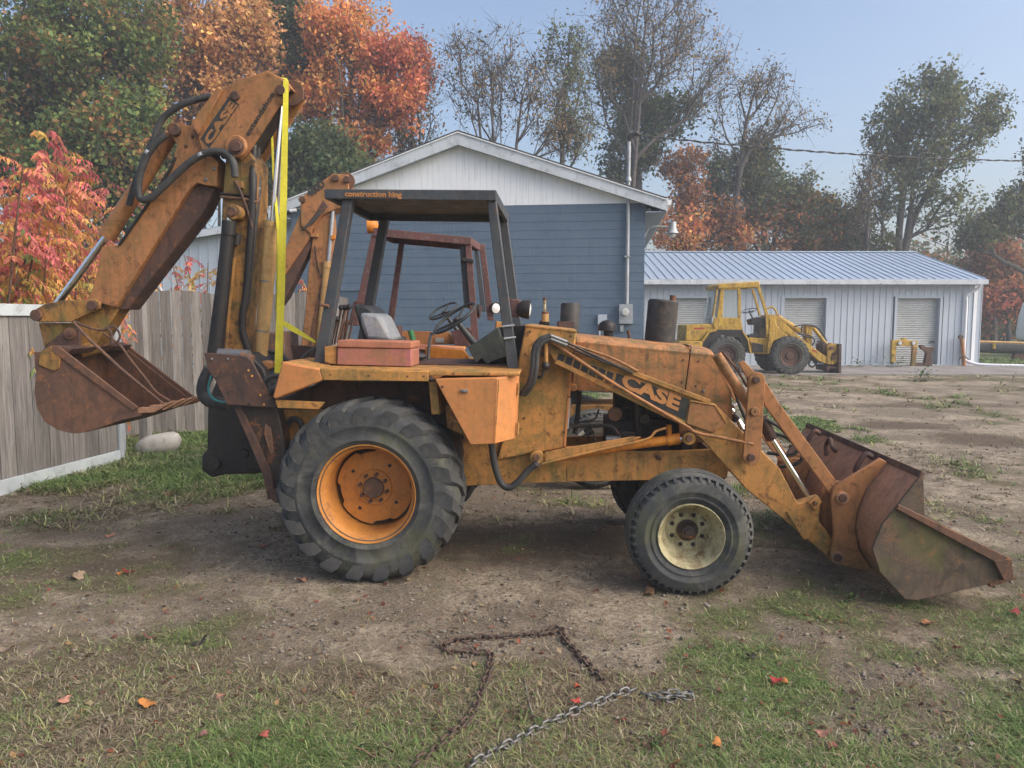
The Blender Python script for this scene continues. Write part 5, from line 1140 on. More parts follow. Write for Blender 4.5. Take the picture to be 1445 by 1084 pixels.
for z in (.4, 1.5): obj("back_rail", MB().bar(Q0 + nn * .05 + Vector((0, 0, z)), Q1 + nn * .05 + Vector((0, 0, z)), .09, .04, (0, 0, 1)), M['wood'], f2, 0)
# fence goes on further left beyond the posts
s = -1.6
while s < -.02:
    board(f2, Q0 + d * s, d, .135, .02, 1.95, 1.95, .02, 0, random.uniform(0, .01)); s += .14
for (px, r_, lab, h_) in ((152, .045, "thin galvanised gate post beside the grey gate panel", 1.95), (169.5, .075, "thick galvanised post between the gate panel and the rock", 2.1)):
    g = onground(px, 642 if px > 160 else 636)
    tag(obj("gate_post", MB().cyl((g.x, g.y, -.05), (g.x, g.y, h_), r_, n=20).lathe((g.x, g.y, h_), (0, 0, 1), [(r_ + .006, -.03), (r_ + .006, .0), (r_ * .5, .03), (.001, .035)], 20), M['galv'], None, 35), lab, "gate post")
g = onground(178, 640); tag(obj("fence_post", MB().bx(g.x - .0, g.x + .12, g.y + .35, g.y + .47, 0, 2.1), M['wood'], None, 0, .004), "square grey timber post behind the thick galvanised post", "fence post")
bp = aty(196, 410, 12.6)
tag(obj("bent_pipe", MB().tube(crom([(bp.x - .1, 12.6, 0), (bp.x - .1, 12.6, 2.0), (bp.x + .02, 12.6, 2.42), (bp.x + .14, 12.6, 2.50), (bp.x + .30, 12.6, 2.35), (bp.x + .42, 12.6, 2.15), (bp.x + .5, 12.6, 1.9)], 5), .035, 10), M['galv'], None, 40), "bent grey pipe top showing above the board fence", "pipe")
# ------------------------------------------------------------------ numpy value noise
_perm = np.random.default_rng(5).random((256, 256))
def vnoise(x, y):
    xi, yi = np.floor(x).astype(int), np.floor(y).astype(int); fx, fy = x - xi, y - yi
    fx, fy = fx * fx * (3 - 2 * fx), fy * fy * (3 - 2 * fy); g = lambda a, b: _perm[a & 255, b & 255]
    return (g(xi, yi) * (1 - fx) + g(xi + 1, yi) * fx) * (1 - fy) + (g(xi, yi + 1) * (1 - fx) + g(xi + 1, yi + 1) * fx) * fy
def fbm(x, y, o=5, s=1.0):
    r, a, t = 0, .5, 0
    for k in range(o): r = r + a * vnoise(x * s + 17.3 * k, y * s - 9.1 * k); t += a; a *= .5; s *= 2.07
    return r / t
sst = lambda v, a, b: (lambda t: t * t * (3 - 2 * t))(np.clip((v - a) / (b - a), 0, 1))
def gauss(x, y, cx, cy, rx, ry): return np.exp(-(((x - cx) / rx) ** 2 + ((y - cy) / ry) ** 2))
def cover(x, y):
    """grass cover 0..1 and lushness 0..1 over the yard"""
    n1, n2, n3 = fbm(x, y, 5, .55), fbm(x + 40, y, 4, 1.7), fbm(x, y + 70, 4, 4.5)
    c = np.full_like(x, .40); l = np.full_like(x, .15)
    fg = sst(-y, -4.05, -3.3); c = np.maximum(c, .92 * fg); l = np.maximum(l, .13 * fg)
    rt = sst(x, .1, 1.3) * sst(-y, -5.2, -4.2); c = np.maximum(c, 1.0 * rt); l = np.maximum(l, .74 * rt)
    rt2 = sst(x, 1.3, 2.2) * sst(-y, -3.7, -2.9); l = np.maximum(l, 1.05 * rt2)
    bt = gauss(x, y, -1.2, 2.75, .9, .3); l = np.maximum(l, .6 * bt)
    lf = sst(y, 6.6, 8.0) * sst(-x, 1.2, 2.4); c = np.maximum(c, 1.0 * lf); l = np.maximum(l, .85 * lf)
    md = sst(y, 7.5, 9.5) * sst(-x, -3.5, -1.5); c = np.maximum(c, .75 * md); l = np.maximum(l, .7 * md)
    gp_ = gauss(x, y, 5.0, 13.0, 1.3, 3.6); c = np.maximum(c, 1.05 * gp_); l = np.maximum(l, .85 * gp_)
    gp2 = gauss(x, y, 3.6, 8.0, 1.2, 1.2); c = np.maximum(c, .6 * gp2)
    rr_ = gauss(x, y, 3.6, 5.2, 1.5, .9); c = np.maximum(c, .75 * rr_); l = np.maximum(l, .55 * rr_)
    ap = gauss(x, y, 15, 21.6, 11, .8); c = np.maximum(c, .8 * ap); l = np.maximum(l, .3 * ap)
    gr = sst(x, 18.0, 19.0) * sst(y, 23, 25); c = np.maximum(c, 1.1 * gr); l = np.maximum(l, .95 * gr)
    c = np.maximum(c, sst(y, 30, 33)); l = np.maximum(l, .5 * sst(y, 30, 33))
    br = sst(-x, -1.5, 1.0) * sst(y, 3.7, 4.3) * sst(-y, -6.6, -5.6); c = c * (1 - .80 * br)          # bare track in front
    gv = gauss(x, y, 8.5, 13.5, 4.2, 5.5); c = c * (1 - .75 * gv)                                     # gravel yard
    c = c + (n1 - .5) * 1.7 + (n2 - .5) * 1.5 + (n3 - .5) * 1.0
    return np.clip(c, 0, 1), np.clip(l + (n2 - .5) * 1.3 + (n1 - .5) * .6, 0, 1)
def height(x, y):
    near = 1 / (1 + np.maximum(y - 12, 0) * .2)
    h = (fbm(x, y, 4, .35) - .5) * .07 * sst(np.abs(y - 5.2) + np.abs(x - .4) * .25, .6, 2.2) + (fbm(x + 9, y, 4, 2.3) - .5) * .030 + (fbm(x, y + 5, 3, 9) - .5) * .012
    h = h + .05 * gauss(x, y, 3.7, 11, 1, 1) * 0 + .10 * gauss(x, y, 6.6, 11.2, .9, .45) * fbm(x, y, 3, 3) + .10 * gauss(x, y, 7.4, 9.3, .6, .4) * fbm(x, y, 3, 3)
    flat = 1 - sst(y, 22.2, 23.2) * sst(-y, -40, -36)
    return h * flat * near - .012 + .028 * sst(2.6 - np.abs(x - .1), 0, .8) * sst(y, 4.2, 4.7) * sst(-y, -7.2, -6.6)
def axis(segs):
    out = []
    for a, b, n_ in segs: out += list(np.linspace(a, b, n_, endpoint=False))
    return np.array(out + [segs[-1][1]])
gx = axis([(-400, -60, 12), (-60, -9, 50), (-9, -4, 70), (-4, 5, 260), (5, 9, 70), (9, 20, 60), (20, 60, 40), (60, 400, 12)])
gy = axis([(-30, 1.5, 12), (1.5, 7, 200), (7, 12, 90), (12, 24, 90), (24, 60, 50), (60, 900, 25)])
X, Y = np.meshgrid(gx, gy); Hh = height(X, Y); C_, L_ = cover(X, Y)
nx, ny = len(gx), len(gy); idx = np.arange(nx * ny).reshape(ny, nx)
fc = np.stack([idx[:-1, :-1], idx[:-1, 1:], idx[1:, 1:], idx[1:, :-1]], -1).reshape(-1, 4)
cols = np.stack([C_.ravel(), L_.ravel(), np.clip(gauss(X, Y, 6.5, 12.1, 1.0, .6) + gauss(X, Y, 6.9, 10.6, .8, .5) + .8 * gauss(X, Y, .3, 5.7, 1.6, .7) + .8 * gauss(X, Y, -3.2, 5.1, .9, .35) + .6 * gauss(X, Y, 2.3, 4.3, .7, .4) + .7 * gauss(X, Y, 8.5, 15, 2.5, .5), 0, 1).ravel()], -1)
m, n, b = mat_base("yard_ground", .95, 0, .15); at = N(n, "ShaderNodeAttribute"); at.attribute_name = "col"
sp = N(n, "ShaderNodeSeparateColor"); n.links.new(at.outputs["Color"], sp.inputs[0])
c = coord(n); big = noise(n, c, .9, 6, .6); med = noise(n, c, 5.5, 8, .7, .3); fin = noise(n, c, 38, 8, .75); gr_ = noise(n, c, 150, 4, .7)
soil = mix(n, ramp(n, med, .32, .66), (.30, .235, .165), (.62, .51, .37))
soil = mix(n, mul(n, ramp(n, big, .40, .58), .75), soil, (.17, .13, .092))
wv = noise(n, coord(n, (1, 1.3, 1)), 11, 12, .82, 1.4); soil = mix(n, mul(n, ramp(n, wv, .54, .62), .75), soil, (.10, .075, .055))
soil = mix(n, mul(n, ramp(n, fin, .44, .58), .6), soil, (.11, .085, .06))
soil = mix(n, mul(n, ramp(n, gr_, .55, .60), .7), soil, (.55, .50, .43))
vo = N(n, "ShaderNodeTexVoronoi"); vo.inputs["Scale"].default_value = 26; vo.inputs["Randomness"].default_value = 1; n.links.new(c, vo.inputs["Vector"])
stn = mul(n, ramp(n, vo.outputs["Distance"], .16, .10, 0, 1), ramp(n, med, .45, .6)); soil = mix(n, mul(n, stn, .7), soil, (.42, .40, .37))
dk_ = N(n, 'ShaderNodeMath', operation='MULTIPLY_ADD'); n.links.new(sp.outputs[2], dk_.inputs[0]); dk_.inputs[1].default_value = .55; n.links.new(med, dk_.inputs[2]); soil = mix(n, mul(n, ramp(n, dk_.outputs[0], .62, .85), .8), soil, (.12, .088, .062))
turf = mix(n, ramp(n, fin, .3, .65), (.085, .070, .045), (.24, .20, .125))
lush = mix(n, ramp(n, fin, .3, .65), (.07, .10, .035), (.15, .20, .07))
turf = mix(n, mul(n, ramp(n, sp.outputs[1], .3, .8), .8), turf, lush)
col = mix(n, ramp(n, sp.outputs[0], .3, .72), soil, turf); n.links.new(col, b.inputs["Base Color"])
h1 = N(n, "ShaderNodeMath", operation='ADD'); n.links.new(med, h1.inputs[0]); n.links.new(mul(n, fin, .5), h1.inputs[1])
h2_ = N(n, "ShaderNodeMath", operation='ADD'); n.links.new(h1.outputs[0], h2_.inputs[0]); n.links.new(mul(n, gr_, .25), h2_.inputs[1]); bump(n, b, h2_.outputs[0], .06, 1.0)
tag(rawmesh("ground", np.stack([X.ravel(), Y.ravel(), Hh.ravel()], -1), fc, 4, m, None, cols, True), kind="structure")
# concrete apron in front of the garage
M['concrete'] = plainmat("old_concrete", (.27, .25, .23), (.20, .185, .17), .9, .8, 40, .004, dirt=(.13, .12, .105))
ap_ = MB(); xs = [3.2, 7.6, 12.0, 16.4, 20.8, 25.4]
for k in range(5):
    ap_ = MB().bx(xs[k] + .01, xs[k + 1] - .01, 23.05 + .02 * (k % 2), 27.36, -.06, .035)
    tag(obj("concrete_slab", ap_, M['concrete'], None, 0, .01), kind="structure")

# ------------------------------------------------------------------ leaf material
def leafmat(name, rough=.6, trans=.45):
    m, n, b = mat_base(name, rough, 0, .3); at = N(n, "ShaderNodeAttribute"); at.attribute_name = "col"
    n.links.new(at.outputs["Color"], b.inputs["Base Color"])
    tr = N(n, "ShaderNodeBsdfTranslucent"); n.links.new(at.outputs["Color"], tr.inputs["Color"]); mx = N(n, "ShaderNodeMixShader"); mx.inputs[0].default_value = trans
    out = n.nodes["Material Output"]; n.links.new(b.outputs[0], mx.inputs[1]); n.links.new(tr.outputs[0], mx.inputs[2]); n.links.new(mx.outputs[0], out.inputs[0]); return m
M['leaf'] = leafmat("leaf_surface"); M['blade'] = leafmat("grass_blade", .7, .2)
M['bark'] = plainmat("grey_bark", (.075, .066, .060), (.13, .115, .105), .9, 6, 40, .012)
M['stem'] = plainmat("reddish_stem", (.11, .06, .045), (.15, .10, .07), .8, 10, 60, .002)
def unit(v): return v / np.maximum(np.linalg.norm(v, axis=-1, keepdims=True), 1e-9)
def rdir(n_): return unit(rng.normal(size=(n_, 3)))
def leaves(name, pos, axis_, nrm, length, width, col, mat, parent=None, droop=.0):
    """pointed folded leaves: 4 verts, 2 triangles each"""
    a = unit(axis_); nn = unit(nrm - a * np.sum(nrm * a, -1, keepdims=True)); s_ = np.cross(a, nn); L = np.asarray(length).reshape(-1, 1); W_ = np.asarray(width).reshape(-1, 1)
    p0 = pos; p1 = pos + a * L * .45 + s_ * W_ * .5 + nn * W_ * .18; p2 = pos + a * L; p3 = pos + a * L * .45 - s_ * W_ * .5 + nn * W_ * .18
    if droop: p2 = p2 - np.array([0, 0, 1.]) * L * droop
    V = np.stack([p0, p1, p2, p3], 1).reshape(-1, 3); k = np.arange(len(pos)) * 4
    Fc = np.stack([k, k + 1, k + 2, k, k + 2, k + 3], 1).reshape(-1, 3)
    return rawmesh(name, V, Fc, 3, mat, parent, np.repeat(col, 4, 0))

# ------------------------------------------------------------------ trees
PAL = {
 'green': [(.14, .21, .06), (.10, .16, .055), (.20, .25, .07), (.26, .25, .07), (.40, .20, .08)],
 'deep': [(.065, .115, .055), (.08, .13, .06), (.11, .155, .06), (.15, .17, .07)],
 'oak': [(.10, .14, .075), (.12, .16, .08), (.15, .18, .08), (.21, .19, .08)],
 'tan': [(.74, .42, .18), (.68, .34, .15), (.78, .48, .16), (.52, .24, .13), (.60, .36, .13)],
 'orange': [(.74, .33, .12), (.70, .28, .11), (.76, .41, .13), (.64, .21, .11), (.76, .48, .15)],
 'redo': [(.62, .20, .13), (.66, .26, .12), (.54, .16, .11)],
 'rust': [(.46, .20, .09), (.38, .16, .08), (.54, .24, .08), (.22, .14, .06)],
 'yellow': [(.45, .30, .04), (.38, .24, .04), (.30, .22, .05), (.40, .16, .04)],
 'drab': [(.22, .18, .10), (.28, .20, .10), (.17, .16, .09), (.34, .21, .09)],
 'mix': [(.19, .19, .07), (.34, .20, .07), (.11, .14, .055), (.45, .18, .08)],
}
def tree(name, label, cat, px, Y, blobs, pal, nclu, kleaf, lsz=.17, spread=.55, trunk_r=.2, top_split=.35, seed=1, lean=0, stems=1, pal2=None, group=None, base_spread=.0, bare=0.0):
    """blobs: (px, py, rx_px, ry_px, share) ellipses of crown measured in the photograph at the tree's distance; depth equals width"""
    r = np.random.default_rng(seed); b0 = onground(px, 460); sf = max(1, Y / 31.) ; lsz *= sf; spread *= sf; trunk_r *= sf; base = aty(px, 450, Y); base = np.array([base.x, Y, 0.0]); mpp = Y / CP / FPX
    T = thing(name, label, cat, tuple(base), 0, group)
    cl = []; tot = sum(q[4] for q in blobs); which = []
    for bi, (bx_, by_, rx, ry, sh_) in enumerate(blobs):
        k = max(3, int(nclu * sh_ / tot)); c_ = np.array(aty(bx_, by_, Y)) - base
        d = unit(r.normal(size=(k * 3, 3))) * (r.random((k * 3, 1)) ** .42); gn = fbm(d[:, 0] * 2.1 + bi * 7 + seed, d[:, 2] * 2.1 + d[:, 1] * 1.3, 3, 1.6); d = d[np.argsort(-gn + r.random(len(gn)) * .06)[:k]]; R_ = np.array([rx * mpp, min(rx * mpp, 3.2), ry * mpp])
        cl.append(c_ + d * R_); which += [bi] * k
    cl = np.concatenate(cl); which = np.array(which); cl[:, 2] = np.maximum(cl[:, 2], .5)
    # skeleton: grow to the clusters in order of distance
    zlo = cl[:, 2].min(); ztop = np.percentile(cl[:, 2], 80); cx = np.median(cl, 0)
    nodes = [np.zeros(3)]; par = [-1]
    for s_i in range(stems):
        last = 0; a = 2 * math.pi * s_i / max(stems, 1) + r.random() * 2; off = np.array([math.cos(a), math.sin(a) * .6, 0]) * base_spread
        nseg = 7
        for k in range(1, nseg + 1):
            t = k / nseg; z = t * (zlo + (ztop - zlo) * (1 - top_split) * (.8 + .3 * r.random()))
            p = np.array([cx[0] * t ** 1.3 * .75, cx[1] * t * .5, z]) + off * t + r.normal(size=3) * .07 * t * (1, 1, .3)
            nodes.append(p); par.append(last); last = len(nodes) - 1
    order = np.argsort(np.linalg.norm(cl - np.array([cx[0] * .5, 0, zlo]), axis=1) + r.random(len(cl)) * .6)
    P = np.array(nodes); tips = []; plen = [0.0]
    for k in range(1, len(nodes)): plen.append(plen[par[k]] + np.linalg.norm(P[k] - P[par[k]]))
    for i in order:
        t = cl[i]; d = t - P; dist = np.linalg.norm(d, axis=1); pen = dist + np.maximum(0, P[:, 2] - t[2] + dist * .25) * 1.8 + .62 * np.array(plen)
        j = int(np.argmin(pen)); st_ = max(1, int(dist[j] / .7)); last = j; new = []
        for k in range(1, st_ + 1):
            f = k / st_; p = P[j] + d[j] * f + np.array([0, 0, 1.]) * math.sin(math.pi * f) * .05 * dist[j] * (0 if st_ == 1 else 1) + (r.normal(size=3) * .06 if k < st_ else 0)
            new.append(p); nodes.append(p); par.append(last); plen.append(plen[last] + np.linalg.norm(p - nodes[last])); last = len(nodes) - 1
        P = np.vstack([P] + new); tips.append(last)
    par = np.array(par); cnt = np.zeros(len(P)); cnt[tips] = 1
    for i in range(len(P) - 1, 0, -1): cnt[par[i]] += cnt[i]
    rad = np.maximum(trunk_r * (cnt / max(cnt[0], 1)) ** .5, .009); rad[0] = trunk_r * 1.25
    # segments as 5-sided prisms
    i = np.arange(1, len(P)); A_ = P[par[i]]; Bb = P[i]; ax = unit(Bb - A_); ref = np.where(np.abs(ax[:, 2:3]) > .9, np.array([[1., 0, 0]]), np.array([[0, 0, 1.]])); s1 = unit(np.cross(ax, ref)); s2 = np.cross(ax, s1)
    K = 5; an = 2 * np.pi * np.arange(K) / K; ra = np.minimum(rad[par[i]], rad[i] * 1.6)[:, None, None]; rb = rad[i][:, None, None]
    ring = s1[:, None] * np.cos(an)[None, :, None] + s2[:, None] * np.sin(an)[None, :, None]
    V = np.concatenate([A_[:, None] + ring * ra, Bb[:, None] + ring * rb], 1).reshape(-1, 3); k0 = (np.arange(len(i)) * 2 * K)[:, None]
    q = np.arange(K); qn = (q + 1) % K; Fc = np.stack([k0 + q, k0 + qn, k0 + qn + K, k0 + q + K], -1).reshape(-1, 4)
    # twigs
    nt_ = len(cl) * 5; ci = r.integers(0, len(cl), nt_); e = cl[ci] + r.normal(size=(nt_, 3)) * spread * .8; s0 = cl[ci]; tx_ = unit(np.cross(e - s0, np.array([[0, .3, 1.]])))
    w_ = .012; Vt = np.stack([s0 - tx_ * w_, s0 + tx_ * w_, e + tx_ * .003, e - tx_ * .003], 1).reshape(-1, 3); kt = np.arange(nt_)[:, None] * 4 + len(V)
    V = np.vstack([V, Vt]); Fc = np.vstack([Fc, kt + np.array([[0, 1, 2, 3]])])
    rawmesh("trunk", V, Fc, 4, M['bark'], T)
    kk = len(cl) * kleaf; ci = r.integers(0, len(cl), kk)
    if bare: ci = ci[r.random(kk) > bare * (cl[ci, 2] > np.percentile(cl[:, 2], 40))]
    kk = len(ci)
    sub = cl[ci] + r.normal(size=(kk, 3)) * spread * .5; cell = np.floor(sub / .45); hsh = np.abs(np.sin(cell @ np.array([12.9, 78.2, 37.7])) * 43758.5) % 1
    pos = sub + r.normal(size=(kk, 3)) * .12
    pa = np.array(PAL[pal]); col = pa[((hsh * 7 + r.random(kk) * 1.6).astype(int)) % len(pa)]
    if pal2:      # (palette, blob index set)
        for pn, bs in pal2:
            msk = np.isin(which[ci], list(bs)) & (r.random(kk) < .85); pb = np.array(PAL[pn]); col[msk] = pb[((hsh * 7 + r.random(kk) * 1.6).astype(int)) % len(pb)][msk]
    ctone = r.uniform(.62, 1.38, len(cl)); col = col * (.72 + .5 * r.random((kk, 1))) * (.85 + .3 * hsh[:, None]) * ctone[ci][:, None]
    nr = unit(r.normal(size=(kk, 3)) * .7 + np.array([0, 0, .8])); axl = unit(r.normal(size=(kk, 3)) + np.array([0, 0, -.4]))
    ls = lsz * (.6 + .8 * r.random(kk)); o = leaves("crown", pos, axl, nr, ls, ls * .62, col, M['leaf'], T)
    return T
GL = "trees behind the fence on the left"; GR = "trees beyond the garage"
tree("maple_tree", "big green maple at the far left edge with dark forked trunk", "tree", 40, 24, [(10, 60, 110, 130, 3), (120, 90, 95, 90, 3), (60, 200, 120, 80, 2.2), (170, 40, 70, 60, 1)], 'green', 600, 72, .155, .42, .36, .2, 1, stems=2, base_spread=.6)
tree("maple_tree", "deep green tree low behind the red shrubs on the left", "tree", 150, 22, [(130, 230, 90, 60, 2), (200, 250, 70, 60, 1.5), (190, 180, 60, 60, 1)], 'green', 300, 70, .155, .42, .2, .3, 2)
tree("maple_tree", "tall tan and copper leaved tree behind the near boom", "tree", 270, 27, [(270, 80, 80, 95, 3), (330, 50, 60, 80, 2), (230, 170, 60, 55, 1.4), (330, 150, 60, 40, 1.2)], 'tan', 480, 52, .165, .42, .26, .25, 3, pal2=[('rust', {2})], stems=2, base_spread=.5)
tree("evergreen_tree", "dark green narrow tree between the copper tree and orange maple", "tree", 400, 30, [(395, 40, 42, 80, 2), (420, 110, 30, 60, 1), (370, 20, 40, 50, 1)], 'deep', 260, 60, .20, .45, .2, .1, 4)
tree("maple_tree", "bright orange and red maple left of the white gable", "tree", 485, 29, [(500, 65, 66, 52, 3), (560, 95, 48, 42, 2), (450, 130, 48, 42, 1.8), (520, 145, 70, 26, 2), (500, 200, 50, 22, 1.3), (560, 150, 40, 30, 1), (470, 30, 40, 30, .8)], 'orange', 420, 60, .16, .38, .24, .3, 5, pal2=[('redo', {1, 5})])
tree("evergreen_tree", "dark green undergrowth tree below the orange maple", "tree", 440, 26, [(440, 240, 55, 60, 2), (400, 270, 50, 50, 1.5), (490, 250, 40, 40, .8)], 'deep', 260, 66, .18, .45, .16, .3, 6)
tree("thin_tree", "sparse grey-green sapling right of the orange maple", "tree", 575, 31, [(590, 150, 36, 70, 2), (600, 90, 25, 40, .6), (560, 190, 30, 30, 1)], 'drab', 170, 16, .13, .5, .12, .1, 7, stems=2, base_spread=.5)
tree("bare_tree", "half bare multi-stemmed tree directly behind the gable peak", "tree", 700, 30, [(660, 105, 42, 60, 2), (715, 90, 50, 52, 2), (760, 130, 40, 55, 1.6), (690, 150, 60, 40, 1), (800, 190, 40, 35, 1)], 'drab', 340, 8, .12, .42, .12, -.1, 8, stems=5, base_spread=1.1)
tree("thin_tree", "slim grey-green tree standing right of the gable peak", "tree", 785, 33, [(795, 110, 28, 75, 2), (820, 180, 26, 45, 1), (790, 180, 24, 40, 1)], 'oak', 170, 18, .14, .42, .12, -.1, 9)
tree("bare_tree", "tallest half bare tree rising over the right roof slope", "tree", 880, 38, [(880, 40, 80, 75, 3), (960, 60, 75, 65, 3), (1000, 120, 45, 45, 1), (850, 120, 50, 60, 1), (930, -30, 90, 50, 1.5)], 'drab', 520, 11, .12, .5, .17, .0, 10, stems=3, base_spread=.7)
tree("oak_tree", "dark leaved tree close behind the tallest bare tree", "tree", 905, 40, [(880, 120, 42, 55, 2), (900, 190, 45, 55, 2), (945, 160, 42, 30, 1.4), (870, 240, 26, 26, .5)], 'deep', 260, 34, .17, .40, .2, .1, 11)
tree("bare_tree", "leaning nearly bare tree with long twigs right of the roof", "tree", 1016, 38.5, [(1060, 130, 40, 38, 1.2), (1085, 110, 35, 22, 1), (1120, 175, 45, 18, 1), (1060, 190, 35, 25, 1), (1015, 180, 12, 50, .6), (1100, 150, 30, 20, .5)], 'drab', 190, 11, .11, .40, .13, .0, 12)
tree("oak_tree", "dark green oak rising behind the left end of the garage roof", "tree", 1085, 40, [(1060, 265, 55, 45, 2), (1030, 240, 40, 40, 1), (1120, 290, 50, 45, 1.6), (1070, 220, 30, 24, .8), (1090, 320, 60, 35, 1.5)], 'oak', 320, 40, .17, .42, .2, .3, 13, pal2=[('rust', {4})])
tree("maple_tree", "rusty orange tree beside the blue building corner lamp", "tree", 962, 39, [(965, 245, 34, 34, 1), (960, 320, 42, 34, 2), (1010, 320, 35, 40, 1.5), (975, 285, 26, 26, .6), (1030, 335, 30, 26, 1)], 'rust', 240, 40, .17, .40, .14, .2, 14, pal2=[('orange', {1, 4})])
tree("maple_tree", "small golden topped tree behind the middle of the garage roof", "tree", 1150, 41, [(1150, 300, 34, 24, 1.5), (1140, 330, 50, 30, 1.2), (1185, 325, 36, 30, 1)], 'yellow', 170, 56, .18, .42, .12, .2, 15, pal2=[('mix', {1, 2})])
tree("oak_tree", "large open crowned oak over the right end of the garage roof", "tree", 1262, 39.5, [(1300, 150, 55, 40, 3), (1370, 165, 46, 42, 2.5), (1260, 195, 40, 45, 1.6), (1320, 210, 60, 38, 2), (1260, 270, 52, 45, 1.8), (1330, 280, 50, 40, 1.2), (1210, 300, 26, 40, .8), (1325, 110, 22, 22, .6), (1230, 340, 40, 25, 1), (1270, 230, 40, 30, 1)], 'oak', 480, 32, .16, .36, .24, .1, 16, stems=2, base_spread=.5)
tree("bare_tree", "thin leafless sapling at the left foot of the large oak", "tree", 1222, 38, [(1225, 250, 25, 36, 1), (1215, 300, 22, 40, 1)], 'drab', 80, 7, .11, .40, .08, -.1, 17)
tree("oak_tree", "oak with low spreading branches hanging in at the right edge", "tree", 1500, 40, [(1425, 300, 35, 28, 1.4), (1460, 270, 28, 40, 1.5), (1390, 315, 32, 22, 1.0), (1365, 335, 40, 14, .7), (1510, 200, 60, 80, 2)], 'oak', 280, 28, .16, .38, .24, .2, 18)
tree("maple_tree", "small crimson tree by the wood edge at the right", "tree", 1405, 44, [(1405, 365, 26, 24, 1.5), (1390, 400, 22, 24, 1)], 'rust', 130, 60, .22, .5, .12, .2, 19, pal2=[('rust', {1})])
tree("maple_tree", "magenta red bush-like tree above the pipe trailer", "tree", 1425, 41, [(1432, 415, 24, 16, 1.4), (1405, 428, 26, 12, 1)], 'redo', 70, 40, .18, .45, .1, .2, 20, pal2=[('rust', {0})])

# woods that close the view behind the fence, the building and the garage: too many stems to count
def woods(name, x0, x1, y0, y1, ztop, nclu, kl, pals, seed, lsz=.26):
    r = np.random.default_rng(seed); x = r.uniform(x0, x1, nclu); y = r.uniform(y0, y1, nclu); zt_ = ztop * (.55 + .9 * (fbm(x, y * .3, 3, .22)))
    z = zt_ * r.random(nclu) ** .8; cl = np.stack([x, y, z], 1); kk = nclu * kl; ci = r.integers(0, nclu, kk); sub = cl[ci] + r.normal(size=(kk, 3)) * .6
    f = fbm(x * 1.0, z * 1.6 + y, 3, .30); pi = (np.clip((f - .28) / .44, 0, .999) * len(pals)).astype(int); pa = np.array([PAL[p][:4] for p in pals])
    col = pa[pi[ci], r.integers(0, 4, kk)] * (.6 + .6 * r.random((kk, 1)))
    ls = lsz * (.6 + .8 * r.random(kk)); nr = unit(r.normal(size=(kk, 3)) + np.array([0, -.3, .7]))
    o = leaves(name, sub, rdir(kk), nr, ls, ls * .65, col, M['leaf']); tag(o, kind="stuff"); return o
def trunks(name, x0, x1, y0, y1, n_, h, seed):
    r = np.random.default_rng(seed); mb = MB()
    for _ in range(n_):
        x = r.uniform(x0, x1); y = r.uniform(y0, y1); hh = h * r.uniform(.6, 1.1); a = r.normal() * .5
        mb.tube([(x, y, 0), (x + a * .4, y, hh * .5), (x + a, y, hh)], [r.uniform(.06, .14), .07, .02], 5, False)
        for _b in range(3):
            z = hh * r.uniform(.4, .9); d_ = r.normal(size=2); mb.tube([(x + a * z / hh * .8, y, z), (x + a + d_[0] * 1.2, y + d_[1], z + 1.2)], [.03, .01], 4, False)
    return tag(obj(name, mb, M['bark'], None, 60), kind="stuff")
woods("woodland", -34, -4, 32, 44, 6.2, 1000, 50, ['deep', 'green', 'rust', 'mix', 'deep'], 31)
woods("woodland", -30, -12, 14, 21, 3.0, 600, 50, ['green', 'deep', 'mix'], 32, .16)
trunks("woodland_stems", -30, -3, 29, 42, 90, 10, 33)
woods("woodland", 5, 30, 44, 52, 5.0, 600, 50, ['deep', 'mix', 'rust', 'oak'], 34)
woods("woodland", 24, 62, 44, 56, 6.0, 1100, 50, ['oak', 'mix', 'drab', 'deep', 'rust'], 35)
trunks("woodland_stems", 3, 40, 42, 52, 60, 7, 36)
woods("woodland", -80, 90, 70, 90, 7.5, 1200, 34, ['oak', 'mix', 'deep'], 37, .6)

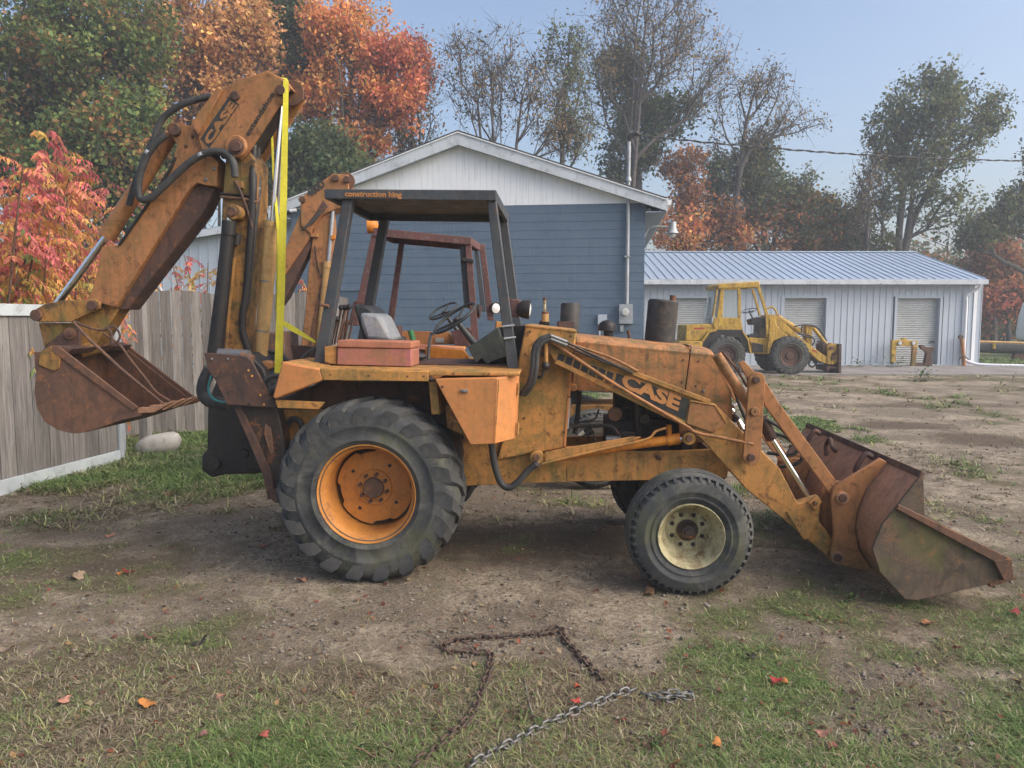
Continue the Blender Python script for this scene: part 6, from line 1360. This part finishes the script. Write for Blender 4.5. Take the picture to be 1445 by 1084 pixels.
# ------------------------------------------------------------------ sumac shrubs in autumn colour
SUM = np.array([(.74, .20, .20), (.76, .27, .17), (.78, .38, .12), (.74, .50, .13), (.50, .44, .12), (.22, .29, .09), (.55, .10, .12)])
def sumac(label, x, y, h, nf, seed, warm, nst=3, group=None):
    r = np.random.default_rng(seed); T = thing("sumac_shrub", label, "shrub", (x, y, 0), 0, group); mb = MB(); pos, axs, nr, ln, cc = [], [], [], [], []
    for s_i in range(nst):
        a = r.uniform(0, 6.28); ld = np.array([math.cos(a), math.sin(a), 0]) * r.uniform(.1, .45) * h * .45; hh = h * r.uniform(.78, 1.05)
        path = [np.array([0, 0, 0.]) + ld * .1, ld * .35 + np.array([0, 0, hh * .4]), ld * .7 + np.array([0, 0, hh * .75]), ld + np.array([0, 0, hh])]
        mb.tube([tuple(p) for p in path], [.018, .014, .011, .006], 6)
        for k in range(nf):
            t = .22 + .78 * (k + r.random()) / nf; i0 = min(int(t * 3), 2); f = t * 3 - i0; b0 = path[i0] * (1 - f) + path[i0 + 1] * f
            a = r.uniform(0, 6.28); up = r.uniform(-.1, .9) if t > .8 else r.uniform(-.3, .5); d_ = unit(np.array([math.cos(a), math.sin(a), up])); Lf_ = r.uniform(.28, .50); ns = 9
            ct = np.clip(r.normal(.5 + (1 - t) * 4.6 / warm, 1.25), 0, 5.4); 
            fr_ = [b0 + d_ * Lf_ * q + np.array([0, 0, -1.]) * Lf_ * .55 * q * q for q in np.linspace(0, 1, ns)]; mb.tube([tuple(fr_[0]), tuple(fr_[4]), tuple(fr_[8])], [.004, .003, .002], 3, False)
            side = unit(np.cross(d_, np.array([0, 0, 1.])))
            for q in range(1, ns):
                for sg in (-1, 1):
                    pos.append(fr_[q]); axs.append(side * sg * .55 + d_ * .25 + np.array([0, 0, -.75]) + r.normal(size=3) * .15); nr.append(d_ + r.normal(size=3) * .3)
                    ln.append(r.uniform(.065, .11)); c0 = SUM[min(int(ct + r.random() * .9), 6)] if r.random() > .12 else SUM[r.integers(0, 7)]; cc.append(c0 * r.uniform(.65, 1.15))
    obj("stem", mb, M['stem'], T, 60)
    leaves("foliage", np.array(pos), np.array(axs), np.array(nr), np.array(ln), np.array(ln) * .36, np.array(cc), M['leaf'], T, droop=.1)
    return T
spots = [
 ("tall scarlet sumac at the left edge with upright fronds", 8, 8.8, 4.15, 40, 1.5, 4), ("pink and orange sumac left of the bucket cylinder", 62, 9.6, 3.95, 38, 1.3, 4),
 ("orange sumac just left of the chrome bucket rod", 112, 10.6, 3.8, 34, 1.1, 4), ("red topped sumac next to the dipper bucket cylinder", 150, 11.6, 3.8, 30, 1.3, 4),
 ("yellow-green low sumac above the white top rail", 30, 8.3, 3.0, 34, .55, 4), ("mixed yellow and red sumac over the gate panel", 90, 9.2, 3.1, 34, .6, 4),
 ("crimson sumac low behind the gate posts", 140, 10.0, 2.5, 20, .9, 3), ("slender sumac with red fronds showing against the pale wing", 232, 12.9, 2.9, 10, 1.3, 2),
 ("orange and red sumac between dipper and boom", 285, 13.1, 3.35, 15, 1.3, 3), ("yellow and red sumac hugging the boom's left side", 308, 12.9, 2.9, 14, .9, 3),
 ("small red sumac between boom and cream cylinder", 352, 13.3, 2.9, 13, 1.1, 3), ("yellow leaved sumac behind the second machine's boom", 412, 13.6, 2.75, 14, .6, 3),
 ("bright pink sumac furthest left behind the gate panel", -20, 8.0, 3.9, 34, 1.5, 4), ("tall sumac rising behind the dipper elbow", 190, 13.5, 3.3, 14, 1.2, 3)]
for i, (lb, px, Y_, h_, nf, wm, ns) in enumerate(spots):
    p = aty(px, 450, Y_); sumac(lb, p.x, Y_, h_, nf, 100 + i, wm, ns)

# ------------------------------------------------------------------ grass, litter, stones
def blades(name, n_clump, x_rng, y_rng, nb, hl, wid, seed, thr=.35, far=False, cov_pow=1.0, floor=.05):
    r = np.random.default_rng(seed); n0 = n_clump * 6
    u = r.random(n0); y0, y1 = y_rng; y = 1 / (1 / y0 - u * (1 / y0 - 1 / y1)); x = r.uniform(-1, 1, n0) * (y * .78 + .6) if x_rng is None else r.uniform(*x_rng, n0)
    c, l = cover(x, y); keep = r.random(n0) < np.clip((c - thr) / (1 - thr), floor, 1) ** cov_pow; x, y, c, l = x[keep][:n_clump], y[keep][:n_clump], c[keep][:n_clump], l[keep][:n_clump]
    k = len(x); kind = r.random(k); ci = np.repeat(np.arange(k), nb); m_ = len(ci)
    gsz = (.55 + .9 * r.random(k))[ci] * (1 + .5 * (kind[ci] > .8)); a = r.uniform(0, 2 * np.pi, m_); rad = r.random(m_) * .020 * gsz
    b0 = np.stack([x[ci] + np.cos(a) * rad, y[ci] + np.sin(a) * rad], -1); z = height(b0[:, 0], b0[:, 1])
    L = hl * gsz * (.5 + .8 * r.random(m_)); a2 = a + r.normal(size=m_) * .6; ln_ = .5 + .5 * r.random(m_); 
    flat = r.random(m_) < np.where(l[ci] > .55, .15, .5); ln_ = np.where(flat, 1.0, ln_); upz = np.where(flat, .12 + .15 * r.random(m_), np.where(r.random(m_) < .25, .9, .55) - .2 * ln_)
    d = np.stack([np.cos(a2) * ln_, np.sin(a2) * ln_, upz], -1); d = unit(d); s_ = np.stack([-np.sin(a2), np.cos(a2), np.zeros(m_)], -1); w_ = wid * (.6 + .8 * r.random(m_)) * (1 + y[ci] * .04)
    B = np.stack([b0[:, 0], b0[:, 1], z - .004], -1); L1 = L[:, None]; w1 = w_[:, None]; mid = B + d * L1 * .55; tip = B + d * L1 + np.array([0, 0, -1.]) * L1 * .22 + np.stack([np.cos(a2), np.sin(a2), 0 * a2], -1) * L1 * .12
    V = np.stack([B - s_ * w1 * .5, B + s_ * w1 * .5, mid + s_ * w1 * .42, tip, mid - s_ * w1 * .42], 1).reshape(-1, 3); q = np.arange(m_)[:, None] * 5
    Fc = np.concatenate([q + np.array([[0, 1, 2]]), q + np.array([[0, 2, 4]]), q + np.array([[4, 2, 3]])], 1).reshape(-1, 3)
    G1, G2, OL, ST, BR = map(np.array, ((.115, .185, .055), (.18, .25, .08), (.32, .33, .13), (.54, .48, .32), (.25, .195, .13)))
    t = np.clip(l[ci] + (kind[ci] - .5) * .9 + r.normal(size=m_) * .12, 0, 1)[:, None]
    col = np.where(t > .62, G1 + (G2 - G1) * r.random((m_, 1)), np.where(t > .46, OL, np.where(t > .33, ST * (.6 + .4 * r.random((m_, 1))), BR)))
    col = np.where(flat[:, None] & (r.random((m_, 1)) < .55), BR * (.6 + .9 * r.random((m_, 1))), col) * (.7 + .55 * r.random((m_, 1)))
    return tag(rawmesh(name, V, Fc, 3, M['blade'], None, np.repeat(col, 5, 0)), kind="stuff")
blades("grass", 25000, None, (1.9, 7.5), 12, .046, .0028, 51, .30)
blades("grass", 9000, None, (6.0, 15), 12, .075, .0075, 52, .35)
blades("grass", 2600, None, (14, 30), 12, .14, .016, 53, .45)
blades("grass", 3600, (-6.2, -2.2), (7.2, 11.5), 14, .10, .0065, 54, .40)
blades("grass", 1500, (3.3, 5.6), (8, 17), 14, .08, .010, 55, .5)
blades("grass", 2500, (17.8, 32), (24, 32), 12, .16, .020, 56, .5)
blades("dry_thatch", 26000, None, (1.9, 7.5), 6, .032, .0026, 57, .12, floor=.30)
# loose stones
r = np.random.default_rng(71); n0 = 26000; u = r.random(n0); y = 1 / (1 / 2.0 - u * (1 / 2.0 - 1 / 16)); x = r.uniform(-1, 1, n0) * (y * .8 + .6); c, l = cover(x, y)
kp = (r.random(n0) < np.clip(1.0 - c * 1.25, .03, 1)) & (fbm(x, y, 4, 1.3) > .42); x, y = x[kp], y[kp]; k = len(x); s_ = (.003 + .011 * r.random(k) ** 3.2) * (1 + .05 * y)
oc = unit(np.array([(1, 0, 0), (-.5, .87, 0), (-.5, -.87, 0), (.3, .2, .95), (-.2, -.4, .9), (0, 0, -1)], dtype=float)); of = np.array([(0, 1, 3), (1, 2, 4), (1, 4, 3), (2, 0, 4), (0, 3, 4), (1, 0, 5), (2, 1, 5), (0, 2, 5)])
V = oc[None] * s_[:, None, None] * (1 + .5 * r.normal(size=(k, 6, 3)) * .5) * np.array([1.2, 1, .7]); V += np.stack([x, y, height(x, y) + s_ * .3], -1)[:, None]
Fc = (np.arange(k)[:, None, None] * 6 + of[None]).reshape(-1, 3); col = np.array([(.17, .15, .125)]) * (.5 + .9 * r.random((k, 1))) * (1 + .03 * r.normal(size=(k, 3)))
tag(rawmesh("gravel", V.reshape(-1, 3), Fc, 3, leafmat("stone_chips", .85, 0.0), None, np.repeat(np.clip(col, .02, .6), 6, 0)), kind="stuff")
# small leaf litter
r = np.random.default_rng(72); n0 = 1800; u = r.random(n0); y = 1 / (1 / 2.2 - u * (1 / 2.2 - 1 / 14)); x = r.uniform(-1, 1, n0) * (y * .75 + .3); k = n0
pc_ = np.array([(.30, .10, .06), (.26, .09, .06), (.36, .22, .11), (.17, .10, .07), (.12, .08, .06), (.38, .29, .17), (.22, .12, .09)]); col = pc_[r.integers(0, 7, k)] * (.5 + .7 * r.random((k, 1)))
a = r.uniform(0, 6.28, k); ls = .02 + .03 * r.random(k); leaves("leaf_litter", np.stack([x, y, height(x, y) + .008], -1), np.stack([np.cos(a), np.sin(a), r.normal(size=k) * .25], -1), np.stack([r.normal(size=k) * .4, r.normal(size=k) * .4, np.ones(k)], -1), ls, ls * .6, col, M['leaf'])["kind"] = "stuff"

# broad weeds at the garage foot and along the gate
def weed(label, px, py, s_, seed, n_=60, Y_=None):
    r = np.random.default_rng(seed); g = onground(px, py); T = thing("weed", label, "plant", (g.x, g.y, 0)); P = r.normal(size=(n_, 3)) * np.array([.5, .3, .28]) * s_; P[:, 2] = np.abs(P[:, 2]) + .02; mb = MB()
    for q in P[::3]: mb.tube([(q[0] * .1, q[1] * .1, 0), (q[0] * .6, q[1] * .6, q[2] * .7), tuple(q)], .003, 3, False)
    obj("stem", mb, M['stem'], T, 0); G_ = np.array([(.05, .10, .025), (.08, .14, .035), (.035, .075, .02)])
    leaves("foliage", P, unit(P + np.array([0, 0, -.1])), np.tile([0, -.2, 1.], (n_, 1)), s_ * .22 * (.6 + .8 * r.random(n_)), s_ * .13 * (.6 + .8 * r.random(n_)), G_[r.integers(0, 3, n_)] * (.7 + .6 * r.random((n_, 1))), M['leaf'], T)
for a in (("broad green weed at the garage wall right of the wheel loader", 1209, 519.5, .5, 1, 50), ("leafy weed at the left foot of the lamp frame", 1262, 519.5, .55, 2, 60), ("green weeds in front of the slab below the lamp frame", 1300, 538, .45, 3, 110), ("weed clump by the bottom rail of the gate panel", 128, 640, .28, 4, 110),
          ("broad leaved weed under the loader bucket", 1203, 848, .12, 5, 26), ("low green weed beside the chain in the foreground", 735, 1018, .10, 6, 22), ("broad weed near the bottom edge left of the rusty chain", 535, 1070, .10, 7, 20), ("light green weed clump right of the galvanised chain", 920, 1056, .09, 8, 22),
          ("green climber leaves showing on the board fence", 255, 498, .0, 9, 1)):
    if a[3]: weed(*a)
# climber on the fence
g = aty(255, 498, 11.2); T = thing("climbing_plant", "small green climber with yellowing leaves on the board fence", "plant", (g.x, g.y, 0)); r = np.random.default_rng(9)
cpt = [Q0.x, Q0.y]; pth = [aty(a, b_, 11.18 + (a - 190) * .0042) - Vector((g.x, g.y, 0)) for a, b_ in ((243, 494), (256, 497), (266, 502), (272, 512), (284, 516), (290, 530), (292, 560), (290, 600))]
obj("stem", MB().tube(crom(pth, 4), .004, 5), M['stem'], T, 60); k = 46; ii = r.integers(0, len(pth), k); P = np.array([tuple(pth[j]) for j in ii]) + r.normal(size=(k, 3)) * np.array([.06, .01, .05]) + np.array([0, -.04, 0])
leaves("foliage", P, unit(r.normal(size=(k, 3)) * .5 + np.array([0, -.2, -.5])), np.tile([0, -1., .3], (k, 1)) + r.normal(size=(k, 3)) * .3, .06 + .04 * r.random(k), .05 + .03 * r.random(k), np.array([(.10, .17, .03), (.25, .22, .04), (.07, .12, .03)])[r.integers(0, 3, k)], M['leaf'], T)

# ------------------------------------------------------------------ white rock
g = onground(214, 643); mb = MB(); r = np.random.default_rng(3); rings = []
for i in range(13):
    th = math.pi * i / 12; rr = max(math.sin(th), .02) ** .8; ring_ = []
    for k in range(22):
        ph = 2 * math.pi * k / 22; x_, y_, z_ = rr * math.cos(ph), rr * math.sin(ph), -math.cos(th)
        nn_ = 1 + .22 * (fbm(np.array([x_ * 1.6 + 4]), np.array([y_ * 1.6 + z_ * 2]), 3, 1)[0] - .5)
        ring_.append((.30 * x_ * nn_ * (1 + .12 * z_) + .03 * z_, .19 * y_ * nn_, .155 * z_ * nn_ * (1.0 + .18 * x_) + .10))
    rings.append(ring_)
mb.loft(rings); M['rock'] = plainmat("pale_rock", (.50, .47, .42), (.40, .37, .33), .9, 5, 40, .01, dirt=(.22, .20, .16))
ro = obj("rock", mb, M['rock'], None, 60); ro.location = (g.x, g.y + .2, 0); ro.rotation_euler = (0, R(-6), 0); tag(ro, "whitish rounded rock in the grass before the board fence", "rock")

# ------------------------------------------------------------------ chains
def chain(label, path_px, mat, lk=.054, wr=.0062, wl=.0165, cat="chain"):
    P = [onground(*p) for p in path_px]; P = crom(P, 10); d = [0]
    for i in range(1, len(P)): d.append(d[-1] + (P[i] - P[i - 1]).length)
    T = thing("chain", label, cat, tuple(P[0])); me = MB(); n_ = 20; ring_ = []
    for k in range(n_):
        a = 2 * math.pi * k / n_; ring_.append(Vector((math.cos(a) * wl + (lk * .5 - wl) * (1 if math.cos(a) > 0 else -1) + 0, math.sin(a) * wl, 0)))
    rg = []
    for k in range(n_):
        t = (ring_[(k + 1) % n_] - ring_[k - 1]).normalized(); nn_ = Vector((-t.y, t.x, 0)); rg.append([ring_[k] + nn_ * wr * math.cos(b_) + Vector((0, 0, wr * math.sin(b_))) for b_ in [2 * math.pi * j / 6 for j in range(6)]])
    rg.append(rg[0]); me.loft(rg, True, False); me = mkmesh("link", me); me.shade_smooth(); me.materials.append(mat)
    s = lk * .5; i = 0; k = 0; step = lk - 2.4 * wr
    while s < d[-1] - lk * .5:
        while d[i + 1] < s: i += 1
        p = P[i].lerp(P[i + 1], (s - d[i]) / max(d[i + 1] - d[i], 1e-6)); t = (P[i + 1] - P[i]).normalized(); hz = float(height(np.array([p.x]), np.array([p.y]))[0])
        o = bpy.data.objects.new("link", me); COL.objects.link(o); o.parent = T
        o.location = (p.x - P[0].x, p.y - P[0].y, hz + .011 + .004 * math.sin(k * 1.7)); o.rotation_euler = ((R(38) if k % 2 else R(-48)) + random.uniform(-.25, .25), random.uniform(-.1, .1), math.atan2(t.y, t.x) + random.uniform(-.12, .12)); s += step; k += 1
    T.location.z = 0
    return T
chain("long rusty brown chain looping from the bottom edge up round to the galvanised chain", [(580, 1092), (612, 1068), (650, 1035), (668, 1012), (679, 985), (688, 960), (693, 935), (690, 924), (668, 921), (640, 922), (626, 915), (630, 908), (660, 900), (700, 899), (745, 895), (775, 893), (790, 886)], M['chainrust'])
chain("dark rusty chain piece trailing down right from the loop's far end", [(760, 896), (784, 884), (793, 890), (797, 903), (812, 920), (828, 938), (845, 958), (858, 971)], M['chainrust'])
chain("shiny galvanised chain running diagonally to the bottom edge", [(660, 1092), (690, 1073), (728, 1052), (760, 1034), (800, 1015), (840, 999), (870, 985), (898, 975)], M['chainsteel'])
chain("short doubled galvanised chain end lying right of the diagonal chain", [(905, 981), (922, 987), (940, 990), (958, 989), (974, 989), (968, 983), (950, 984), (930, 981)], M['chainsteel'])
st_ = [onground(*p) for p in ((740, 962), (744, 985), (748, 1003), (753, 1020))]
tag(obj("stick", MB().tube([(p.x, p.y, .02) for p in st_], [.003, .004, .005, .004], 6), M['wood'], None, 60), "thin pale stick on the grass between the two chains", "stick")

# ------------------------------------------------------------------ single fallen leaves that stand out
def fallen(label, px, py, size, col, seed):
    r = np.random.default_rng(seed); g = onground(px, py); n_ = 16; ring_ = []
    m_ = bpy.data.materials.get("fallen_%d" % (hash(col) % 9999)) or plainmat("fallen_%d" % (hash(col) % 9999), col, tuple(c_ * .7 for c_ in col), .7, 20, 80, .001)
    for k in range(n_):
        a = 2 * math.pi * k / n_; rad_ = size * (.62 + .38 * abs(math.sin(a * 2.5 + .4))) * (1 if k else 1.25) * r.uniform(.85, 1.1); ring_.append((math.cos(a) * rad_, math.sin(a) * rad_ * .72, .012 * math.cos(2 * a) * size / .05 + r.uniform(0, .006)))
    V = [(0, 0, .0)] + ring_; V += [(v[0], v[1], v[2] - .0015) for v in V]; F_ = [(0, 1 + k, 1 + (k + 1) % n_) for k in range(n_)] + [(n_ + 1, n_ + 2 + (k + 1) % n_, n_ + 2 + k) for k in range(n_)] + [(1 + k, n_ + 2 + k, n_ + 2 + (k + 1) % n_, 1 + (k + 1) % n_) for k in range(n_)]
    o = obj("fallen_leaf", MB().add(V, F_), m_, None, 60); h_ = float(height(np.array([g.x]), np.array([g.y]))[0]); o.location = (g.x, g.y, h_ + .022); o.rotation_euler = (r.normal() * .2, r.normal() * .2, r.uniform(0, 6.28)); tag(o, label, "fallen leaf")
PK, RD, TN, BRN, OR_, DK = (.42, .20, .14), (.42, .05, .04), (.30, .22, .15), (.14, .07, .06), (.45, .18, .05), (.04, .03, .03)
for i, (lb, a, b_, s_, c_) in enumerate((
    ("large tan fallen leaf on the bare dirt left of the red pair", 110, 815, .065, TN), ("dark red fallen leaf of a pair on the bare dirt", 181, 809, .05, (.22, .03, .025)), ("orange fallen leaf overlapping the dark red one", 171, 811, .035, OR_),
    ("pink-tan fallen leaf before the big rear tyre", 426, 825, .045, PK), ("pale leaf at the left edge low in the dirt", 10, 917, .045, TN), ("pinkish leaf in the dry grass low at left", 90, 992, .035, PK), ("orange-brown curled leaf in the dry grass", 209, 999, .04, OR_),
    ("pink leaf standing near the orange-brown curled leaf", 312, 990, .03, PK), ("red-brown leaf near the bottom left of the chains", 373, 1047, .028, (.30, .08, .06)), ("dull pink leaf left of that red-brown leaf", 287, 1044, .025, (.28, .14, .11)),
    ("bright red leaf touching the galvanised chain", 812, 998, .026, RD), ("orange-red leaf just above the chain crossing", 815, 975, .026, (.45, .10, .05)), ("brown leaf on the dirt under the front tyre", 915, 842, .06, (.26, .15, .08)),
    ("near black leaf on the grass right of the front tyre", 1060, 930, .035, DK), ("red leaf cluster in the grass right of centre", 1095, 965, .035, (.36, .04, .04)), ("small orange leaf beside that red cluster", 1108, 967, .022, OR_),
    ("tan lobed leaf low in the right foreground", 1162, 1040, .04, PK), ("reddish leaf below the tan lobed one", 1175, 1060, .035, (.32, .12, .09)), ("orange leaf at the bottom edge right of the chains", 1012, 1060, .032, OR_),
    ("peeling orange-brown leaf in front of the loader bucket", 1310, 880, .045, (.42, .20, .10)), ("dark red leaf at the right edge of the grass", 1432, 864, .04, (.25, .04, .04)), ("pink leaf lying in the grass by the black swing frame", 302, 650, .05, PK),
    ("brown-red leaf on the grass below the rear bucket", 238, 700, .05, (.36, .08, .05)), ("brown leaf left of the big rear tyre", 370, 775, .04, (.30, .12, .08)), ("tan leaf on the dirt left of centre", 155, 757, .05, PK), ("dark leaf on bare dirt low at left", 210, 900, .04, BRN), ("near black leaf on bare dirt left of the tyre", 283, 908, .045, DK))):
    fallen(lb, a, b_, s_, c_, 200 + i)
# ------------------------------------------------------------------ evening haze: one closed box of even air round everything
hz_m = bpy.data.materials.new("haze_air"); hz_m.use_nodes = True; hn = hz_m.node_tree; hn.nodes.clear()
pv = hn.nodes.new("ShaderNodeVolumePrincipled"); pv.inputs["Color"].default_value = (.86, .92, 1.0, 1); pv.inputs["Density"].default_value = .0030; pv.inputs["Anisotropy"].default_value = .1
ho = hn.nodes.new("ShaderNodeOutputMaterial"); hn.links.new(pv.outputs[0], ho.inputs["Volume"])
tag(obj("haze", MB().bx(-460, 460, -60, 960, -1.2, 19.5), hz_m, None, 0), kind="stuff")
